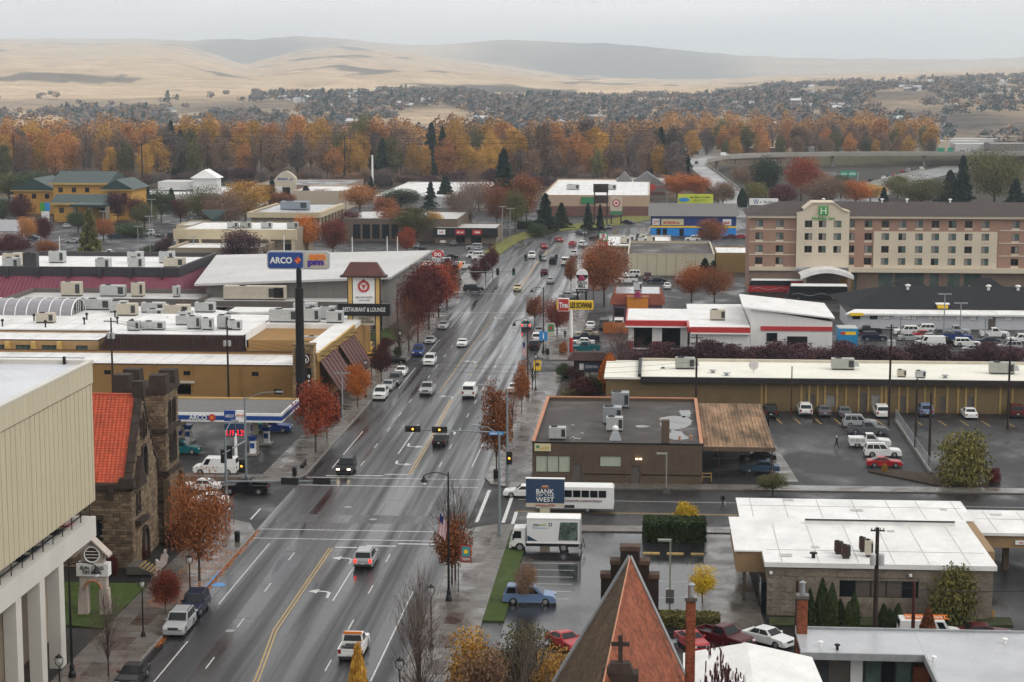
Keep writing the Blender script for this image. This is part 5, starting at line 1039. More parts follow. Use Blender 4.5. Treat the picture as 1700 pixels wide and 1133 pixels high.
MB().box(XA - .6,gx0,HY - .7,HY,ZE - .1,ZE + .5).box(gx1,XB,HY - .7,HY,ZE - .1,ZE + .5).build('eaves',hcream,ho)
MB().box(XA,gx0,HY - .4,HY + .3,zc0 - .9,zc0).box(gx1,XB,HY - 1.2,HY + .3,zc0 - 1.1,zc0).build('cornice',hcream,ho)
w = MB();wall(w,(XA,HY + .05),(1,0),(0,-1),XB - XA,0,zc0 - .9,[(hx(a) - XA,hx(b_) - XA,.4,5) for a,b_ in ((1412,1424),(1460,1483),(1487,1535),(1545,1560),(1575,1595),(1602,1630))],.2);w.build('stone_base',hst,ho)
for a,b_ in ((1412,1424),(1460,1483),(1487,1535),(1545,1560),(1575,1595),(1602,1630)):window(ho,(0,HY + .05),(1,0),(0,-1),(hx(a),hx(b_),.4,5),.18,max(2,int((b_ - a) / 6)),2,winm,glassg)
RY,RZh = HY + 9.5,PY(1400,334,HY + 9.5).z
MB().add([(XA - .9,HY - .9,ZE + .5),(XB,HY - .9,ZE + .5),(XB,RY,RZh),(XA + 7.5,RY,RZh),(XA - .9,HY + 20,ZE + .5),(XB,HY + 20,ZE + .5)],[(0,1,2,3),(0,3,4),(3,2,5,4)]).build('hip_roof',mat('brown_shingle',(.085,.068,.062),.85,.1,.5,fine=.15),ho)
zs = hz(350);MB().box(gm_ - 1.1,gm_ + 1.1,HY - 1.35,HY - 1.05,zs - .9,zs + 1.2).build('green_square',mat('bright_green',(.05,.38,.06),.4,.05),ho);text('H',1.3,1.5,white,ho,(gm_ - 58,-1.4,zs + .15));text('Holiday Inn',5.2,1.0,mat('bright_green',(.05,.38,.06)),ho,(gm_ - 58,-1.1,zs - 1.7),bold=.02)
for px_ in (1371,1470,1512,1585):vent(hx(px_),HY + 9,RZh - .3,f'small white vent on the brown hotel ridge, {ordn[(1371, 1470, 1512, 1585).index(px_)]} from the left',1.1,.3,white,'vents on the hotel ridge')
pc = thing('arched_porch','white arched entrance canopy in front of the hotel','canopy',(46,440,0));n = 10;pa,pb = hx(1325),hx(1412)
A = [(pa + (pb - pa) * k / n,5.2 + 1.5 * math.sin(math.pi * k / n)) for k in range(n + 1)]
for k in range(n):MB().add([(A[k][0],437,A[k][1]),(A[k + 1][0],437,A[k + 1][1]),(A[k + 1][0],445,A[k + 1][1]),(A[k][0],445,A[k][1]),(A[k][0],437,A[k][1] - .9),(A[k + 1][0],437,A[k + 1][1] - .9)],[(0,1,2,3),(4,5,1,0)]).build('roof_panel',roofw,pc)
for x in (pa + 1,pb - 1):MB().box(x - .4,x + .4,437.2,438,0,5.3).build('column',hst,pc)
# black hip-roofed building
bk2 = thing('black_roofed_building','long white building with black hip roof in front of the hotel','building',(57,383,0));Y = 383.;zt = PY(1500,521,Y).z;X0 = PY(1407,530,Y).x
w = MB();bw = [(1415,1428),(1444,1457),(1465,1478),(1497,1522),(1541,1566),(1587,1600),(1610,1622),(1667,1681)]
wall(w,(X0,Y),(1,0),(0,-1),62,0,zt,[(PY(a,525,Y).x - X0,PY(b_,525,Y).x - X0,zt - 1.15,zt - .3) for a,b_ in bw],.15);wall(w,(X0,Y),(0,1),(-1,0),16,0,zt);w.build('wall',mat('white_siding',(.55,.55,.58),.6,.06),bk2)
for i_,(a,b_) in enumerate(bw):window(bk2,(0,Y),(1,0),(0,-1),(PY(a,525,Y).x,PY(b_,525,Y).x,zt - 1.15,zt - .3),.12,max(1,int((b_ - a) / 8)),1,brownt,(white,glass)[i_ < 2])
MB().box(PY(1641,525,Y).x,PY(1653,525,Y).x,Y - .06,Y - .02,.05,2.7).build('door',doorm,bk2)
MB().add([(X0 - .5,Y - .6,zt + .1),(X0 + 62,Y - .6,zt + .1),(X0 + 62,Y + 4.4,zt + .5),(X0 + 2,Y + 4.4,zt + .5)],[(0,1,2,3)]).box(X0 - .5,X0 + 62,Y - .62,Y - .55,zt - .25,zt + .1).build('white_roof_strip',roofw,bk2)
bls = mat('black_shingle',(.016,.016,.019),.8,.12,.5,fine=.15);MB().add([(X0 + 1.4,Y + 3.9,zt + .55),(X0 + 62,Y + 3.9,zt + .55),(X0 + 62,Y + 17,zt + 3.9),(X0 + 9,Y + 17,zt + 3.9),(X0 - 1.5,Y + 30,zt + .5),(X0 + 62,Y + 30,zt + .5)],[(0,1,2,3),(0,3,4),(3,2,5,4)]).build('black_hip_roof',bls,bk2)
MB().box(PY(1410,520,Y).x,PY(1433,520,Y).x,Y - .75,Y - .65,zt - .35,zt + .25).build('yellow_board',yellow,bk2)
for k,px_ in enumerate((1507,1641,1690)):vent(PY(px_,480,Y + 15).x,Y + 15,zt + 3.2,f'white roof vent, {ordn[k]} from the left on the black hip roof',1.3,.4,white,'vents on the black hip roof')
for i_,(a,b_,lab) in enumerate(((1490,1542,'small black gabled roof just behind the long black roof'),(1615,1668,'black pyramid roof near the right edge before the hotel'))):
    Yv = 412.;xa,xb = PY(a,480,Yv).x,PY(b_,480,Yv).x;v = thing('gabled_pavilion',lab,'building',((xa + xb) / 2,Yv,0));zz = PY(a,477,Yv).z;MB().box(xa + .5,xb - .5,Yv,Yv + 9,0,zz).build('wall',cream,v);MB().frus((xa,xb,Yv - .5,Yv + 9.5),((xa + xb) / 2 - 1,(xa + xb) / 2 + 1,Yv + 4,Yv + 5),zz,PY(a,460,Yv + 4.5).z).build('roof',bls,v)
ya = thing('yellow_roof_unit','yellow and white cooler box on the black roof edge','rooftop unit',(PY(1567,512,387).x,388,zt + .4));MB().box(-1.2,.9,-.6,.8,0,1.1).build('casing',yellow,ya,local=True);MB().box(-1.5,1.2,-.8,1,1.1,1.3).build('lid',white,ya,local=True)
# small white house at the left edge, road-side office
sh = thing('small_white_house','small white clapboard house with grey roof at the left edge','house',(-185,575,0));Y = 575.;x0,x1 = PY(-30,400,Y).x,PY(33,400,Y).x
MB().box(x0,x1,Y,Y + 9,0,3.4).build('wall',white,sh);gable(MB(),x0,x1,Y,Y + 9,3.4,6.6,'x',.5).build('roof',mat('grey_shingle2',(.42,.42,.44),.8,.1),sh);MB().add([(x1 + .02,Y,3.4),(x1 + .02,Y + 9,3.4),(x1 + .02,Y + 4.5,6.4)],[(0,1,2)]).build('gable_wall',white,sh)
for k in range(2):MB().box(x1 - .02,x1 + .06,Y + 1.5 + k * 4,Y + 2.8 + k * 4,1,2.5).build('window',glass,sh)
t,x0,x1,Y,z = bp('restaurant_round_sign','small cream restaurant with green peaked roof and oval sign',293,365,397,373,22,creamb,roofw,.4)
MB().frus((x0 + 8,x1 - 2,Y + 4,Y + 16),(x0 + 14,x1 - 8,Y + 9,Y + 11),z,z + 4).build('green_roof',dgreen,t);b = MB();b.disc((PY(325,380,Y).x,Y - .3,z - 1.2),(0,-1,0),1.5,16,depth=.2);b.build('oval_sign',blue,t)
# ---------------------------------------------------------------- overpass ramp and motorway
con2 = mat('bridge_concrete',(.38,.35,.31),.75,.12,.1,fine=.06);rdk = wet('ramp_asphalt',(.24,.235,.23),.25,.5,.1,var=.2)
rc_ = [(30,700,.1),(31.5,745,.6),(33,790,1.6),(31,850,3.4),(26,920,5.4),(22,990,6.6),(24,1045,7.2),(36,1085,7.5),(62,1112,7.7),(105,1132,7.8),(160,1143,7.8),(230,1150,7.8),(330,1150,7.8)]
def ribbon3(cl,a,b,dz0,dz1,mb):
    P = []
    for i,c in enumerate(cl):
        d = (Vector(cl[min(i + 1,len(cl) - 1)][:2]) - Vector(cl[max(i - 1,0)][:2])).normalized();n = Vector((d.y,-d.x));P.append((Vector(c[:2]) + n * a,Vector(c[:2]) + n * b,c[2]))
    for (l0,r0,z0),(l1,r1,z1) in zip(P,P[1:]):
        V = [(*l0,z0 + dz0),(*r0,z0 + dz0),(*r1,z1 + dz0),(*l1,z1 + dz0),(*l0,z0 + dz1),(*r0,z0 + dz1),(*r1,z1 + dz1),(*l1,z1 + dz1)]
        mb.add(V,[(3,2,1,0),(4,5,6,7),(0,4,7,3)[::-1],(1,2,6,5)[::-1],(0,1,5,4),(2,3,7,6)])
    return mb
rmp = thing('flyover_ramp','curving concrete flyover ramp climbing beyond the yellow billboard','bridge',(31,745,0))
ribbon3(rc_,-5.4,5.4,-1.3,-.01,MB()).build('deck',con2,rmp);ribbon3(rc_,-4.8,4.8,-.01,.02,MB()).build('carriageway',rdk,rmp)
for s_ in (-1,1):ribbon3(rc_,s_ * 5.4 - .15,s_ * 5.4 + .15,-.4,.95,MB()).build('parapet',con2,rmp)
for x,y,z in rc_[4:]:MB().lathe([(.9,0),(.9,z - 2),(1.6,z - 1.3)],10,c=(x,y,0)).build('pier',con2,rmp)
struct('motorway',(lambda m:(ribbon(m,[(80,780),(98,872),(130,985),(164,1090),(200,1200),(300,1420)],-10,10,.06),m)[1])(MB()),wet('motorway_paving',(.17,.168,.165),.3,.6,.08,var=.1))
mb2 = thing('motorway_barrier','pale concrete barrier wall along the motorway edge','barrier',(85,860,0));ribbon3([(70,790,0),(87,872,0),(119,985,0),(153,1090,0)],-.3,.3,0,1.1,MB()).build('barrier_wall',con2,mb2)
struct('ramp_loop_ground',MB().quad((30,740,.0),(420,740,.0),(420,1140,.0),(34,1140,.0)),mat('loop_grass',(.06,.052,.038),.9,.4,.05,fine=.35))
struct('embankment',MB().frus((90,420,1146,1175),(90,420,1158,1164),0,7),mat('embankment_grass',(.11,.095,.055),.9,.3,.1,fine=.3))
struct('river_road',MB().quad((-400,852,.03),(20,870,.03),(20,880,.03),(-400,862,.03)),wet('river_road_asphalt',(.09,.09,.092),.3,.6,.1))
# ---------------------------------------------------------------- poles, wires, lamps, signals
def upole(px_,yt,Y,label,arms=((.6,2.2),),can=False,m=None,r=.16):
    p = PY(px_,yt,Y);t = thing('utility_pole',label,'pole',(p.x,Y,0),0,'utility poles')
    MB().tube([(0,0,0),(0,0,p.z * .5),(0,0,p.z)],[r * 1.15,r,r * .75],8).build('shaft',m or brownpole,t,local=True)
    for dz,w in arms:
        MB().box(-w / 2,w / 2,-.18,-.06,p.z - dz,p.z - dz + .12).build('crossarm',m or brownpole,t,local=True)
        for s_ in (-1,-.45,.45,1):MB().lathe([(.05,0),(.06,.1),(.03,.2)],6,c=(s_ * (w / 2 - .1),-.12,p.z - dz + .12)).build('insulator',steel,t,local=True)
    if can:
        for s_ in (-.35,.35):MB().lathe([(.24,0),(.26,.1),(.26,.9),(.2,1)],10,c=(s_,-.25,p.z - 3.2)).build('transformer',hvac,t,local=True)
    return t,p.z
U1,z1_ = upole(184,527,283,'dark utility pole with transformers rising behind the orange church roof',can=True)
U2,z2_ = upole(377,541,283,'slender dark utility pole in front of the tan restaurant wall',((.4,1.6),),True)
U3,z3_ = upole(1157,555,273,'tall dark utility pole between the long brick building and brown office',((.5,1.8),))
U4,z4_ = upole(1480,538,272.5,'utility pole with grey transformers left of the lot fence',((.5,1.6),),True)
U5,_ = upole(1523,630,253.5,'shorter dark pole inside the chain fence',())
U6,_ = upole(1546,653,242,'stubby dark pole at the near end of the chain fence',())
U7,z7_ = upole(1678,560,271,'dark utility pole near the right edge by the long building',((.5,1.8),))
U8,z8_ = upole(1457,877,159,'dark utility pole with transformer in front of the bank wall',((.3,1.2),),True,r=.2)
U9,_ = upole(1324,965,157,'dark lamp pole left of the bank wall evergreens',())
U10,_ = upole(1518,966,159,'reddish timber pole in front of the bank shrubs',(),m=mat('red_timber',(.09,.03,.025),.8,.2))
U11,_ = upole(1315,609,277.5,'short reddish pole against the long brick wall',(),m=mat('red_timber',(.09,.03,.025),.8,.2),r=.1)
U12,z12_ = upole(568,618,268,'grey street-side pole with single crossarm before the brown awnings',((.3,2.4),),m=steel,r=.1)
for i,(x,yt,Y) in enumerate(((22,222,890),(235,236,880),(344,240,900),(433,230,880),(572,226,900),(865,250,880),(1080,232,900),(910,246,905))):upole(x,yt,Y,f'tall pole, {ordn[i]} from the left before the riverside trees',((1,4),),r=.35)
b = PY(618,257,870);tag(MB().tube([(b.x,870,0),(b.x,870,b.z)],[.55,.35],8).build('white_mast',white),'thick white mast standing before the riverside trees','mast')
def wire(name,label,a,b_,sag,r=.022,n=14,par=None):
    a,b_ = Vector(a),Vector(b_);m_ = MB();m_.tube([a.lerp(b_,k / n) - Vector((0,0,sag * 4 * (k / n) * (1 - k / n))) for k in range(n + 1)],r,4,cap=False)
    return tag(m_.build(name,black),label,'wire','overhead wires')
L1,L2,L3 = U1.location,U2.location,U3.location
for i,(d,zz) in enumerate(((-.8,-.4),(0,-.5),(.8,-.4))):
    wire('overhead_wire',f'{("upper", "middle", "lower")[i]} black wire from the church pole to the restaurant wall pole',(L1.x + d * .4,283 + d,z1_ + zz),(L2.x + d * .3,283 + d,z2_ + zz),.8)
    wire('overhead_wire',f'{("upper", "middle", "lower")[i]} black wire spanning the main street to the brown office pole',(L2.x,283 + d,z2_ - 1.5 - i * .7),(L3.x,273 + d,z3_ - 3.2 - i * .9),2.6)
    wire('overhead_wire',f'{("upper", "middle", "lower")[i]} black wire along the long brick building',(L3.x,273 + d,z3_ - .5 - i * .5),(U4.location.x,272.5 + d,z4_ - 2.6 - i * .4),1.6)
    wire('overhead_wire',f'{("upper", "middle", "lower")[i]} black wire at the right end of the long building',(U4.location.x,272.5 + d,z4_ - 2.6 - i * .4),(U7.location.x,271 + d,z7_ - 1 - i * .5),.9)
    wire('overhead_wire',f'{("upper", "middle", "lower")[i]} pale power line across the riverside trees',(-230,890,22 + i * 2.5),(60,900,24 + i * 2.5),2.5,.09,30)
wire('overhead_wire','black wire from the bank wall pole towards the right edge',(U8.location.x,159,z8_ - 5),(45,163,7),1);wire('overhead_wire','pale wire from the reddish timber pole to the right edge',(U10.location.x,159,6.2),(48,165,6),.5)
def lamp(px_,yb,yt,label,arm=-1,reach=2.3):
    """black ornamental street lamp: fluted base, curved arm, hanging bell lantern"""
    g_ = G(px_,yb);h = PY(px_,yt,g_.y).z;t = thing('street_lamp',label,'street lamp',g_,0,'black ornamental street lamps')
    MB().lathe([(.34,.1),(.3,.5),(.2,.7),(.2,1.1),(.12,1.3)],10).build('base',black,t,local=True);MB().tube([(0,0,1.2),(0,0,h)],[.12,.075],8).build('post',black,t,local=True)
    MB().tube([(0,0,h - .5)] + [(arm * reach * k / 6,0,h - .35 + .3 * math.sin(math.pi * k / 6)) for k in range(7)],.045,6).build('arm',black,t,local=True)
    MB().lathe([(.05,0),(.1,-.15),(.3,-.5),(.32,-.62)][::-1],10,c=(arm * reach,0,h - .35)).build('bell',black,t,local=True);MB().lathe([(.1,-.95),(.22,-.85),(.24,-.64)],10,c=(arm * reach,0,h - .35)).build('globe',white,t,local=True)
    return t,h
lamp(120,1128,933,'tall black ornamental lamp beside the garage, arm towards the street',1,2.3)
T1,h1 = lamp(745,1001,785,'tall black ornamental lamp with hanging flag near right kerb',-1,2.3)
T2,h2 = lamp(876,662,530,'black ornamental lamp with flag by the yellow banner',-1,2.1)
lamp(902,588,476,'black ornamental lamp behind the blue parking sign',-1,2.1)
lamp(660,560,470,'black ornamental lamp among the red street trees on the left',1,2)
def lantern(px_,yb,yt,label):
    g_ = G(px_,yb);h = PY(px_,yt,g_.y).z;t = thing('lantern_post',label,'street lamp',g_,0,'black pedestrian lantern posts')
    MB().lathe([(.26,.1),(.2,.35),(.12,.55),(.07,.7),(.06,h - 1.0)],10).build('post',black,t,local=True)
    for s_ in (-1,1):MB().tube([(0,0,h - 1.0),(s_ * .3,0,h - .75),(s_ * .33,0,h - .35),(s_ * .18,0,h - .1)],.035,6).build('yoke',black,t,local=True)
    MB().lathe([(.08,h - .75),(.2,h - .6),(.22,h - .25)],8).build('globe',mat('frosted_globe',(.5,.5,.48),.4,.05),t,local=True);MB().lathe([(.26,h - .25),(.12,h - .08),(.03,h + .08)],8).build('cap',black,t,local=True)
lantern(238,1060,962,'black lantern post beside the church steps');lantern(100,1165,1088,'black lantern post at the lower left corner by the garage')
lantern(716,1078,972,'black lantern post with small green sign by the bare birch');lantern(664,1165,1093,'black lantern post at the bottom edge under the bare birch')
lantern(607,662,598,'black lantern post before the brown awnings');lantern(316,1003,922,'thin black lantern post under the big orange tree');lantern(664,612,548,'black lantern post beside the black car leaving the hotel lot');lantern(889,650,588,'slim black post carrying the yellow banner')
galv = mat('signal_steel',(.27,.31,.33),.5,.1,metal=.3);sigb = mat('signal_black',(.015,.015,.015),.5,.1);lens_off = mat('dark_lens',(.03,.02,.02),.2,.1)
amber = glow('amber_light',(1,.45,.05),3.);redl = glow('red_light',(1,.04,.02),3.);greenl = glow('green_light',(.03,.5,.28),.35)
def head(par,x,y,z,horiz=False,lit=None,back=False,f=-1):
    n = 3;L_ = 1.05;b = MB()
    if horiz:b.box(x - .95,x + .95,y - .12,y + .12,z - .38,z + .38)
    else:b.box(x - .34,x + .34,y - .12,y + .12,z - .8,z + .8)
    o = b.build('signal_head',sigb,par)
    if not back:
        for k in (-1,0,1):
            c = (x + k * .36,y - .13,z) if horiz else (x,y - .13,z + k * .36)
            MB().disc(c,(0,-1,0),.14,10,depth=.04).build('lens',lit if (lit and k == (0 if lit is amber else (1 if lit is redl else -1))) else lens_off,o)
            MB().tube([(c[0],y - .15,c[2] + .02),(c[0],y - .42,c[2] + .05)],.15,8,cap=False).build('visor',sigb,o)
def mast(px_,yb,label,h,arm=None,lum=None,heads=(),Y=None):
    g_ = G(px_,yb);t = thing('signal_pole',label,'traffic signal',g_,0,'traffic signal poles')
    MB().tube([(g_.x,g_.y,.1),(g_.x,g_.y,h)],[.19,.11],10).build('post',galv,t);MB().lathe([(.3,.1),(.28,.4)],10,c=(g_.x,g_.y,0)).build('base_plate',galv,t)
    if lum:MB().tube([(g_.x,g_.y,h - .2),(g_.x + lum[0] * .5,g_.y + lum[1] * .5,h + .6),(g_.x + lum[0],g_.y + lum[1],h + .7)],.05,6).build('luminaire_arm',galv,t);MB().box(g_.x + lum[0] - .4,g_.x + lum[0] + .4,g_.y + lum[1] - .15,g_.y + lum[1] + .15,h + .6,h + .78).build('luminaire',steel,t)
    if arm:MB().tube([(g_.x,g_.y,arm[2]),(g_.x + arm[0],g_.y + arm[1],arm[2] + .25)],[.12,.07],8).build('mast_arm',galv,t)
    for x,y,z,kw in heads:head(t,x,y,z,**kw)
    return t
ga_ = G(377,886);mast(377,886,'near left corner signal pole with long mast arm over the street',11.4,(12.2,0,5.75),(.6,2.2),[(-39.1,ga_.y - .2,5.95,dict(horiz=True,back=True)),(-35.6,ga_.y - .2,6.0,dict(horiz=True,back=True))])
gb = G(842,803);tm = mast(842,803,'far right corner signal pole with amber-lit mast arm',11.5,(-11.9,0,6.3),(-3.2,0),[(-29.2,gb.y - .2,6.65,dict(horiz=True,lit=amber)),(-25.9,gb.y - .2,6.6,dict(horiz=True,lit=amber))])
sbn = mat('street_name_blue',(.03,.25,.6),.4,.05);MB().box(-19.8,-18.0,gb.y - .2,gb.y - .15,6.0,6.45).build('name_plate',sbn,tm);scrib(1.5,.24,white,tm,(-18.9 - gb.x,-.21,6.22),9);head(tm,gb.x + .3,gb.y - .4,3.2,lit=amber)
mast(829,891,'near right corner grey pole with luminaire arm',11.4,None,(-2.6,.4));
gc = G(409,817);tm = mast(409,817,'filling station corner signal pole with street light arm',11.5,(-.6,-9.5,6.2),(4.2,.2),[(gc.x - .5,gc.y - 6.5,6.1,dict(back=True)),(gc.x - .6,gc.y - 9,6.1,dict(back=True))]);head(tm,gc.x - .4,gc.y - .4,3.2,lit=amber)
gd = G(742,492);mast(742,492,'distant left signal pole at the red trees crossing',8,(15,0,5.7),None,[(-35.5,gd.y - .2,5.9,dict()),(-31.8,gd.y - .2,5.9,dict(lit=greenl))])
ge = G(1005,472);mast(1005,472,'distant right signal pole near the taco sign',8,(-17.5,0,6.3),None,[(-31.0,ge.y - .2,6.5,dict(lit=greenl)),(-27.4,ge.y - .2,6.5,dict(lit=greenl)),(-23.5,ge.y - .2,6.5,dict(lit=greenl))])
# flags and banners on the lamps
fr = mat('flag_red',(.42,.02,.03),.7,.1);fw_ = mat('flag_white',(.7,.7,.7),.7,.05);fb = mat('flag_blue',(.015,.03,.16),.7,.1)
def flag(x,y,z,label,s=1.,dirx=-1):
    t = thing('us_flag',label,'flag',(x,y,z),0,'flags on the lamp posts');d = Vector((dirx * .45,-.1,-1)).normalized()
    MB().tube([(.0,0,-.35),(dirx * .55 * s,0,.55 * s)],.02,5).build('staff',steel,t,local=True)
    W_,H_ = .95 * s,1.5 * s
    for k in range(13):
        f0,f1 = k / 13,(k + 1) / 13;P = []
        for q in range(5):
            v = q / 4;bx = dirx * (.5 - .1) * s - .0
            for f in (f0,f1):P.append((dirx * (.5 * s - W_ * f * .55) + dirx * .12 * v + .05 * math.sin(v * 5 + f * 6),.07 * math.sin(v * 4 + f * 7),.5 * s - f * .62 * s - v * H_))
        MB().add(P,[(2 * q,2 * q + 1,2 * q + 3,2 * q + 2) for q in range(4)]).build('stripe',(fr,fw_)[k % 2],t,local=True)
    P = [(dirx * (.5 * s - W_ * f * .55) + dirx * .12 * v,-.02 + .07 * math.sin(v * 4 + f * 7) - .03,.52 * s - f * .62 * s - v * H_) for v in (0,.2,.4) for f in (0,.25,.5)]
    MB().add(P,[(i * 3 + j,i * 3 + j + 1,i * 3 + j + 4,i * 3 + j + 3) for i in range(2) for j in range(2)]).build('canton',fb,t,local=True)
l_ = T1.location;flag(l_.x - .15,l_.y,h1 - 4.6,'american flag on the tall lamp by the near right tree',1.3)
l_ = T2.location;flag(l_.x - .1,l_.y,h2 - 4.2,'american flag on the lamp by the yellow banner',1.3)
g_ = G(541,731);flag(g_.x,g_.y,4.6,'american flag beside the red tree at the filling station',1.2,1)
def banner(x,y,z,w,h,cols,label,txt=None):
    t = thing('street_banner',label,'banner',(x,y,z),0,'lamp post banners');MB().box(-w / 2,w / 2,-.03,.03,0,h).build('cloth',cols[0],t,local=True);MB().box(-w * .38,w * .38,-.045,-.03,h * .34,h * .9).build('picture',cols[1],t,local=True)
    MB().disc((0,-.045,h * .62),(0,-1,0),w * .22,10,depth=.012).build('motif',cols[2],t,local=True);MB().tube([(-w / 2 - .25,0,h + .02),(w / 2,0,h + .02)],.02,5).build('rod',black,t,local=True);MB().tube([(-w / 2 - .25,0,0),(-w / 2 - .25,0,-z)],.05,6).build('post',black,t,local=True)
    if txt:text(txt,w * .8,h * .16,white,t,(0,-.05,h * .2))
g_ = G(760,985);banner(g_.x + .8,g_.y,3.0,1.0,1.75,(mat('banner_red',(.4,.06,.05),.6),mat('banner_teal',(.05,.35,.38),.6),yellow),'red and teal banner beside the near right tree','YAKIMA')
g_ = G(889,650);banner(g_.x + .3,g_.y,3.3,1.2,1.6,(yellow,gold,brownt),'yellow banner on the slim post before the roofed sign');g_ = G(908,590);banner(g_.x + .7,g_.y,3.6,1.4,2.4,(cream,green,redp),'cream and green banner beside the blue parking sign')
g_ = G(902,592);t = thing('blue_road_sign','square blue road sign on a black post near the parked jeep','sign',g_);MB().box(-.75,.75,-.06,0,3.0,4.6).build('plate',sbn,t,local=True);text('i',.3,1,white,t,(0,-.08,3.85));MB().tube([(0,.03,0),(0,.03,4.4)],.06,6).build('post',black,t,local=True)
# ---------------------------------------------------------------- signs
def panel(par,x0,x1,z0,z1,y,m,name='panel',d=.4):return MB().box(x0,x1,y,y + d,z0,z1).build(name,m,par)
def rpanel(par,x0,x1,z0,z1,y,m,r,name='panel',d=.4):
    P = []
    for cx,cz,a0 in ((x1 - r,z1 - r,0),(x0 + r,z1 - r,90),(x0 + r,z0 + r,180),(x1 - r,z0 + r,270)):
        P += [(cx + r * math.cos(R(a0 + k * 22.5)),cz + r * math.sin(R(a0 + k * 22.5))) for k in range(5)]
    n = len(P);return MB().add([(p[0],y,p[1]) for p in P] + [(p[0],y + d,p[1]) for p in P],[tuple(range(n)),tuple(range(2 * n - 1,n - 1,-1)),*[(i,n + i,n + (i + 1) % n,(i + 1) % n) for i in range(n)]]).build(name,m,par)
t = thing('filling_station_pylon','very tall black pole carrying a wide blue and cream fuel sign','sign',(-51.8,274.5,0));Y = 274.3
MB().tube([(-51.8,274.6,0),(-51.8,274.6,10)],.72,10).build('lower_pole',black,t);MB().tube([(-51.8,274.6,10),(-51.8,274.6,19.1)],.62,10).build('middle_pole',black,t);MB().tube([(-51.8,274.6,19.1),(-51.8,274.6,22.2)],.4,10).build('upper_pole',black,t)
rpanel(t,-56.45,-47.25,21.85,24.55,Y,mat('sign_grey_rim',(.45,.47,.48),.4,.05),.5,'rim',.8);rpanel(t,-56.25,-51.1,22.05,24.35,Y - .06,blue,.3,'blue_panel',.1);rpanel(t,-50.85,-47.45,22.05,24.35,Y - .06,cream,.3,'cream_panel',.1)
text('ARCO',3.3,.95,white,t,(-54.35 + 51.8,-.3,23.2),bold=.03);s_ = MB();
for a,m_ in ((0,orange),(90,redp),(180,orange),(270,redp)):MB().add([(-51.85 + .55 * math.cos(R(a)),Y - .09,23.2 + .55 * math.sin(R(a))),(-51.85,Y - .09,23.2),(-51.85 + .55 * math.cos(R(a + 90)),Y - .09,23.2 + .55 * math.sin(R(a + 90)))],[(0,1,2)]).build('spark',m_,t)
text('am',2.4,.85,orange,t,(-48.95 + 51.8,-.3,23.68),bold=.06);text('pm',2.4,.95,mat('sign_violet',(.06,.02,.3),.4),t,(-49.2 + 51.8,-.3,22.72),bold=.06)
t = thing('fuel_price_sign','blue fuel price sign with red digits at the filling station corner','sign',(-53.5,238,0));MB().tube([(-53.5,238,0),(-53.5,238,4)],.2,8).build('post',white,t)
for s_,(xa,xb) in enumerate(((-54.9,-53.5),(-53.4,-52.1))):
    panel(t,xa,xb,5.6,7.0,237.8 + s_ * .1,(blue,white)[s_],'brand_panel',.3);panel(t,xa,xb,3.6,5.3,237.8 + s_ * .1,navy,'price_panel',.3);text('3.19' if s_ == 0 else '3.29',1.1,.75,glow('red_digits',(1,.03,.03),1.2),t,((xa + xb) / 2 + 53.5,-.22 + s_ * .1,4.1));text(('ARCO','am pm')[s_],1.1,.4,(white,orange)[s_],t,((xa + xb) / 2 + 53.5,-.22 + s_ * .1,6.3))
t = thing('hotel_pylon_sign','hotel sign with dark red hipped cap, white panel and black board','sign',(-49.8,325,0));Y = 325.
for x in (-52.3,-47.5):MB().box(x - .32,x + .32,Y - .3,Y + .3,0,15.9).build('post',gold,t);MB().box(x - .5,x - .32,Y - .3,Y + .3,0,15.9).box(x + .32,x + .5,Y - .3,Y + .3,0,15.9).build('post_trim',brownt,t)
MB().frus((-53.6,-46.2,Y - 1.2,Y + 1.2),(-52.2,-47.6,Y - .5,Y + .5),15.9,18.2).build('hipped_cap',awm,t);MB().box(-53.9,-45.9,Y - 1.3,Y + 1.3,15.6,15.95).build('cap_eave',brownt,t)
panel(t,-51.8,-48.0,11.0,15.6,Y - .35,white,'white_panel',.7);MB().box(-54.4,-45.4,Y - .7,Y + .7,8.9,11.0).build('black_board',black,t);panel(t,-51.8,-48.0,7.2,8.8,Y - .3,cream,'marquee',.6)
text('RESTAURANT & LOUNGE',7.4,.75,white,t,(0,-.73,10));text('RED LION HOTEL',3.0,.34,mat('sign_grey_text',(.3,.28,.28),.5),t,(0,-.37,12.1));text('YAKIMA CENTER',2.0,.2,mat('sign_grey_text',(.3,.28,.28)),t,(0,-.37,11.6));text('JAMES & KELLY\nFOR YOUR WEDDING',3.4,1.0,black,t,(0,-.32,8.1))
b = MB();b.tube([(-49.9 + .85 * math.cos(a),Y - .38,14.0 + .85 * math.sin(a)) for a in np.linspace(0,2 * math.pi,19)],.2,6);b.build('lion_ring',redp,t);MB().add([(-50.4,Y - .4,14.5),(-49.9,Y - .4,13.4),(-49.4,Y - .4,14.5),(-49.9,Y - .4,14.2)],[(0,1,2,3)]).build('lion_mark',redp,t);MB().add([(-50.3,Y - .4,14.9),(-49.9,Y - .4,15.35),(-49.5,Y - .4,14.9),(-49.9,Y - .4,14.75)],[(0,3,2,1)]).build('lion_crest',redp,t)
t = thing('bank_sign','navy bank sign board with white serif letters on a cream post','sign',(-11.6,204.4,0));Y = 204.3;p0,p1 = PY(873,836,Y),PY(937,797,Y)
panel(t,p0.x,p1.x,p0.z,p1.z,Y,navy,'navy_board',.5);panel(t,p0.x,p1.x,p0.z - .45,p0.z,Y,cream,'cream_strip',.5);MB().box(p0.x - .05,p1.x + .05,Y - .03,Y + .53,p1.z,p1.z + .08).build('top_trim',white,t);MB().box(-12.1,-11.0,Y + .05,Y + .45,0,p0.z - .45).build('post',beige,t)
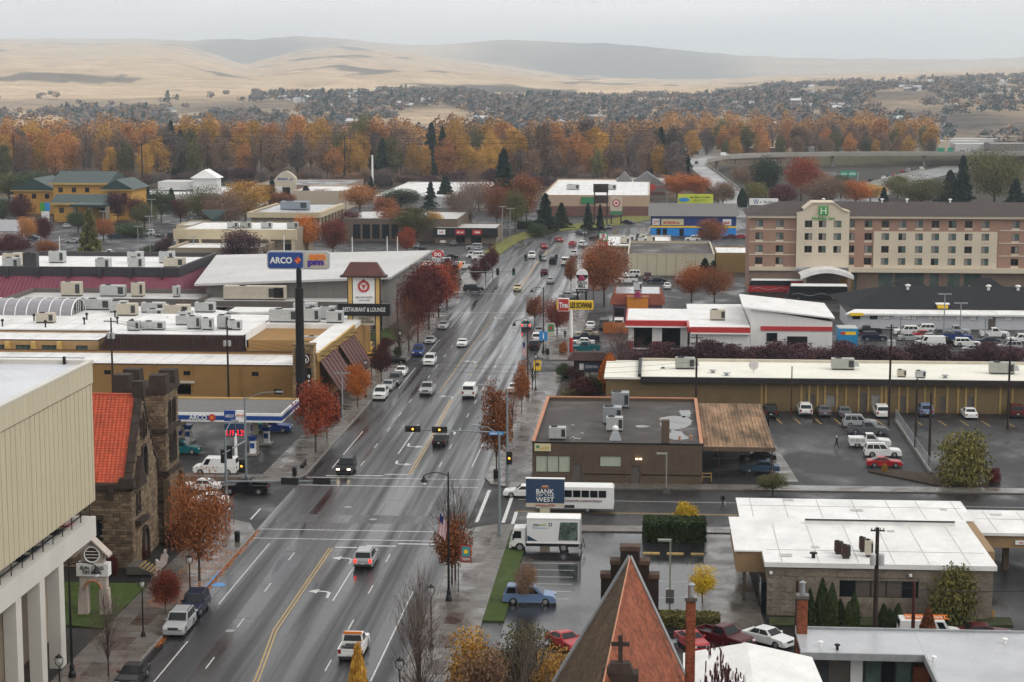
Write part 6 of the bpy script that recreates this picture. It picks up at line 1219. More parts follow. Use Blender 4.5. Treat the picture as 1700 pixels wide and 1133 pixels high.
cx = (p0.x + p1.x) / 2 + 11.6;text('BANK',1.95,.52,white,t,(cx,-.12,p0.z + 1.32),bold=.01);text('OF THE',1.95,.22,white,t,(cx,-.12,p0.z + .88));text('WEST',2.0,.52,white,t,(cx,-.12,p0.z + .42),bold=.01);text('24 Hour ATM',2.1,.24,redp,t,(cx,-.12,p0.z - .22))
b = MB();b.lathe([(.06,0),(.3,.05),(.34,.2),(.2,.32)],8);o = b.build('bear_emblem',terr,t,local=True);o.location = (cx,-.12,p0.z + 1.75);o.scale = (1.2,.2,.8);MB().box(p0.x + 1.6,p1.x - 1.6,Y - .03,Y,p0.z + 1.67,p0.z + 1.72).build('emblem_line',terr,t)
g_ = G(948,587);t = thing('tire_shop_sign','yellow and red tire sign on a tall white and red pole','sign',g_);Y = g_.y;p0,p1 = PY(924,513,Y),PY(985,499,Y);pm_ = PY(944,510,Y).x
MB().tube([(g_.x,Y + .3,0),(g_.x,Y + .3,3)],.34,10).build('red_pole',redp,t);MB().tube([(g_.x,Y + .3,3),(g_.x,Y + .3,p0.z)],.3,10).build('white_pole',white,t)
panel(t,p0.x,p1.x,p0.z,p1.z,Y,yellow,'yellow_panel',.6);panel(t,p0.x + .35,pm_,p0.z - .25,p1.z + .3,Y - .15,redp,'red_panel',.9);panel(t,p0.x + .25,pm_ + .1,p0.z - .35,p1.z + .4,Y - .1,white,'white_rim',.8)
text('Tires',(pm_ - p0.x) * .72,1.0,white,t,((p0.x + .35 + pm_) / 2 - g_.x,-.2,(p0.z + p1.z) / 2),bold=.03);text('LES SCHWAB',(p1.x - pm_) * .88,1.05,black,t,((p1.x + pm_) / 2 - g_.x,-.05,(p0.z + p1.z) / 2),bold=.03)
def pole_sign(name,label,px_,yb,box,m_,y_off=0,post=None,two=False,d=.5):
    g_ = G(px_,yb);Y = g_.y;p0,p1 = PY(box[0],box[3],Y),PY(box[1],box[2],Y);t = thing(name,label,'sign',g_)
    for x in ((p0.x + .4,p1.x - .4) if two else ((p0.x + p1.x) / 2,)):MB().tube([(x,Y + .3,0),(x,Y + .3,p1.z - .2)],.22,8).build('post',post or black,t)
    panel(t,p0.x,p1.x,p0.z,p1.z,Y,m_,'sign_board',d);return t,p0,p1,Y
t,p0,p1,Y = pole_sign('taco_sign','white arched taco sign with magenta bell on two posts',966,512,(956,976,456,479),white,two=True);w_ = p1.x - p0.x
MB().lathe([(w_ / 2,0),(w_ / 2,.5)],20).build('arch_top',white,t,local=True).matrix_basis = Matrix.Translation((0,.5,p1.z)) @ Matrix.Rotation(R(90),4,'X')
b = MB();b.lathe([(.9,0),(.75,.3),(.5,.9),(.2,1.1)],12);o = b.build('bell',mat('bell_magenta',(.30,.01,.07)),t,local=True);o.location = ((p0.x + p1.x) / 2 - t.location.x,-.1,p0.z + 1.9);o.scale = (1,.2,1);o.rotation_euler = (0,R(-15),0)
text('TACO\nBELL',w_ * .85,1.35,black,t,((p0.x + p1.x) / 2 - t.location.x,-.05,p0.z + .95),bold=.03);panel(t,p0.x,p1.x,p0.z - .8,p0.z,Y,black,'drive_thru_strip',.5);text('drive thru',w_ * .8,.35,white,t,((p0.x + p1.x) / 2 - t.location.x,-.05,p0.z - .4))
t,p0,p1,Y = pole_sign('convenience_sign','green, white and red convenience store sign with price board',1001,445,(994,1009,386,400),green,two=True);panel(t,p0.x + .25,p1.x - .25,p0.z + .3,p1.z - .25,Y - .06,white,'white_field',.1);text('7',1.0,1.5,redp,t,((p0.x + p1.x) / 2 - t.location.x,-.1,(p0.z + p1.z) / 2),bold=.05)
q0 = PY(994,415,Y);panel(t,p0.x,p1.x,q0.z,p0.z - .1,Y,mat('sign_red',(.6,.02,.03),.4),'price_board',.5);text('3.25\n3.39',1.6,1.7,white,t,((p0.x + p1.x) / 2 - t.location.x,-.05,(q0.z + p0.z) / 2))
t,p0,p1,Y = pole_sign('ice_cream_sign','red lip-shaped ice cream sign on a blue pole',727,462,(718,736,416,428),white,post=blue)
b = MB();b.lathe([(1.5,0),(1.5,.15)],20);o = b.build('red_ellipse',redp,t,local=True);o.matrix_basis = Matrix.Translation(((p0.x + p1.x) / 2 - t.location.x,-.05,(p0.z + p1.z) / 2)) @ Matrix.Rotation(R(90),4,'X') @ Matrix.Diagonal((1,.75,1,1));text('DQ',1.7,.95,white,t,((p0.x + p1.x) / 2 - t.location.x,-.25,(p0.z + p1.z) / 2),bold=.04);panel(t,p0.x + .3,p1.x - .3,p0.z - .7,p0.z - .1,Y,sbn,'blue_strip',.3)
t,p0,p1,Y = pole_sign('bullseye_sign','cream discount store sign with red ring and green strip',1023,372,(1013,1033,326,350),cream,two=True);c_ = ((p0.x + p1.x) / 2,Y - .05,(p0.z + p1.z) / 2 + .3);MB().disc(c_,(0,-1,0),1.35,20,depth=.03).build('outer_ring',redp,t);MB().disc((c_[0],Y - .09,c_[2]),(0,-1,0),.9,20,depth=.03).build('white_ring',white,t);MB().disc((c_[0],Y - .13,c_[2]),(0,-1,0),.5,16,depth=.03).build('bullseye',redp,t);panel(t,p0.x,p1.x,p0.z - 1.2,p0.z - .1,Y,green,'green_strip',.4)
t,p0,p1,Y = pole_sign('stacked_billboard','brown backs of two stacked billboards seen from behind',997,372,(985,1010,305,319),brownt,two=True,post=brownt);q0,q1 = PY(987,337,Y),PY(1010,324,Y);panel(t,q0.x,q1.x,q0.z,q1.z,Y,brownt,'lower_board',.5)
for k in range(6):panel(t,p0.x + k * (p1.x - p0.x) / 6,p0.x + k * (p1.x - p0.x) / 6 + .12,p0.z,p1.z,Y - .12,black,'stringer',.1)
t,p0,p1,Y = pole_sign('lime_billboard','wide lime-yellow billboard with dark lettering before the orange trees',1155,352,(1125,1184,322,338),mat('lime',(.55,.62,.04),.5,.04),two=True,post=brownt);w_ = p1.x - p0.x;cx = (p0.x + p1.x) / 2 - t.location.x
scrib(w_ * .55,.75,black,t,(cx + w_ * .13,-.03,p0.z + 2.6),22);scrib(w_ * .4,.9,mat('lime_dark',(.2,.25,.02),.5),t,(cx + w_ * .13,-.03,p0.z + 1.4),18,2);b = MB();b.lathe([(1.5,0),(1.5,.1)],16);o = b.build('blue_wave',sbn,t,local=True);o.matrix_basis = Matrix.Translation((cx - w_ * .32,-.02,p0.z + 1.6)) @ Matrix.Rotation(R(90),4,'X') @ Matrix.Diagonal((1.4,.55,1,1));panel(t,p0.x,p1.x,p0.z - .5,p0.z - .1,Y,steel,'catwalk',.9)
t,p0,p1,Y = pole_sign('roofed_office_sign','dark roofed office sign with blue-grey name panel in the shrubs',985,640,(961,995,603,615),navy,post=cream,d=.6);w_ = p1.x - p0.x
MB().box(p0.x - .8,p1.x + .8,Y - .5,Y + 1.1,p0.z - .35,p1.z + .5).build('dark_box',brownt,t);MB().frus((p0.x - 1.9,p1.x + 1.9,Y - 1.5,Y + 2.1),(p0.x - .9,p1.x + .9,Y - .4,Y + 1),p1.z + .5,p1.z + 1.7).build('hipped_roof',brownt,t);panel(t,p0.x,p1.x,p0.z,p1.z,Y - .6,navy,'name_panel',.1);panel(t,p0.x + .1,p0.x + .8,p0.z + .1,p1.z - .1,Y - .66,white,'logo_square',.06);text('DENMAN',w_ * .6,.5,white,t,(p0.x + w_ * .62 - t.location.x,-.65,(p0.z + p1.z) / 2))
t,p0,p1,Y = pole_sign('inn_pylon','green and blue hotel pylon sign before the orange inn',74,372,(67,82,336,350),sbn,post=white);panel(t,p0.x,(p0.x + p1.x) / 2,p0.z,p1.z,Y - .1,mat('bright_green',(.05,.38,.06)),'green_half',.2);MB().box(p0.x + .3,p1.x - .3,Y,Y + .5,0,p0.z).build('white_base',white,t)
t,p0,p1,Y = pole_sign('white_roadside_board','white roadside board with blue initial left of the hotel roof',1268,348,(1244,1292,329,340),white,two=True,post=steel);text('W',2.2,2.1,blue,t,(p0.x + 2.6 - t.location.x,-.05,(p0.z + p1.z) / 2));scrib(6,1.2,mat('sign_grey_text',(.3,.28,.28)),t,((p0.x + p1.x) / 2 + 1.6 - t.location.x,-.03,(p0.z + p1.z) / 2),8)
gt = thing('motorway_gantry','green direction signs on a gantry over the motorway','sign',(96,900,0));pa,pb = PY(1337,290,890),PY(1424,290,890)
for x in (pa.x,pb.x):MB().tube([(x,890,0),(x,890,pa.z + 1.5)],.3,8).build('post',steel,gt)
MB().box(pa.x,pb.x,889.8,890.2,pa.z + .4,pa.z + 1).build('beam',steel,gt)
for a,b_ in ((1395,1408),(1409,1422)):x0,x1 = PY(a,290,889).x,PY(b_,290,889).x;MB().box(x0,x1,889.3,889.5,pa.z - .6,pa.z + 2).build('sign_plate',mat('road_green',(.01,.33,.20),.4),gt);scrib((x1 - x0) * .8,1.2,white,gt,((x0 + x1) / 2 - 96,889.28 - 900,pa.z + .7),6,2)
x0,x1 = PY(1358,290,889).x,PY(1388,290,889).x;MB().box(x0,x1,889.3,889.5,pa.z - .6,pa.z + 1.4).build('sign_back',steel,gt)
for i,(a,b_) in enumerate(((1556,1568),(1573,1582))):x0,x1 = PY(a,257,1140).x,PY(b_,257,1140).x;t = thing('bridge_sign',f'green road sign on the flyover, {("left", "right")[i]} one','sign',((x0 + x1) / 2,1140,7.8));MB().box(x0,x1,1140,1140.2,8.6,11).build('sign_plate',mat('road_green',(.01,.33,.2)),t);MB().tube([((x0 + x1) / 2,1140.3,7.8),((x0 + x1) / 2,1140.3,10.5)],.15,6).build('post',steel,t)
for i,(x,yb,yt) in enumerate(((472,437,390),(643,436,392),(585,432,393),(660,430,392),(142,440,392),(100,440,392))):g_ = G(x,yb);h = PY(x,yt,g_.y).z;tag(MB().tube([(g_.x,g_.y,0),(g_.x,g_.y,h)],[.22,.1],8).build('white_flagpole',white),f'slim white pole, {("far left behind the cream arcade", "beside the red tree", "between the glass shops", "right of the glass shops", "right of two above the maroon roof", "left of two above the maroon roof")[i]}','pole','slim white poles')
for i,(x,yb,yt,lab) in enumerate(((253,395,330,'behind the inn car park'),(250,440,358,'middle of the inn car park'),(173,395,350,'in front of the orange inn'),(230,435,375,'near the maroon roof'),(322,437,392,'by the beige shop'),(423,440,408,'behind the fuel sign'),(1107,345,318,'right of the discount store'),(834,405,342,'at the bend beside the blue sign'),(847,405,345,'right of another at the bend'),(1284,330,283,'beside the motorway'),(1340,335,290,'by the motorway trees'),(1495,560,525,'left in the tire lot'),(1567,548,487,'in the tire lot beside yellow unit'),(1594,550,502,'in the tire lot centre'),(1635,565,527,'right in the tire lot'),(1108,905,898,'x'))[:15]):
    g_ = G(x,yb);h = PY(x,yt,g_.y).z;t = thing('car_park_lamp',f'grey box-headed car park lamp {lab}','street lamp',g_,0,'car park lamps');MB().tube([(0,0,0),(0,0,h)],.11,6).build('post',steel,t,local=True);MB().box(-1.3,1.3,-.25,.25,h - .2,h).build('lamp_bar',steel,t,local=True)
for px_,yb,yt,lab in ((1106,820,795,'short dusty lamp on the bank kerb beside the school bus'),(1112,990,898,'grey-green square lamp post in the bank lot')):
    g_ = G(px_,yb);h = PY(px_,yt,g_.y).z + (3 if yb < 900 else 0);t = thing('lot_lamp',lab,'street lamp',g_);MB().box(-.08,.08,-.08,.08,0,h).build('post',mat('lamp_green_grey',(.28,.29,.24),.5),t,local=True);MB().box(-1.2,.1,-.2,.2,h - .1,h + .08).build('lamp_box',mat('lamp_green_grey',(.28,.29,.24)),t,local=True);MB().box(-.4,.4,-.4,.4,0,.7).build('plinth',conc,t,local=True)
# ---------------------------------------------------------------- church sign, sculpture, street furniture
plaster = mat('pinkish_plaster',(.50,.43,.38),.8,.1)
g_ = G(158,1022);t = thing('church_sign','pale plaster church sign with gabled top, round window and letter board','sign',g_);x0 = -2.3
MB().box(-1.25,-.55,-.4,.4,0,3.4).build('pier',plaster,t,local=True);MB().box(.55,1.25,-.4,.4,0,3.4).build('pier',plaster,t,local=True);MB().box(-1.25,1.25,-.4,.4,3.4,3.8).build('lintel',plaster,t,local=True)
b = MB();b.tube([(.75 * math.cos(a),-.42,2.6 + .75 * math.sin(a)) for a in np.linspace(0,math.pi,11)],.12,6);b.build('arch_trim',terr,t,local=True)
MB().box(-1.5,1.5,-.5,.5,3.8,5.0).build('letter_board',white,t,local=True);text('SUN. CLASS\nTIM BECK',2.2,.75,black,t,(0,-.52,4.4));MB().add([(-1.05,-.4,5.0),(1.05,-.4,5.0),(1.05,-.4,6.2),(0,-.4,7.2),(-1.05,-.4,6.2),(-1.05,.4,5.0),(1.05,.4,5.0),(1.05,.4,6.2),(0,.4,7.2),(-1.05,.4,6.2)],[(0,1,2,3,4),(9,8,7,6,5),(1,6,7,2),(5,0,4,9)]).build('gable_block',plaster,t,local=True)
for s_ in (-1,1):MB().add([(0,-.65,7.35),(s_ * 1.6,-.65,5.8),(s_ * 1.6,.65,5.8),(0,.65,7.35),(0,-.65,7.15),(s_ * 1.6,-.65,5.6),(s_ * 1.6,.65,5.6),(0,.65,7.15)],[(0,1,2,3),(0,4,5,1),(1,5,6,2),(7,6,5,4)]).build('gable_roof',(plaster,redwall)[0],t,local=True)
MB().disc((0,-.4,5.85),(0,-1,0),.7,18,depth=.08).build('round_window',brownt,t,local=True);b = MB();b.tube([(.72 * math.cos(a),-.5,5.85 + .72 * math.sin(a)) for a in np.linspace(0,2 * math.pi,21)],.08,5);b.build('window_ring',white,t,local=True)
for k in (-.3,0,.3):MB().box(-.6,.6,-.54,-.48,5.82 + k,5.88 + k).build('window_bar',white,t,local=True)
for s_ in (-1,1):MB().frus((s_ * 1.25 - .25,s_ * 1.25 + .25,-.5,.5),(s_ * 1.25 - .15,s_ * 1.25 + .15,-.3,.3),0,2.6).build('buttress',plaster,t,local=True)
g_ = G(268,962);t = thing('white_sculpture','white sculpted figure with raised wings on the church pavement','sculpture',g_)
P = [(-.7,0,0),(-.45,0,1.2),(-.5,0,2.0),(-.1,0,1.7),(.1,0,2.5),(.45,0,2.75),(.75,0,2.3),(.55,0,1.5),(.0,0,1.0),(-.2,0,0)]
n = len(P);MB().add([(p[0],-.22,p[2]) for p in P] + [(p[0] * .95,.22,p[2] * .98) for p in P],[tuple(range(n))[::-1],tuple(range(n,2 * n)),*[(i,(i + 1) % n,n + (i + 1) % n,n + i) for i in range(n)]]).build('figure',mat('pale_pink_stone',(.72,.62,.58),.7,.1),t,local=True);MB().frus((-1,.3,-.5,.5),(-.9,.2,-.4,.4),0,.25).build('plinth',conc,t,local=True);MB().lathe([(.1,2.6),(.18,2.75),(.14,2.95),(.02,3.05)],8,c=(.45,0,0)).build('head',mat('pale_pink_stone',(.72,.62,.58)),t,local=True)
def bin_(px_,py_,label):
    t = thing('litter_bin',label,'litter bin',G(px_,py_,.14),0,'black litter bins');MB().lathe([(.26,0),(.3,.1),(.3,.9),(.34,.95)],12).build('body',black,t,local=True);MB().lathe([(.33,.95),(.25,1.1),(.1,1.15)],12).build('lid',black,t,local=True)
bin_(394,900,'black litter bin at the church corner kerb');bin_(489,791,'black litter bin at the filling station corner');bin_(823,795,'black litter bin under the orange tree on the far right corner');bin_(909,590,'black litter bin beside the blue road sign')
g_ = G(503,778);t = thing('bus_bench','dark slatted bench on the filling station pavement','bench',g_,R(-90));
for k in range(4):MB().box(-1,1,-.25 + k * .13,-.15 + k * .13,.45,.49).build('seat_slat',black,t,local=True)
for k in range(3):MB().box(-1,1,.28,.32,.55 + k * .16,.67 + k * .16).build('back_slat',black,t,local=True)
for x in (-.85,.85):MB().box(x - .04,x + .04,-.22,.3,0,.45).build('leg',black,t,local=True)
wp = thing('wheelchair_marking','blue disabled parking marking painted on the road by the kerb','road marking',(-42.2,179,0));MB().disc((-42.2,179,.006),(0,0,1),.7,16,depth=.002).build('blue_disc',sbn,wp);MB().box(-43.28,-43.1,174,184,.1,.158).build('blue_kerb',sbn,wp)
# chain-link fence between the two lots
cf = thing('chain_fence','chain-link fence on a low concrete wall between the two lots','fence',(24,244,0));A,B = G(1487,702),G(1546,790);d = (B - A);n = 9
for k in range(n + 1):p = A + d * k / n;MB().tube([(p.x,p.y,0),(p.x,p.y,1.9)],.04,6).build('post',steel,cf)
MB().tube([A + Vector((0,0,1.9)),B + Vector((0,0,1.9))],.03,5).build('top_rail',steel,cf);dn = Vector((d.y,-d.x,0)).normalized() * .15
MB().add([A - dn,A + dn,B + dn,B - dn,*[p + Vector((0,0,.45)) for p in (A - dn,A + dn,B + dn,B - dn)]],[(4,5,6,7),(0,1,5,4)[::-1],(1,2,6,5)[::-1],(3,0,4,7)[::-1]]).build('low_wall',kerbm,cf)
b = MB();L_ = d.length;u = d / L_
for k in range(int(L_ / .4)):
    a0 = A + u * min(L_,k * .4);a1 = A + u * min(L_,k * .4 + 1.4);b.tube([a0 + Vector((0,0,.45)),a1 + Vector((0,0,1.9))],.008,3,cap=False);b.tube([a1 + Vector((0,0,.45)),a0 + Vector((0,0,1.9))],.008,3,cap=False)
b.build('mesh_wires',steel,cf,kind='stuff')
# ---------------------------------------------------------------- vehicles (front towards local +Y)
SPEC = {  # L, W, H, belt, cowl y, roof front y, roof rear y, glass rear y, hood z, wheel r, axle front, axle rear, top inset
    'sedan':(4.75,1.82,1.45,.95,.95,.25,-1.05,-1.75,.86,.33,1.42,-1.38,.24),'coupe':(4.5,1.8,1.33,.9,.75,.05,-.8,-1.75,.82,.33,1.38,-1.32,.26),
    'suv':(4.85,1.95,1.8,1.08,.95,.3,-2.05,-2.33,1.02,.38,1.48,-1.42,.16),'minivan':(5.0,1.95,1.75,1.02,1.45,.6,-2.1,-2.4,.95,.34,1.55,-1.5,.17),
    'van':(5.6,2.05,2.15,1.2,1.75,1.2,-2.65,-2.75,1.12,.37,1.85,-1.7,.12),'pickup':(5.6,2.0,1.85,1.15,1.1,.5,-.55,-.72,1.08,.39,1.75,-1.75,.2)}
_vm = {}
tail = mat('tail_lens',(.32,.012,.012),.2,.1);headl = mat('head_lens',(.6,.6,.58),.1,.1,spec=.8);plate = mat('number_plate',(.6,.6,.6),.4,.1);trimb = mat('bumper_black',(.03,.03,.032),.5,.1)
braked = glow('brake_lit',(1,.03,.02),2.5);headlit = glow('head_lit',(1,.8,.5),5)
def vmesh(kind):
    if kind in _vm:return _vm[kind]
    L,W_,H_,bz,yc,rf,rr,gr_,hz_,wr_,af,ar_,ti = SPEC[kind];f,r = L / 2,-L / 2;hw = W_ / 2;ra = wr_ + .07
    archp = lambda y:[(y + ra * math.cos(a),max(.26,wr_ + ra * math.sin(a))) for a in np.linspace(0,math.pi,8)]
    bed = kind == 'pickup';rb = -.72
    prof = [(f - .06,.26),(f,.45),(f - .02,.62),(f - .12,hz_ - .1),(f - .3,hz_ - .02),(yc,bz)]
    prof += [(rb,bz),(rb,.85),(r + .02,.85),(r,.6)] if bed else [(gr_,bz),(r + .1,bz - (.02 if kind in ('sedan','coupe') else .0)),(r + .02,bz - .15),(r,.6)]
    prof += [(r + .05,.3),(ar_ - ra,.28)] + archp(ar_)[::-1][1:-1] + [(ar_ + ra,.26),(af - ra,.26)] + archp(af)[::-1][1:-1] + [(af + ra,.28)]
    prof = prof[::-1];n = len(prof);b = MB()
    lay = [(-hw + .0,.985),(-hw + .09,1),(hw - .09,1),(hw,.985)]
    V = []
    for x,s_ in lay:
        for y,z in prof:e = 0 if s_ == 1 else .05;V.append((x,y * (1 - e * .35),z - (e if z > .5 else -.0)))
    F = [tuple(range(n)),tuple(range(3 * n,4 * n))[::-1]] + [(k * n + i,k * n + (i + 1) % n,(k + 1) * n + (i + 1) % n,(k + 1) * n + i)[::-1] for k in range(3) for i in range(n)]
    b.add(V,F)
    hb = hw - .05;ht = hw - ti;B = [(-hb,yc,bz),(hb,yc,bz),(hb,gr_,bz),(-hb,gr_,bz)];T = [(-ht,rf,H_ - .04),(ht,rf,H_ - .04),(ht,rr,H_ - .04),(-ht,rr,H_ - .04)]
    b.add(B + T,[(1,0,4,5),(2,1,5,6),(3,2,6,7),(0,3,7,4)]);b.add(T + [(-ht + .1,rf - .12,H_),(ht - .1,rf - .12,H_),(ht - .1,rr + .1,H_),(-ht + .1,rr + .1,H_)],[(1,0,4,5),(2,1,5,6),(3,2,6,7),(0,3,7,4),(7,6,5,4)])
    if bed:b.box(-hw + .02,-hw + .12,r + .04,rb,.85,bz).box(hw - .12,hw - .02,r + .04,rb,.85,bz).box(-hw + .12,hw - .12,r + .02,r + .1,.6,bz)
    M = {'body':b.mesh('car_body')}
    def face(c,u0,u1,v0,v1,e=.014):
        c = [Vector(q) for q in c];P = [c[0].lerp(c[1],u).lerp(c[3].lerp(c[2],u),v) for u,v in ((u0,v0),(u1,v0),(u1,v1),(u0,v1))];nn = (P[1] - P[0]).cross(P[3] - P[0]).normalized() * e
        return MB().quad(*[p + nn for p in P])
    M['windshield'] = face([B[1],B[0],T[0],T[1]],.05,.95,.08,.93).mesh('windshield');M['rear_window'] = face([B[3],B[2],T[2],T[3]],.07,.93,.15 if kind != 'van' else .3,.9).mesh('rear_window')
    sw = [(.1,.5),(.53,.92)] if kind in ('sedan','coupe') else [(.1,.36),(.39,.66),(.69,.95)] if kind in ('suv','minivan') else [(.06,.2)] if kind == 'van' else [(.12,.88)]
    M['side'] = []
    for u0,u1 in sw:
        M['side'] += [face([B[0],B[3],T[3],T[0]],u0,u1,.1,.9).mesh('side_window'),face([B[2],B[1],T[1],T[2]],1 - u1,1 - u0,.1,.9).mesh('side_window')]
    M['tyre'] = MB().tube([(-.11,0,0),(-.09,0,0),(.09,0,0),(.11,0,0)],[wr_ * .9,wr_,wr_,wr_ * .9],16).mesh('tyre',smooth=False);M['rim'] = MB().tube([(0,0,0),(.015,0,0),(.02,0,0)],[wr_ * .62,wr_ * .58,wr_ * .2],12).mesh('rim')
    M['wheels'] = [(s_ * (hw - .12),y,wr_,s_) for y in (af,ar_) for s_ in (-1,1)]
    tz_ = bz - .32 if kind in ('sedan','coupe') else bz - .38;th = .2 if kind in ('sedan','coupe') else .36
    M['tail'] = MB().box(-.13,.13,-.03,.02,0,th).mesh('taillight');M['tails'] = [(s_ * (hw - .2),r + .01,tz_) for s_ in (-1,1)]
    M['head'] = MB().frus((-.2,.2,-.06,.05),(-.2,.2,-.1,-.0),0,.16).mesh('headlight');M['heads'] = [(s_ * (hw - .3),f - .02,hz_ - .3) for s_ in (-1,1)]
    M['grille'] = MB().box(-.45,.45,f - .06,f + .012,hz_ - .32,hz_ - .14).mesh('grille');M['fb'] = MB().box(-hw + .12,hw - .12,f - .1,f + .04,.27,.5).mesh('bumper');M['rb'] = MB().box(-hw + .1,hw - .1,r - .05,r + .1,.3,.52).mesh('bumper')
    M['plate'] = MB().box(-.16,.16,r - .065,r - .05,.56,.7).mesh('number_plate');M['mirror'] = MB().box(-.1,.1,-.06,.06,0,.16).mesh('mirror');M['mirrors'] = [(s_ * (hw + .06),yc - .25,bz + .02) for s_ in (-1,1)]
    M['bed'] = MB().quad((-hw + .12,r + .1,.858),(hw - .12,r + .1,.858),(hw - .12,rb,.858),(-hw + .12,rb,.858)).mesh('bed_liner') if bed else None
    M['rail'] = MB().box(-ht + .05,-ht + .1,rr + .2,rf - .2,H_,H_ + .05).box(ht - .1,ht - .05,rr + .2,rf - .2,H_,H_ + .05).mesh('roof_rack') if kind == 'suv' else None
    _vm[kind] = M;return M
PC = dict(white=(.70,.70,.68),silver=(.42,.43,.44),grey=(.13,.135,.14),black=(.012,.012,.014),red=(.42,.012,.016),maroon=(.09,.01,.014),blue=(.02,.05,.20),navy=(.015,.022,.05),teal=(.01,.13,.15),tan=(.42,.36,.25),gold=(.55,.45,.25),yellow=(.75,.42,.01),lightblue=(.16,.25,.42),green=(.02,.07,.04),steelblue=(.05,.10,.16))
NAMES = dict(sedan='sedan_car',coupe='coupe_car',suv='suv',minivan='minivan',van='cargo_van',pickup='pickup_truck');CATS = dict(sedan='car',coupe='car',suv='SUV',minivan='minivan',van='van',pickup='pickup truck')
def car(kind,loc,rz,col,label,group=None,lit=None,lod=0):
    M = vmesh(kind);p = paint(col,PC[col]);t = thing(NAMES[kind],label,CATS[kind],loc,rz,group);bo = obj('body',M['body'],p,t)
    obj('windshield',M['windshield'],glass,t);obj('rear_window',M['rear_window'],glass,t)
    for m_ in M['side']:obj('side_window',m_,glass,t)
    for x,y,z,s_ in M['wheels']:
        w_ = obj('wheel',M['tyre'],rubber,t,(x,y,z))
        if lod < 2:r_ = obj('rim',M['rim'],rimm,w_,(s_ * .1,0,0));r_.scale = (s_,1,1)
    for l_ in M['tails']:obj('taillight',M['tail'],braked if lit == 'brake' else tail,t,l_)
    for l_ in M['heads']:obj('headlight',M['head'],headlit if lit == 'head' else headl,t,l_)
    obj('grille',M['grille'],trimb,t);obj('bumper',M['fb'],trimb if col in ('black','grey') or kind in ('pickup','van') else p,t);obj('bumper',M['rb'],trimb if kind in ('pickup','van','suv') else p,t)
    if M['bed']:obj('bed_liner',M['bed'],trimb,t)
    if lod < 1:
        obj('number_plate',M['plate'],plate,t);[obj('mirror',M['mirror'],p,t,l_) for l_ in M['mirrors']]
        if M['rail']:obj('roof_rack',M['rail'],trimb,t)
    return t
def cp(kind,px_,py_,head_,col,label,group=None,lit=None,z=.004,dz=0):
    """px,py: bottom middle of the near end or near side in the photo"""
    g_ = G(px_,py_,z);L,W_ = SPEC[kind][:2];a = R(head_);ext = (abs(math.cos(a)) * L + abs(math.sin(a)) * W_) / 2
    return car(kind,(g_.x,g_.y + ext,z + dz),a,col,label,group,lit,0 if g_.y < 330 else (1 if g_.y < 480 else 2))
MS = 'traffic on the main street';LP = 'cars parked along the left kerb';RP = 'cars parked along the right kerb'
for a in (('suv',602,947,0,'silver','large silver SUV with brake lights waiting in the near turn lane',MS,'brake'),
          ('suv',570,791,180,'black','black SUV with lit headlights at the left lane stop line',MS,'head'),('sedan',728,744,0,'black','old black sedan driving away under the amber signals',MS),
          ('pickup',706,659,180,'silver','silver pickup coming towards the camera past mid-block',MS),('van',777,664,0,'white','white passenger van driving away mid-block',MS),('sedan',766,578,180,'white','white sedan coming alone down the middle of the street',MS),
          ('suv',711,609,180,'white','white crossover coming beside the parked blue SUV',MS),('suv',873,547,0,'silver','silver SUV with red tail lamps driving away past the tire sign',MS,'brake'),('sedan',858,483,180,'gold','tan sedan facing camera at the far stop line',MS),
          ('sedan',913,471,0,'silver','silver car driving away right of the median island',MS),('sedan',903,456,0,'maroon','dark red car driving away under the far green signals',MS),('pickup',917,438,0,'black','black pickup driving away beyond the far signals',MS),('sedan',901,433,180,'silver','silver sedan coming towards the far signals',MS),
          ('suv',882,429,180,'white','cream white SUV coming down the curve in the outer lane',MS),('sedan',902,412,190,'red','first red car coming round the bend, left of another',MS),('sedan',927,401,200,'red','red car highest on the bend facing the camera',MS),('sedan',950,408,-8,'red','red car driving away on the bend beside a white SUV',MS),
          ('suv',967,410,-10,'white','white SUV driving away near the price sign',MS),('van',937,441,0,'white','white van driving away right of the black pickup',MS),('pickup',952,427,-4,'white','white pickup in the right lane before the orange trees',MS),('sedan',964,390,215,'grey','dark grey car farthest round the bend by the verge',MS),
          ('suv',785,485,-75,'black','black SUV turning out of the far left side street',MS),('sedan',945,495,-90,'silver','silver sedan crossing by the taco sign',MS),('sedan',988,398,-40,'black','black car entering from the right at the bend',MS),('sedan',1043,372,240,'navy','dark blue car on the road past the bullseye sign',MS),
          ('suv',287,1060,180,'silver','silver SUV parked nearest on the left kerb',LP),('suv',313,1028,180,'navy','dark blue SUV parked just behind the silver SUV',LP),('sedan',207,1148,180,'black','black sedan cut by the bottom edge on the left',LP),('suv',628,666,180,'white','white SUV first in the parked row before the awnings',LP),
          ('sedan',641,651,180,'silver','pale sedan second in the parked row before the awnings',LP),('suv',653,642,180,'grey','dark grey SUV third in the parked row before the awnings',LP),('sedan',663,627,180,'white','white sedan fourth in the parked row before the awnings',LP),
          ('sedan',652,606,-90,'black','black sedan nosing out of the hotel lot',LP),('suv',692,594,180,'blue','blue SUV parked on the left kerb by the lantern',LP),('sedan',712,573,180,'silver','silver sedan parked behind the blue SUV',LP),('sedan',734,547,180,'silver','pale sedan parked farthest up on the left kerb',LP),
          ('suv',886,583,0,'black','black boxy jeep parked on the right kerb by the blue sign',RP),('suv',891,569,0,'white','white SUV parked ahead of the black jeep',RP),('sedan',894,556,0,'silver','silver sedan parked two ahead of the black jeep',RP),('sedan',852,655,0,'white','white sedan half hidden by the bare right trees',RP)):cp(*a)
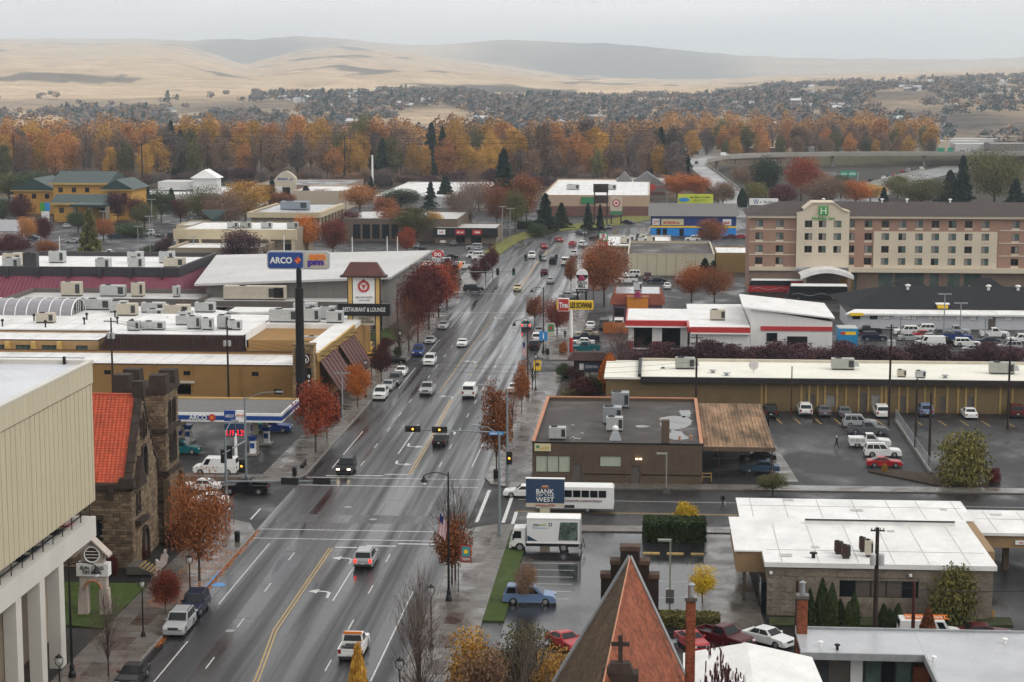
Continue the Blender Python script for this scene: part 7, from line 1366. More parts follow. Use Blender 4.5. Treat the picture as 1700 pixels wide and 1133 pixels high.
for a in (('suv',606,590,180,'yellow','yellow taxi SUV by the hotel entrance, farther one'),('sedan',612,604,180,'yellow','yellow taxi sedan by the hotel entrance, nearer one'),('pickup',449,720,-90,'blue','blue pickup with green load at the filling station pumps'),('van',356,790,90,'white','plain white cargo van at the filling station edge'),
          ('suv',300,756,-90,'teal','teal car at the left pump behind the church tower'),('pickup',405,823,90,'black','black pickup waiting on the left side street'),('sedan',330,818,90,'white','white sedan on the side street behind the orange tree, farther one'),('sedan',342,842,90,'white','white sedan on the side street behind the orange tree, nearer one'),
          ('sedan',868,828,90,'white','white sedan waiting behind the bank sign'),('minivan',878,1006,-90,'lightblue','light blue minivan in the bank lot by the bare tree'),('coupe',938,1088,-145,'red','red sports car left of the pointed church roof'),('coupe',1150,1088,-160,'red','red car right of the brick chimney'),('pickup',1203,1086,-130,'maroon','maroon pickup beside the white sedan at the bottom'),('sedan',1278,1082,-130,'white','white sedan with dark sunroof by the grey flat roof'),
          ('van',1545,1072,-90,'white','white van with orange ladders behind the grey flat roof'),('sedan',1636,1068,-90,'maroon','dark red car roof right of the ladder van'),
          ('suv',1280,696,0,'black','black SUV parked first along the long brick wall'),('suv',1338,693,0,'white','white SUV parked along the long brick wall beside the reddish pole'),('sedan',1370,694,0,'grey','grey sedan parked right of the white SUV along the wall'),('sedan',1404,696,0,'grey','second grey sedan along the long brick wall'),('minivan',1466,696,0,'white','white minivan parked beside the transformer pole'),('suv',1539,694,0,'lightblue','blue SUV parked by the wall right of the fence'),('sedan',1613,698,0,'white','white sedan parked alone by the wall on the right'),('suv',1690,696,0,'maroon','maroon SUV at the right edge by the wall'),
          ('suv',1428,712,-90,'silver','silver SUV behind the black pickup in the lot row'),('pickup',1441,724,-90,'grey','dark grey pickup second in the lot row'),('suv',1466,761,-90,'white','white SUV between service truck and red coupe'),('coupe',1469,778,-90,'red','red coupe nearest in the lot row'),('sedan',1258,768,90,'black','black sedan under the rusty carport'),('sedan',1263,787,90,'steelblue','steel blue sedan at the rusty carport edge'),
          ('sedan',980,547,0,'white','white sedan parked before the tire shop drive'),('van',1003,548,0,'grey','grey van parked left of a white van at the tire shop'),('van',1027,548,0,'white','white van parked against the tire shop corner'),('sedan',973,559,90,'tan','tan sedan farthest in the row beside the tire sign'),('pickup',971,568,90,'navy','navy pickup second in the row beside the tire sign'),('sedan',966,574,90,'white','white hatchback third in the row beside the tire sign'),('pickup',971,586,90,'teal','teal pickup nearest in the row beside the tire sign'),
          ('suv',1067,572,0,'red','red SUV inside the left tire bay'),('pickup',1116,560,180,'grey','pickup raised in the second tire bay'),('van',1340,576,150,'white','white van outside the workshop door'),('sedan',1263,590,90,'white','white sedan behind the purple shrubs by the workshop'),
          ('suv',1533,553,90,'white','white SUV at the back left of the tire lot'),('sedan',1530,561,90,'red','red car in the tire lot left row'),('sedan',1540,566,90,'silver','silver car in the tire lot left row'),('van',1545,577,90,'white','white van nearest in the tire lot left row'),('pickup',1588,556,-90,'silver','silver pickup at the back of the tire lot right row'),('pickup',1590,566,-90,'blue','blue pickup in the tire lot right row'),('suv',1606,577,-90,'white','white SUV in the tire lot right row'),('sedan',1620,588,-90,'silver','silver sedan nearest in the tire lot right row'),('suv',1694,570,90,'white','white SUV at the right edge of the tire lot'),('sedan',1662,600,90,'red','red car half behind the long roof on the right'),
          ('sedan',735,404,0,'white','white van-like car before the black fascia shop'),('sedan',752,408,0,'grey','grey car before the black fascia shop'),('suv',787,414,90,'silver','silver SUV at the back of the ice cream lot'),('sedan',790,421,90,'silver','silver sedan in the ice cream lot'),('suv',788,428,90,'white','white SUV nearest in the ice cream lot row'),('pickup',768,446,90,'white','white pickup beside the ice cream stand'),('sedan',747,430,90,'black','black car behind the ice cream stand'),('sedan',797,432,90,'white','white car at the ice cream lot exit'),
          ('pickup',180,425,-90,'white','white pickup on the street beyond the maroon roof'),('suv',188,396,-60,'navy','dark blue SUV in the inn car park'),('sedan',194,391,-60,'red','red car in the inn car park behind the blue SUV'),('sedan',120,403,90,'silver','silver car on the inn drive'),('sedan',50,398,90,'steelblue','blue-grey car beside the small white house'),('pickup',33,411,90,'maroon','maroon pickup below the small white house'),('minivan',302,402,90,'white','white minivan by the dark tree right of the inn park'),('sedan',438,437,90,'grey','grey car behind the fuel sign'),('suv',92,368,0,'maroon','dark red car under the inn porch'),('sedan',324,385,0,'black','black car left of the round-sign restaurant'),
          ('suv',1048,460,90,'white','white SUV behind the taco restaurant, left one'),('pickup',1040,470,90,'white','white pickup just behind the taco restaurant'),('sedan',1108,480,0,'white','white car behind the taco restaurant, right one'),('sedan',1128,468,0,'silver','silver car beside the orange hedge trees'),('sedan',1212,396,90,'maroon','dark red car beside the blue store, left one'),('sedan',1228,396,90,'red','red and white car beside the blue store, right one'),('sedan',931,372,90,'silver','silver car in the discount store lot')):cp(*a)
for i,(px_,py_) in enumerate(((225,388),(243,390),(262,393),(282,395),(150,383),(168,384),(108,378),(355,372),(372,374),(395,447),(418,446),(560,440),(590,438),(612,440),(690,412),(700,420),(1090,470),(1075,466),(1200,430),(1150,400),(1010,380),(1030,352),(880,372),(905,370))):
    c = ('silver','white','grey','black','navy','maroon')[i % 6];cp(('sedan','suv')[i % 2],px_,py_,(0,90,180)[i % 3],c,f'{c} {("sedan", "SUV")[i % 2]} parked {("behind the maroon roof", "by the cream shops", "beside the glass shops", "behind the taco restaurant", "in the discount store lot")[(i > 8) + (i > 10) + (i > 15) + (i > 19)]}, {ordn[i % 20]} of the far parked cars' if i < 20 else f'{c} {("sedan", "SUV")[i % 2]} in the discount store lot, {ordn[i - 20]} from the bullseye sign')
for i,(px_,py_) in enumerate(((1505,556),(1512,566),(1560,562),(1572,575),(1640,572),(1652,560),(1676,584),(1690,592),(1440,556),(1452,566))):c = ('white','silver','grey','black','navy')[i % 5];cp(('suv','sedan','pickup')[i % 3],px_,py_,(90,-90)[i % 2],c,f'{c} {("SUV", "sedan", "pickup")[i % 3]} in the tire lot, {ordn[i]} of the outer parked ones')
rk = thing('service_pickup','white pickup with open load and orange rack driving off at the bottom','pickup truck',(0,0,0));tmp = cp('pickup',579,1101,0,'white','x')
rk.location = tmp.location
for c in list(tmp.children):c.parent = rk
bpy.data.objects.remove(tmp);MB().box(-.8,.8,-.6,-.45,1.85,2.05).build('orange_rack',orange,rk,local=True);MB().box(-.5,.6,-2.2,-1.1,.87,1.15).build('load',grille,rk,local=True);MB().tube([(.7,-.6,1.2),(.7,-2.5,1.5)],.06,6).build('orange_pipe',orange,rk,local=True)
g_ = G(449,720);b = MB();b.lathe([(.6,0),(.75,.3),(.55,.75),(.1,.95)],10);o = b.build('green_load',mat('green_tarp',(.01,.28,.16),.6),None);tag(o,'green tarpaulin load on the blue pickup bed','load');o.location = (g_.x - 1.6,g_.y + 1,.86);o.scale = (1.2,.9,1)
g_ = G(1545,1072);t = thing('ladder_load','orange ladders lying on the white van roof','ladder',(g_.x,g_.y + 1.0,2.16));
for y in (-.5,.5):MB().box(-2.2,1.6,y - .05,y + .05,.05,.15).build('rail',orange,t,local=True)
for k in range(9):MB().box(-2.1 + k * .42,-2.02 + k * .42,-.5,.5,.06,.12).build('rung',orange,t,local=True)
def wheels(t,xs,y0,y1,r=.48,w=.28):
    for x in xs:
        for y in (y0,y1):
            o = MB().tube([(0,-w / 2,0),(0,w / 2,0)],r,16).build('wheel',rubber,t,local=True);o.location = (x,y,r);q = MB().tube([(0,-w / 2 - .02,0),(0,w / 2 + .02,0)],r * .55,12).build('rim',rimm,o,local=True)
# white service truck with utility body
g_ = G(1445,745);t = car('pickup',(g_.x,g_.y + 1,.004),R(-90),'white','white utility service truck with side lockers in the lot row');MB().box(-1.02,1.02,-2.85,-.75,.6,1.35).build('utility_body',paint('white',PC['white']),t,local=True);MB().tube([(-.9,-2.7,1.7),(-.9,.5,1.9)],.04,5).build('rack_rail',black,t,local=True);MB().tube([(.9,-2.7,1.7),(.9,.5,1.9)],.04,5).build('rack_rail',black,t,local=True)
for k in range(3):MB().box(1.02,1.04,-2.7 + k * .7,-2.1 + k * .7,.75,1.25).build('locker',hvac,t,local=True)
# box truck, facing left; local x runs along the truck
wp_ = paint('white',PC['white']);a,b_ = G(847,917),G(972,917);t = thing('box_truck','white box truck with leafy picture and green lettering in the bank lot','truck',(a.x,a.y,0))
MB().box(1.75,7.3,0,2.4,1.05,3.6).build('cargo_box',wp_,t,local=True);MB().box(1.7,7.35,-.03,2.43,.95,1.08).box(1.7,7.35,-.04,2.44,3.58,3.66).build('box_rails',white,t,local=True)
MB().add([(0,.1,.55),(0,2.3,.55),(0,.1,1.4),(0,2.3,1.4),(.35,.2,2.45),(.35,2.2,2.45),(1.6,.2,2.5),(1.6,2.2,2.5),(1.6,.1,.55),(1.6,2.3,.55)],[(0,2,3,1),(2,4,5,3),(4,6,7,5),(6,8,9,7),(0,8,6,4,2),(1,3,5,7,9),(0,1,9,8)]).build('cab',wp_,t,local=True)
MB().quad((.28,.09,1.45),(1.15,.09,1.45),(1.15,.14,2.2),(.42,.14,2.2)).build('side_window',glass,t,local=True);MB().quad((-.01,2.15,1.5),(-.01,.25,1.5),(.3,.32,2.35),(.3,2.08,2.35)).build('windshield',glass,t,local=True);MB().box(-.12,.1,.1,2.3,.4,.75).build('bumper',wp_,t,local=True);MB().box(.25,.4,-.15,.0,1.3,1.9).build('mirror',black,t,local=True)
MB().box(.3,7.2,.5,1.9,.5,.95).build('chassis',trimb,t,local=True);wheels(t,(1.0,5.6),.2,2.2);MB().quad((5.05,-.012,1.3),(7.1,-.012,1.3),(7.1,-.012,3.25),(5.25,-.012,3.25)).build('picture_panel',mat('leafy_print',(.10,.15,.12),.5,.9,1.5,fine=.5),t,local=True)
MB().add([(1.8,-.012,1.2),(2.9,-.012,1.2),(1.8,-.012,1.8)],[(0,1,2)]).build('purple_corner',navy,t,local=True);text('OPEN',.62,.26,mat('sign_grey_text',(.3,.28,.28)),t,(2.75,-.02,2.95));scrib(.85,.26,mat('lime_text',(.3,.5,.08),.5),t,(3.5,-.004,2.95),6);scrib(1.7,.1,sbn,t,(3.2,-.004,2.6),16);[MB().box(4.05 + a,4.17 + a,-.014,0,2.8 + c,2.95 + c).build('logo_dot',black,t,local=True) for a,c in ((0,0),(.22,0),(0,.22),(.22,.22))]
MB().tube([(7.35,.3,.9),(7.9,.3,.5),(7.6,.3,1.5)],.05,5).box(7.36,7.5,.1,2.3,.35,.6).build('lift_gate',black,t,local=True);MB().box(7.35,7.4,.15,2.25,1.1,3.5).build('rear_door',hvac,t,local=True)
# small white school bus, facing left
a = G(890,852);t = thing('school_minibus','white church school minibus behind the bank sign','bus',(a.x,a.y,0));MB().frus((2.1,8.9,0,2.4),(2.1,8.9,.12,2.28),.55,3.0).frus((2.15,8.85,.12,2.28),(2.3,8.7,.5,1.9),3.0,3.2).build('body',wp_,t,local=True)
MB().add([(0,.2,.5),(0,2.2,.5),(0,.25,1.15),(0,2.15,1.15),(1.15,.15,1.35),(1.15,2.25,1.35),(1.9,.2,2.3),(1.9,2.2,2.3),(2.1,.15,.5),(2.1,2.25,.5),(2.1,.2,2.3),(2.1,2.2,2.3)],[(0,2,3,1),(2,4,5,3),(4,6,7,5),(6,10,11,7),(0,8,10,6,4,2),(1,3,5,7,11,9),(0,1,9,8)]).build('cab',wp_,t,local=True)
for k in range(5):MB().box(3.25 + k * .98,4.1 + k * .98,.035 + .0,.085,1.85,2.65).build('side_window',glass,t,local=True)
MB().box(1.5,2.05,.14,.2,1.45,2.2).build('cab_window',glass,t,local=True);text('Concordia Lutheran School',4.2,.26,mat('text_maroon',(.25,.03,.03),.5),t,(5.4,.0,1.5));wheels(t,(1.0,5.9),.2,2.2,.42);MB().box(3.2,4.4,-.01,.05,.6,.95).build('skirt_vent',grille,t,local=True);MB().box(8.85,9.0,.1,2.3,.5,.8).build('bumper',trimb,t,local=True)
def coach(px0,px1,py_,col,label,Yo=0):
    a,b_ = G(px0,py_),G(px1,py_);L = min(13.5,b_.x - a.x);t = thing('coach_bus',label,'bus',(a.x,a.y,0),0,'coaches at the hotel');p = paint(col,PC[col]);MB().frus((0,L,0,2.5),(.3,L,.08,2.42),.45,1.9).build('lower_body',p,t,local=True);MB().frus((.32,L - .05,.06,2.44),(.7,L - .2,.12,2.38),1.9,3.1).build('window_band',glass,t,local=True);MB().frus((.65,L - .1,.1,2.4),(.9,L - .3,.3,2.2),3.1,3.5).build('roof',white,t,local=True);wheels(t,(2.3,L - 3.3,L - 2.1),.2,2.3,.5)
    MB().box(L - 3.6,L - .3,.03,.08,1.9,3.05).build('rear_panel',p,t,local=True);b = MB();b.tube([(1 + k * .5,-.015,1.2 + .25 * math.sin(k * .6)) for k in range(int(L * 1.6))],.05,4);b.build('swoosh',hvac,t,local=True);MB().box(-.03,.05,.3,2.2,.6,1).build('bumper',trimb,t,local=True)
coach(1242,1338,487,'red','red and black coach parked before the hotel');coach(1308,1412,497,'black','black coach with silver swoosh nearest the tire workshop')
g_ = G(1391,583);t = thing('delivery_container','bright blue box trailer with yellow panel beside the workshop','trailer',g_);MB().box(0,3.6,0,5,.6,4.2).build('box',mat('bright_cyan',(.01,.25,.5),.5),t,local=True);MB().box(.5,3.2,-.03,0,3.1,3.7).build('yellow_panel',yellow,t,local=True);MB().box(.45,1.3,-.06,-.03,3.15,3.65).build('red_panel',redp,t,local=True);wheels(t,(.7,2.9),.6,4.4,.4);MB().box(.05,3.55,.1,4.9,4.2,4.3).build('roof',hvac,t,local=True)
# cars on the garage deck seen through the gap, on the ramp and the motorway
for k,(y,c) in enumerate(((158.5,'red'),(155.7,'black'),(152.6,'silver'),(149.6,'grey'),(146.5,'navy'))):car('sedan',(-52.6,y,9.9),R(90),c,f'{c} car parked on the garage deck, {ordn[k]} from the far corner','cars inside the garage')
for i,(x,y,z,rz,c,k) in enumerate(((33,800,1.9,0,'white','suv'),(22.6,1005,6.8,0,'navy','sedan'),(40,1090,7.6,-60,'white','van'))):car(k,(x,y,z + .03),R(rz),c,f'{c} vehicle on the flyover, {("lowest of three", "at the start of the curve", "in the curve")[i]}',None,None,2)
for i,(px_,py_,c,k) in enumerate(((1446,302,'navy','suv'),(1467,296,'white','sedan'),(1475,293,'teal','sedan'),(1483,291,'red','sedan'),(1499,285,'red','sedan'),(1507,285,'silver','van'),(1520,274,'white','van'),(1530,280,'white','sedan'),(1545,277,'black','suv'),(1566,273,'white','suv'))):g_ = G(px_,py_,.06);car(k,g_,R(-17),c,f'{c} vehicle on the motorway, {ordn[i]} from the near end','motorway traffic',None,2)
for i,(x,y,c,k) in enumerate(((-146,862,'white','suv'),(-87,864,'white','sedan'),(-62,867,'silver','van'),(-35,869,'white','van'))):car(k,(x,y,.05),R(90),c,f'{c} vehicle on the riverside road, {ordn[i]} from the left','riverside road traffic',None,2)
# ---------------------------------------------------------------- trees: unit-height prototypes, shared meshes
LC = dict(red=((.14,.026,.014),(.38,.075,.026)),dkred=((.05,.012,.012),(.145,.022,.02)),orange=((0.312,0.078,0.017),(0.709,0.227,0.036)),rust=((.15,.05,.022),(.40,.14,.045)),gold=((.34,.175,.03),(.68,.38,.07)),yellow=((.432,.288,.018),(.744,.504,.036)),olive=((.066,.066,.022),(.204,.180,.048)),green=((.022,.040,.014),(.070,.100,.030)),pine=((.008,.020,.014),(.030,.055,.032)),twig=((.085,.06,.055),(.22,.16,.135)),plum=((.039,.017,.022),(.119,.049,.056)),brown=((.15,.09,.06),(.31,.185,.11)),peach=((.34,.13,.04),(.62,.28,.08)))
def lm(c):return leafmat('leaf_' + c,*LC[c])
def quads(P,U,V,rn,name,extra=None):
    """n leaf faces from centres P and half-axes U, V"""
    n = len(P);co = np.stack([P - U - V,P + U - V,P + U + V,P - U + V],1).reshape(-1,3);me = bpy.data.meshes.new(name)
    me.vertices.add(4 * n);me.vertices.foreach_set('co',co.ravel().astype(np.float32));me.loops.add(4 * n);me.loops.foreach_set('vertex_index',np.arange(4 * n,dtype=np.int32));me.polygons.add(n);me.polygons.foreach_set('loop_start',np.arange(0,4 * n,4,dtype=np.int32))
    a = me.attributes.new('rnd','FLOAT','FACE');a.data.foreach_set('value',rn.astype(np.float32));me.update(calc_edges=True);return me
def unitv(n):v = rng.normal(size=(n,3));return v / np.linalg.norm(v,axis=1)[:,None]
def crown(kind,n,s):
    """points gathered in clumps through the crown; gaps between the clumps"""
    if kind == 'conifer':
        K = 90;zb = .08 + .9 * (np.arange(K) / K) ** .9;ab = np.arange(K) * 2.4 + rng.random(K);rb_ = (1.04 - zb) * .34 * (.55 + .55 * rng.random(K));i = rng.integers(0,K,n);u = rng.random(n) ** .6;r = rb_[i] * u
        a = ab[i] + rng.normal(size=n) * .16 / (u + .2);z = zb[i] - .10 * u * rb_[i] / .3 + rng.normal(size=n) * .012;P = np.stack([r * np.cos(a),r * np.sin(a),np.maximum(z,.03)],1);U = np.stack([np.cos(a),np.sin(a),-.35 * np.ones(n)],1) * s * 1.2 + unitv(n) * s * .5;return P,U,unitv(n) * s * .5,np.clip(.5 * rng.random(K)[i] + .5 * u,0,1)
    if kind == 'column':
        z = rng.random(n);r = .16 * np.minimum(1,(1 - z) * 2.2) ** .7 * (.75 + .25 * rng.random(n));a = rng.random(n) * 6.283;P = np.stack([r * np.cos(a),r * np.sin(a),z],1);U = np.stack([np.zeros(n),np.zeros(n),np.ones(n)],1) * s + unitv(n) * s * .4;return P,U,unitv(n) * s * .5,rng.random(n)
    rx,c0,c1 = dict(round=(.36,.26,1.),tall=(.22,.22,1.),bare=(.30,.25,1.),shrub=(.62,.02,1.),spread=(.46,.3,1.),vase=(.34,.2,1.))[kind];K = dict(round=42,tall=46,bare=30,shrub=40,spread=44,vase=30)[kind]
    q = unitv(K);rr = (.35 + .65 * rng.random(K) ** .5)[:,None];C = q * rr;zc,hz_ = (c0 + c1) / 2,(c1 - c0) / 2;w = np.ones(K)
    if kind == 'vase':w = .45 + .55 * (C[:,2] + 1) / 2
    if kind == 'tall':w = np.where(C[:,2] > .2,1 - .35 * C[:,2],1)
    C = np.stack([C[:,0] * rx * w,C[:,1] * rx * w,zc + C[:,2] * hz_ * .9],1);i = rng.integers(0,K,n);sp = rx * .30;P = C[i] + np.clip(rng.normal(size=(n,3)),-1.45,1.45) * np.array([sp,sp,sp * .8]);P[:,2] = np.maximum(P[:,2],.02)
    crn = rng.random(K);rn = np.clip(.55 * crn[i] + .45 * rng.random(n),0,1)
    if kind == 'bare':d = P - np.array([0,0,.2]);d /= np.linalg.norm(d,axis=1)[:,None];U = (d + .5 * unitv(n)) * s * 2.6;V = unitv(n) * s * .11;return P,U,V,rn,C
    U = unitv(n) * s;V = np.cross(U,unitv(n));V = V / np.maximum(np.linalg.norm(V,axis=1),1e-6)[:,None] * s * .7;return P,U,V,rn,C
def limbs(C,kind,r=.02):
    b = MB();b.tube([(0,0,0),(.006,.004,.2),(-.005,.008,.45),(0,0,.72)],[r * 1.25,r,r * .7,r * .25],7)
    for c in C[:26 if kind != 'bare' else 30]:
        z0 = max(.14,min(.6,c[2] * .5));m_ = Vector(c);p0 = Vector((0,0,z0));mid = p0.lerp(m_,.5) + Vector((0,0,.03));b.tube([p0,mid,m_],[r * .5,r * .3,r * .1],4,cap=False)
        if kind == 'bare':
            for _ in range(3):e = m_ + Vector(unitv(1)[0] * .09) + Vector((0,0,.05));b.tube([mid.lerp(m_,.6),e],[r * .18,r * .06],3,cap=False)
    return b
PT = {}
def proto(kind,var,n,s,r=.02):
    o = crown(kind,n,s);cm = quads(o[0],o[1],o[2],o[3],'crown');
    tm_ = limbs(o[4],kind,r) if len(o) > 4 else MB().tube([(0,0,0),(0,0,.95)],[r,r * .15],6);PT.setdefault(kind,[]).append((cm,tm_.mesh('trunk')))
for k,n,s,nv,r in (('round',8000,.0115,3,.018),('tall',4600,.0115,4,.013),('bare',850,.018,3,.014),('shrub',4200,.03,2,.012),('spread',10000,.0105,2,.02),('vase',5500,.0125,2,.016),('conifer',5200,.022,2,.018),('column',3500,.023,1,.02)):
    for v in range(nv):proto(k,v,n,s,r)
def tree(kind,loc,h,w,col,label,group=None,name=None,var=None,bk=None):
    P = PT[kind];cm,tm_ = P[random.randrange(len(P)) if var is None else var % len(P)];bw = dict(round=.85,tall=.56,bare=.75,shrub=1.5,spread=1.1,vase=.8,conifer=.6,column=.34)[kind]
    t = thing(name or dict(shrub='shrub',conifer='conifer_tree',column='evergreen_shrub').get(kind,'tree'),label,'shrub' if kind in ('shrub','column') else 'tree',loc,random.random() * 6.28,group);sx = w / bw
    a = obj('trunk' if kind != 'shrub' else 'stems',tm_,bk or bark,t);b = obj('crown',cm,lm(col),t)
    for q in (a,b):q.scale = (sx,sx,h)
    return t
def tp(kind,x,yb,yt,wpx,col,label,group=None,**kw):
    g_ = G(x,yb);h = PY(x,yt,g_.y).z;return tree(kind,g_,max(h,.5),wpx / FPX * g_.y,col,label,group,**kw)
ST = 'street trees';MG = 'trees between the shops';SH = 'shrubs in the beds'
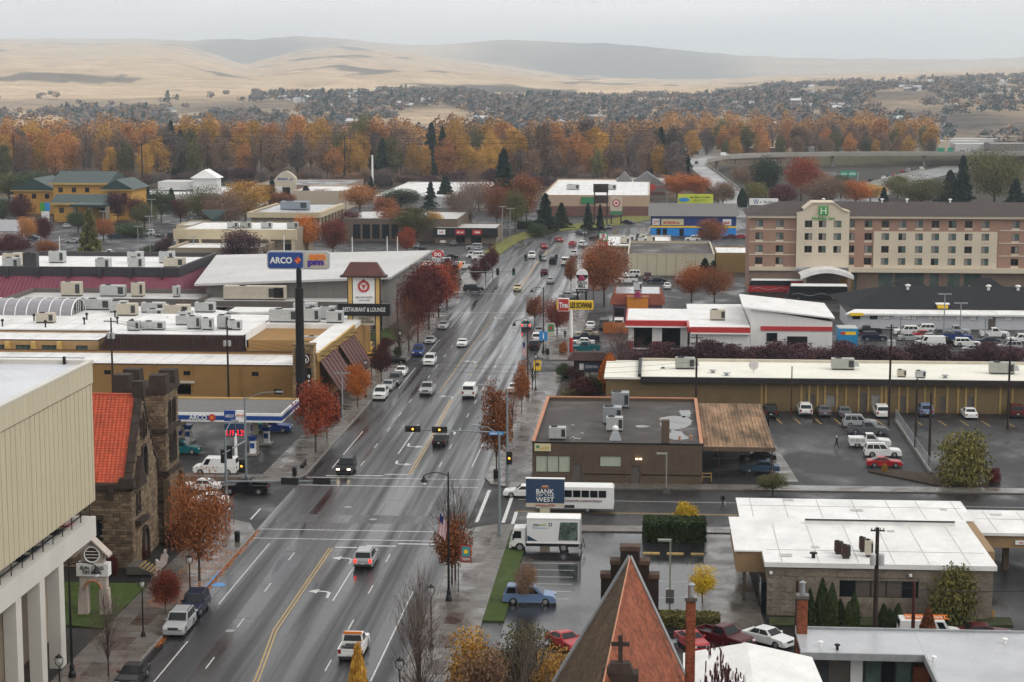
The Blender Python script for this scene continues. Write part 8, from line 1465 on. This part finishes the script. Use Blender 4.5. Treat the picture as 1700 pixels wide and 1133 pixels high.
for a in '''spread|331|968|792|108|rust|large red-orange maple at the church corner
round|275|1023|944|50|red|small red maple beside the parked SUVs
bare|180|1127|985|70|twig|bare sapling on the garage pavement
shrub|232|930|905|26|dkred|dark red bush by the church door
shrub|185|955|925|24|dkred|reddish bush behind the church sign
shrub|300|905|868|46|dkred|red bush at the foot of the church tower
round|524|753|636|70|red|red maple left of two at the filling station
round|543|731|650|44|dkred|darker red maple right of two at the filling station
round|594|679|607|42|orange|small orange tree before the brown awnings
round|633|635|570|34|dkred|dark red-brown tree by the hotel driveway
bare|679|586|495|66|rust|half-bare reddish tree on the left pavement
round|694|571|452|62|dkred|dark crimson tree second from the hotel lot
round|712|548|438|64|dkred|dark crimson tree behind another on the left pavement
round|728|528|432|60|red|crimson tree third along the left pavement
round|742|512|430|48|dkred|dark crimson tree nearest the far crossing
bare|662|598|520|50|twig|bare tree before the dark crimson trees
round|700|500|445|50|red|bright red tree beside the convention hall roof
vase|818|455|408|28|dkred|small dark red tree at the ice cream corner, nearer
vase|806|468|420|26|dkred|small dark red tree at the ice cream corner, left
vase|790|480|430|26|dkred|small dark red tree by the distant left signal
vase|824|797|640|62|rust|rust-orange tree on the far right corner
vase|866|689|604|36|rust|half-bare rust tree by the right kerb mid-block
bare|850|730|640|40|rust|thin bare rust tree on the right pavement
vase|750|972|860|80|rust|rust red tree beside the near right lamp
bare|756|966|795|80|twig|bare grey branches rising over the near right tree
bare|884|648|585|34|twig|bare tree by the yellow banner post
spread|873|1005|935|40|brown|small brown-leaved tree in front of the blue minivan
vase|1166|1005|942|54|yellow|small yellow forked tree in the bank lot
shrub|1138|868|838|38|yellow|yellow bush behind the dark hedge
vase|1283|822|788|60|olive|straggly olive bush at the carport corner
shrub|1597|806|722|88|olive|round olive willow bush in the lot bed
shrub|1648|802|780|30|dkred|small red bush right of the olive willow
shrub|1468|787|772|10|gold|tuft of golden grass by the red coupe
shrub|1581|1036|944|74|olive|tall rounded green and orange bush against the bank wall
column|1539|1086|1010|30|rust|rust-coloured cypress on the ladder van side
shrub|1640|1026|1010|20|gold|small golden bush by the bank corner
bare|1033|646|545|92|plum|dark bare tree between the roofed sign and tire shop
column|1012|650|588|40|orange|orange conifer beside the roofed sign
shrub|968|662|632|52|dkred|rounded crimson bush in the corner bed
shrub|950|664|648|36|olive|low yellow-green bush in the corner bed
shrub|955|630|610|34|dkred|red bush at the top of the corner bed
shrub|985|655|628|34|green|dark green bush under the roofed sign
shrub|935|628|606|26|green|green bush at the side street corner
column|1100|665|612|44|green|weeping blue-green cedar beside the dark fence
shrub|1060|665|632|70|green|sprawling juniper mound left of the cedar
shrub|1130|668|640|60|green|sprawling juniper mound right of the cedar
shrub|935|588|570|16|rust|round brown bush beside the tire sign pole
spread|925|555|497|58|red|wide red-orange tree on the right pavement by the tire sign
vase|888|540|490|34|rust|rust tree left of the wide red-orange tree
spread|1003|506|402|78|rust|tall orange-brown tree behind the taco sign
spread|985|500|412|40|orange|narrow orange tree left of the tall orange-brown one
vase|948|480|425|26|rust|small rust tree on the far right pavement
spread|1148|500|440|60|orange|left orange tree behind the tire shop
spread|1186|502|446|62|rust|right orange tree behind the tire shop
conifer|1170|462|428|40|pine|pair-like dark pine against the cream warehouse
conifer|1184|462|432|30|pine|second dark pine against the cream warehouse
round|1180|412|364|52|rust|orange tree before the blue store
round|1124|330|288|46|orange|left orange tree behind the lime billboard
round|1156|330|290|44|orange|right orange tree behind the lime billboard
column|1232|346|313|18|pine|dark columnar conifer at the foot of the ramp
column|1493|478|438|28|red|red columnar tree at the hotel front, left
column|1571|476|446|18|red|red columnar tree at the hotel front, middle
column|1615|477|444|20|red|red columnar tree at the hotel front, right
round|1690|478|448|30|green|dark green tree at the hotel right end
shrub|1404|492|460|24|gold|golden bush by the black coach
conifer|150|440|345|64|olive|dark bushy evergreen in the inn street
round|68|400|362|28|dkred|dark red tree left of the inn pylon
round|46|405|358|34|peach|peach-coloured tree beside the small white house
round|75|408|360|26|dkred|dark red tree right of the peach tree
round|36|380|325|44|dkred|dark red tree before the inn wing
round|196|370|318|40|dkred|dark crimson tree at the inn entrance
round|228|372|328|34|dkred|crimson tree right of the inn
round|268|368|315|44|green|green tree before the pale superstore
round|300|372|328|36|dkred|dark red tree before the pale superstore
spread|345|385|312|90|olive|broad yellow-olive tree before the superstore
round|408|375|302|70|gold|golden round tree left of the cream hall
spread|375|388|318|70|brown|brown-grey tree between olive and golden trees
conifer|452|345|292|26|pine|dark columnar pine left of the arched store
conifer|508|345|308|48|pine|dark pine above the cream hall roof
round|400|450|380|64|plum|purple-brown tree by the beige shop
round|510|425|355|44|orange|orange tree in front of the cream hall corner
round|553|425|363|46|red|bright crimson tree right of the orange one
round|562|370|348|46|dkred|dark crimson tree against the cream hall side
round|598|352|308|60|peach|pinkish-brown tree by the rear stores
conifer|616|330|292|26|pine|dark pine before the white long roof, left
conifer|740|340|290|44|pine|dark pine before the white long roof, right
round|665|345|312|70|green|green tree hiding the white long roof
round|688|400|345|66|olive|olive-brown tree beside the strip mall
round|655|395|342|60|rust|orange-brown tree at the strip mall
round|676|425|378|34|red|red-orange tree at the glass shops
bare|783|385|295|80|twig|tall bare birch before the strip mall
spread|825|378|302|60|rust|orange-brown tree right of the birch
conifer|836|352|246|64|pine|tallest dark pine behind the bend
round|874|372|288|52|rust|rust tree right of the tallest pine
conifer|905|385|320|50|pine|dark pine at the bend, left
conifer|932|378|336|40|green|green pine at the bend before the discount store
conifer|976|384|336|28|pine|dark conical shrub before the discount store, left
conifer|996|384|338|20|pine|dark conical shrub before the discount store, right
conifer|1576|345|282|56|pine|dark spruce behind the hotel roof
conifer|1467|345|310|26|pine|small spruce behind the hotel roof
conifer|1685|360|295|50|pine|dark spruce at the right edge behind the hotel
conifer|1597|345|257|50|pine|tall pine by the flyover end
spread|1530|345|295|90|olive|brown-olive tree behind the hotel roof middle
spread|1650|345|250|100|olive|large olive tree behind the hotel roof right
spread|1370|345|292|84|brown|bare brown tree behind the hotel roof left
round|1330|335|258|56|red|red-orange tree before the flyover
round|1270|332|262|58|green|dark green tree in the ramp loop
round|1420|345|298|50|orange|orange tree by the gantry
spread|60|335|285|110|green|large dark green tree at the far left edge
round|15|335|290|60|olive|olive tree cut by the left edge
round|640|585|560|30|dkred|dark red tree behind the taxis
shrub|660|592|578|16|green|planter shrub by the hotel lot
round|20|432|385|60|dkred|dark red trees left of the maroon roof
round|80|435|398|40|rust|rusty small tree above the maroon roof
shrub|250|432|408|40|green|green shrub right of the inn street
round|275|432|395|36|plum|purple tree left of the beige shop
round|330|360|325|50|brown|brown tree before the pale store peak
round|130|385|352|40|green|green tree below the inn porch
shrub|215|392|372|60|green|low green hedge shrubs in the inn park
shrub|120|432|416|50|green|low shrubs beside the inn street
conifer|246|345|310|22|pine|slim dark pine right of the inn
round|440|345|305|40|gold|golden tree left of the arched store
round|640|370|325|44|rust|rusty tree behind the strip mall
conifer|715|345|300|30|pine|dark pine left of the bare birch
round|760|372|315|44|brown|brown tree behind the bare birch
round|855|385|318|40|olive|olive tree at the bend before the rust tree
shrub|890|392|372|34|green|green bushes along the bend fence
round|1060|345|322|40|green|green tree beside the mall front
round|1200|345|300|40|brown|brown tree left of the ramp foot
round|1300|345|305|46|dkred|dark red tree behind the white board
conifer|1085|300|262|30|pine|dark pine at the ramp curve, left
conifer|1140|300|255|40|pine|broad dark pine at the ramp curve, right
round|1010|300|268|50|peach|orange tree beyond the discount store
round|930|300|270|60|brown|brown tree beyond the discount store roof
round|1445|335|305|50|gold|golden tree beside the motorway
round|1230|440|415|24|green|green tree at the hotel left corner
column|1560|478|462|14|green|small green cypress at the hotel front
shrub|1475|480|462|30|rust|rusty bush before the hotel base
round|5|375|330|50|green|dark green tree over the small white house
round|172|400|362|36|rust|rusty tree in the middle of the inn park
round|240|380|335|44|olive|olive tree right of the inn park lamps
conifer|285|350|312|30|pine|dark pine before the pale superstore peak
round|470|352|318|40|rust|rusty tree beside the arched store
round|535|345|312|40|brown|brown tree beyond the beige rear store
round|580|395|350|44|dkred|dark red tree left of the strip mall
round|720|398|350|40|gold|golden-brown tree at the strip mall end
round|850|350|300|56|pine|dark green tree beside the tallest pine
spread|795|350|300|60|brown|broad brown tree beyond the strip mall
round|1255|345|300|40|olive|olive tree between ramp foot and white board
round|1395|330|290|44|green|green tree right of the gantry post
round|1350|320|280|50|rust|rusty tree inside the ramp loop
spread|1240|315|275|60|brown|bare brown tree inside the ramp loop, left
round|1490|330|292|50|olive|olive tree between motorway and hotel roof
bare|440|450|395|50|twig|bare tree behind the fuel sign'''.split('\n'):
    k,x,yb,yt,w,c,l_ = a.split('|');tp(k,int(x),int(yb),int(yt),int(w),c,l_,SH if k in ('shrub','column') else ST,bk=barkp if 'birch' in l_ else None)
# trees in the foreground whose feet lie below the frame
tree('column',(-18.0,113,0),14.2,2.6,'gold','golden narrow tree top at the bottom edge over the street',ST);tree('bare',(-18.6,147,0),10.6,5.2,'twig','bare white birch on the near right pavement',ST,bk=barkp);tree('bare',(-17.2,138,0),9.5,4.5,'twig','bare dark-trunked tree right of the white birch',ST)
for x,y,h,w,c,l_ in ((-13.2,139,7.6,5,'gold','golden shrubby tree at the bottom, left part'),(-9.6,141,7.4,5,'olive','olive shrubby tree at the bottom between golden ones'),(-11.6,133,8.2,4.6,'brown','brown leafy tree nearest the camera at the bottom'),(-7.2,138,6.6,4,'gold','golden twiggy tree beside the pointed roof')):tree('vase',(x,y,0),h,w,c,l_,ST)
tree('bare',(-9.2,133,0),9.6,6,'twig','bare branches reaching over the bank drive at the bottom',ST,bk=barkp);tree('shrub',(4.6,113.5,0),13.2,3,'plum','dark spiky shrub tops at the bottom edge under the white roof',SH)
for i,x in enumerate((1343,1364,1380,1394,1408,1417)):tp('column',x,1056 - (i % 2) * 2,(980,962,970,996,1000,985)[i],(24,26,24,20,18,22)[i],'green',f'dark arborvitae, {ordn[i]} from the left before the bank wall',SH)
for i,x in enumerate((1466,1476,1490)):tp('column',x,1056,(1004,1012,1003)[i],22,'green',f'dark arborvitae right of the transformer pole, {ordn[i]} of three',SH)
def hedge(name,label,x0,x1,y0,y1,h,c,n=2600):
    t = thing(name,label,'hedge',((x0 + x1) / 2,(y0 + y1) / 2,0));P = rng.random((n,3)) * np.array([x1 - x0,y1 - y0,h]) - np.array([(x1 - x0) / 2,(y1 - y0) / 2,0]);f = rng.integers(0,3,n);P[f == 0,2] = h * (.93 + .1 * rng.random((f == 0).sum()));P[f == 1,1] = -(y1 - y0) / 2 * (.95 + .1 * rng.random((f == 1).sum()));obj('foliage',quads(P,unitv(n) * .16,unitv(n) * .13,rng.random(n),'foliage'),lm(c),t)
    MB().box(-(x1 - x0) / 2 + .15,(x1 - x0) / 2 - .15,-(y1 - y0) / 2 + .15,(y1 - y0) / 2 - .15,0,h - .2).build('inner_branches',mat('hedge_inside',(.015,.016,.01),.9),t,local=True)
hedge('clipped_hedge','tall clipped dark hedge at the bank lot entrance',-.7,6.0,199.5,202.6,2.2,'green',5000);hedge('clipped_hedge','low clipped green hedge under the yellow forked tree',-1,6.4,167.4,169.6,.95,'olive',4000)
hedge('clipped_hedge','low hedge along the inn street',-190,-135,470,472,1.2,'green',2500);hedge('clipped_hedge','dark hedge along the bend fence',-46,-30,640,643,2.5,'green',1500)
for i in range(17):x = 1052 + i * 39;tp('shrub',x + (i * 7) % 9,603 + (i * 5) % 4,583 - (i * 11) % 17,54,'plum',f'plum-leaved shrub, {ordn[i]} from the left behind the long white roof','plum shrubs behind the long building',var=i)
# riverside belt: the trees that show are each built; the wood behind them is one mass
BELT = 'riverside cottonwoods';bl_ = dict(gold='golden-leaved tall tree in the riverside belt',peach='orange-leaved tall tree in the riverside belt',olive='olive-leaved tall tree in the riverside belt',twig='bare grey-brown tree in the riverside belt',brown='brown-leaved tree in the riverside belt',pine='dark green conifer in the riverside belt',plum='dark purplish thicket tree at the foot of the riverside belt')
pick = ['gold'] * 6 + ['peach'] * 4 + ['olive'] * 3 + ['twig'] * 6 + ['brown'] * 5
for row,(Y,n,h0) in enumerate(((905,62,22),(950,66,27),(1000,62,30))):
    for i in range(n):
        xi = -40 + 1600 * (i + random.uniform(-.35,.35)) / n
        if xi > 1130 and Y < 1100:Yt = Y + 275
        else:Yt = Y
        Yt += random.uniform(-15,15);X = Yt * math.tan(math.atan((xi - 850) / FPX) - PSI);c = random.choice(pick);kd = 'bare' if c == 'twig' and random.random() < .7 else 'tall'
        if random.random() < .02:kd,c = 'conifer','pine'
        h = h0 * random.uniform(.82,1.08) * (.8 if xi > 1150 else 1);tree(kd,(X,Yt,0),h,h * random.uniform(.4,.6),c,bl_[c],BELT,'cottonwood_tree')
for i in range(60):xi = -40 + 1200 * (i + random.random()) / 60;Yt = random.uniform(878,896);X = Yt * math.tan(math.atan((xi - 850) / FPX) - PSI);tree('round',(X,Yt,0),random.uniform(5,10),random.uniform(7,11),random.choice(('plum','twig','brown')),'low purplish-brown thicket at the foot of the riverside belt',BELT,'thicket')
def mass(name,label,pts,kind,n,s,c,cat='wood'):
    """many small crowns joined into one mesh; pts: (X, Y, z, h, w, tint)"""
    pr = [crown(kind,n,s) for _ in range(4)];Ps,Us,Vs,Rs = [],[],[],[]
    for i,(X,Y,z,h,w,tn) in enumerate(pts):P,U,V,rn = pr[i % 4][:4];sc = np.array([w,w,h]);Ps.append(P * sc + np.array([X,Y,z]));Us.append(U * sc);Vs.append(V * sc);Rs.append(np.clip(tn + .25 * (rn - .5),0,1))
    o = obj(name,quads(np.concatenate(Ps),np.concatenate(Us),np.concatenate(Vs),np.concatenate(Rs),name),c if not isinstance(c,str) else lm(c),None,kind='stuff');return tag(o,label,cat)
mass('riverside_wood','dense autumn wood behind the front riverside trees',[(Y * math.tan(math.atan((xi - 850) / FPX) - PSI),Y,0,random.uniform(22,31),random.uniform(26,36),random.random()) for xi,Y in ((random.uniform(-250,1540),random.uniform(1030,1180)) for _ in range(240)) for Y in (Y + 260 * (xi > 1100),)],'tall',420,.02,leafmat('leaf_wood',(.22,.13,.08),(.60,.31,.08)))
# ---------------------------------------------------------------- suburbs, people, haze
sub = nodes('suburb_foliage_haze_tint');m_s,t_s,b_s,N_s,L_s = sub;an = N_s.new('ShaderNodeAttribute');an.attribute_name = 'rnd';rp = N_s.new('ShaderNodeValToRGB');rp.color_ramp.interpolation = 'CONSTANT'
for i,(p,c) in enumerate(((0,(.04,.075,.075)),(.25,(.055,.09,.085)),(.4,(.14,.125,.125)),(.6,(.19,.155,.14)),(.75,(.11,.13,.13)),(.88,(.30,.19,.12)))):  # leaf colours lightened and blued to imitate distance haze
    e = rp.color_ramp.elements[i] if i < 2 else rp.color_ramp.elements.new(p);e.position = p;e.color = (*c,1)
L_s.new(an.outputs['Fac'],rp.inputs[0]);L_s.new(rp.outputs[0],b_s.inputs['Base Color']);b_s.inputs['Roughness'].default_value = .9
def suburb(n,x0,x1,Ya,Yb,dens=None):
    out = []
    while len(out) < n:
        xi = random.uniform(x0,x1);Y = random.uniform(Ya,Yb + max(0,(xi - 1150) * 2.4))
        if xi < 420 and Y > 2350 and random.random() < .96:continue
        if dens and mnoise.noise(Vector((xi / 130,Y / 420,1))) < dens:continue
        X = Y * math.tan(math.atan((xi - 850) / FPX) - PSI);out.append((X,Y,xi))
    return out
rd = [(X,Y,tz(X,Y) - .5,random.uniform(7,13),random.uniform(10,18),random.choice((.3,.45,.5,.65,.7,.8,.92))) for X,Y,xi in suburb(4200,-250,1950,1330,3050,-.2)]
mass('suburb_trees','far-off leafy trees scattered through the hazy suburbs',rd,'round',44,.095,m_s)
cf_ = [(X,Y,tz(X,Y) - .5,random.uniform(9,16),random.uniform(12,20),random.uniform(.02,.38)) for X,Y,xi in suburb(380,-250,1950,1330,3000,-.05)]
mass('suburb_conifers','far-off dark conifers scattered through the hazy suburbs',cf_,'conifer',110,.075,m_s)
hp = []
for w_,d_,h_ in ((14,9,3.2),(18,10,3.4),(11,9,5.6)):
    wl_ = MB().box(-w_ / 2,w_ / 2,-d_ / 2,d_ / 2,-2,h_).mesh('wall');rf_ = gable(MB(),-w_ / 2,w_ / 2,-d_ / 2,d_ / 2,h_,h_ + 2.6,'x',.7).mesh('roof');hp.append((wl_,rf_,w_,d_,h_))
hw_ = [mat('house_wall_%d' % i,c,.8,.05) for i,c in enumerate(((.65,.63,.6),(.5,.45,.38),(.38,.36,.34),(.7,.7,.72)))];hr_ = [mat('house_roof_%d' % i,c,.7,.1) for i,c in enumerate(((.28,.27,.27),(.45,.44,.44),(.16,.13,.12),(.62,.62,.62)))]
wme = MB().box(-.7,.7,-.05,.05,0,1.3).mesh('window')
for k,(X,Y,xi) in enumerate(suburb(230,-60,1780,1400,3000,-.2)):
    wl_,rf_,w_,d_,h_ = hp[k % 3];t = thing('house','small pale house among the hazy suburb trees','house',(X,Y,tz(X,Y)),random.choice((0,0,.3,-.3,1.57)),'houses in the far suburbs');obj('wall',wl_,random.choice(hw_),t);obj('roof',rf_,random.choice(hr_),t)
    if Y < 2300:
        for x in (-w_ / 4,w_ / 4):obj('window',wme,glass,t,(x,-d_ / 2 - .05,h_ - 2.2))
for i,(xi,Y,w_,h_,m_) in enumerate(((1495,1290,34,12,cream),(1540,1300,26,10,cream),(1580,1330,40,9,whb),(1640,1300,46,8,whb),(1690,1280,40,9,warm2),(1250,1240,40,7,tg2),(1455,1330,60,6,redp),(1380,1280,44,6,whb),(700,1330,40,5,whb),(1130,1280,46,6,whb),(880,1300,50,5,whb),(1600,1420,60,8,whb),(1680,1450,50,9,beigeb))):
    X = Y * math.tan(math.atan((xi - 850) / FPX) - PSI);block('far_warehouse',f'far commercial block beyond the riverside belt, {ordn[i]} of those built',X - w_ / 2,X + w_ / 2,Y,Y + 22,h_,m_,roofw,.4,ops=[(3 + k * 7,6.5 + k * 7,1.5,4,'w1') for k in range(int(w_ / 7) - 1)])
# people: one skinned body each, clothes as areas of the same surface
def person(px_,py_,label,rz,coat,legs,hair,stride=.28,bag=None):
    J = dict(pel=(0,0,.95),sp=(0,.02,1.2),ch=(0,.02,1.38),nk=(0,.03,1.52),hd=(0,.05,1.64),tp=(0,.04,1.76),hl=(-.1,0,.9),hr=(.1,0,.9),kl=(-.11,stride * .5,.5),kr=(.11,-stride * .2,.5),al=(-.11,stride,.08),ar=(.11,-stride,.1),tl=(-.11,stride + .17,.04),tr=(.11,-stride + .16,.05),sl=(-.19,.01,1.42),sr=(.19,.01,1.42),el=(-.25,-.1,1.16),er=(.25,.1,1.16),wl=(-.24,.02,.92),wr=(.24,.2,.95),fl=(-.24,.06,.82),fr=(.24,.26,.86),ul=(-.21,.07,.88),ur=(.21,.25,.91))
    rad = dict(pel=.15,sp=.14,ch=.15,nk=.06,hd=.10,tp=.07,hl=.1,hr=.1,kl=.065,kr=.065,al=.045,ar=.045,tl=.04,tr=.04,sl=.075,sr=.075,el=.05,er=.05,wl=.035,wr=.035,fl=.022,fr=.022,ul=.014,ur=.014)
    E_ = 'pel-sp sp-ch ch-nk nk-hd hd-tp pel-hl pel-hr hl-kl hr-kr kl-al kr-ar al-tl ar-tr ch-sl ch-sr sl-el sr-er el-wl er-wr wl-fl wr-fr wl-ul wr-ur'.split();K = list(J);me = bpy.data.meshes.new('body');me.from_pydata([J[k] for k in K],[[K.index(q) for q in e.split('-')] for e in E_],[])
    o = bpy.data.objects.new('body',me);COL.objects.link(o);sk = o.modifiers.new('skin','SKIN');sk.use_smooth_shade = True;o.modifiers.new('sub','SUBSURF').levels = 2
    for k,v in zip(K,me.skin_vertices[0].data):v.radius = (rad[k],rad[k] * (.8 if k in ('pel','sp','ch') else 1));v.use_root = k == 'pel'
    bpy.context.view_layer.update();m2 = bpy.data.meshes.new_from_object(o.evaluated_get(bpy.context.evaluated_depsgraph_get()));bpy.data.objects.remove(o)
    m2.materials.clear();[m2.materials.append(x) for x in (legs,coat,skin_,hair,black)]
    for p in m2.polygons:c = p.center;p.material_index = 4 if c.z < .09 else 2 if (c.z > 1.52 and c.y > .06 and c.z < 1.7) or (c.z < .93 and abs(c.x) > .19) else 3 if c.z > 1.56 else 1 if c.z > .86 or abs(c.x) > .19 else 0
    g_ = G(px_,py_);t = thing('person',label,'person',g_,R(rz));b = obj('body',m2,None,t)
    if bag:q = MB();q.frus((-.12,.12,-.06,.06),(-.14,.14,-.08,.08),.4,.72).tube([(0,0,.72),(.0,0,.84)],.015,5);o = q.build('shopping_bag',bag,None);tag(o,'pale shopping bag in the hand of the cross street walker','bag');o.location = (g_.x + .24,g_.y + .1,0)
skin_ = mat('skin',(.45,.26,.19),.6,.05);dk = mat('dark_cloth',(.025,.025,.03),.9,.1);jn = mat('denim',(.05,.07,.12),.9,.1)
person(1389,746,'person in dark clothes and pale cap walking across the lot',60,dk,dk,white);person(1200,845,'person in dark jacket and jeans carrying a bag on the cross street',120,dk,jn,dk,.22,hvac);person(938,562,'person in black jacket walking on the pavement by the tire sign',170,dk,dk,dk);person(1445,476,'person in black standing at the hotel entrance',0,dk,dk,dk,.05)
# fallen leaves along the left kerb
n = 2600;P = np.stack([-47.4 + 4.6 * rng.random(n),170 + 22 * rng.random(n),np.full(n,.165)],1);P[:1200,0] = -43.0 + .5 * rng.random(1200) ** 2 - .1;P[:1200,1] = 158 + 44 * rng.random(1200);P[:1200,2] = .02 + .15 * (P[:1200,0] < -43.1)
U = unitv(n) * .09;V = unitv(n) * .07;U[:,2] *= .15;V[:,2] *= .15;tag(obj('fallen_leaves',quads(P,U,V,rng.random(n),'fallen_leaves'),lm('orange'),None,kind='stuff'),'orange fallen leaves on the church pavement and gutter','leaves')
# the damp air of the valley: even haze round the whole place
hz = nodes('haze_air');m_h,t_h,b_h,N_h,L_h = hz;N_h.remove(b_h);pv = N_h.new('ShaderNodeVolumePrincipled');pv.inputs['Color'].default_value = (.78,.89,1,1);pv.inputs['Density'].default_value = 1.1e-4;pv.inputs['Anisotropy'].default_value = .78
L_h.new(pv.outputs[0],N_h['Material Output'].inputs['Volume']);ho_ = MB().box(-9700,9700,-450,16700,-2,440).build('haze',m_h);ho_['kind'] = 'stuff';tag(ho_,'pale even haze filling the valley air','haze')
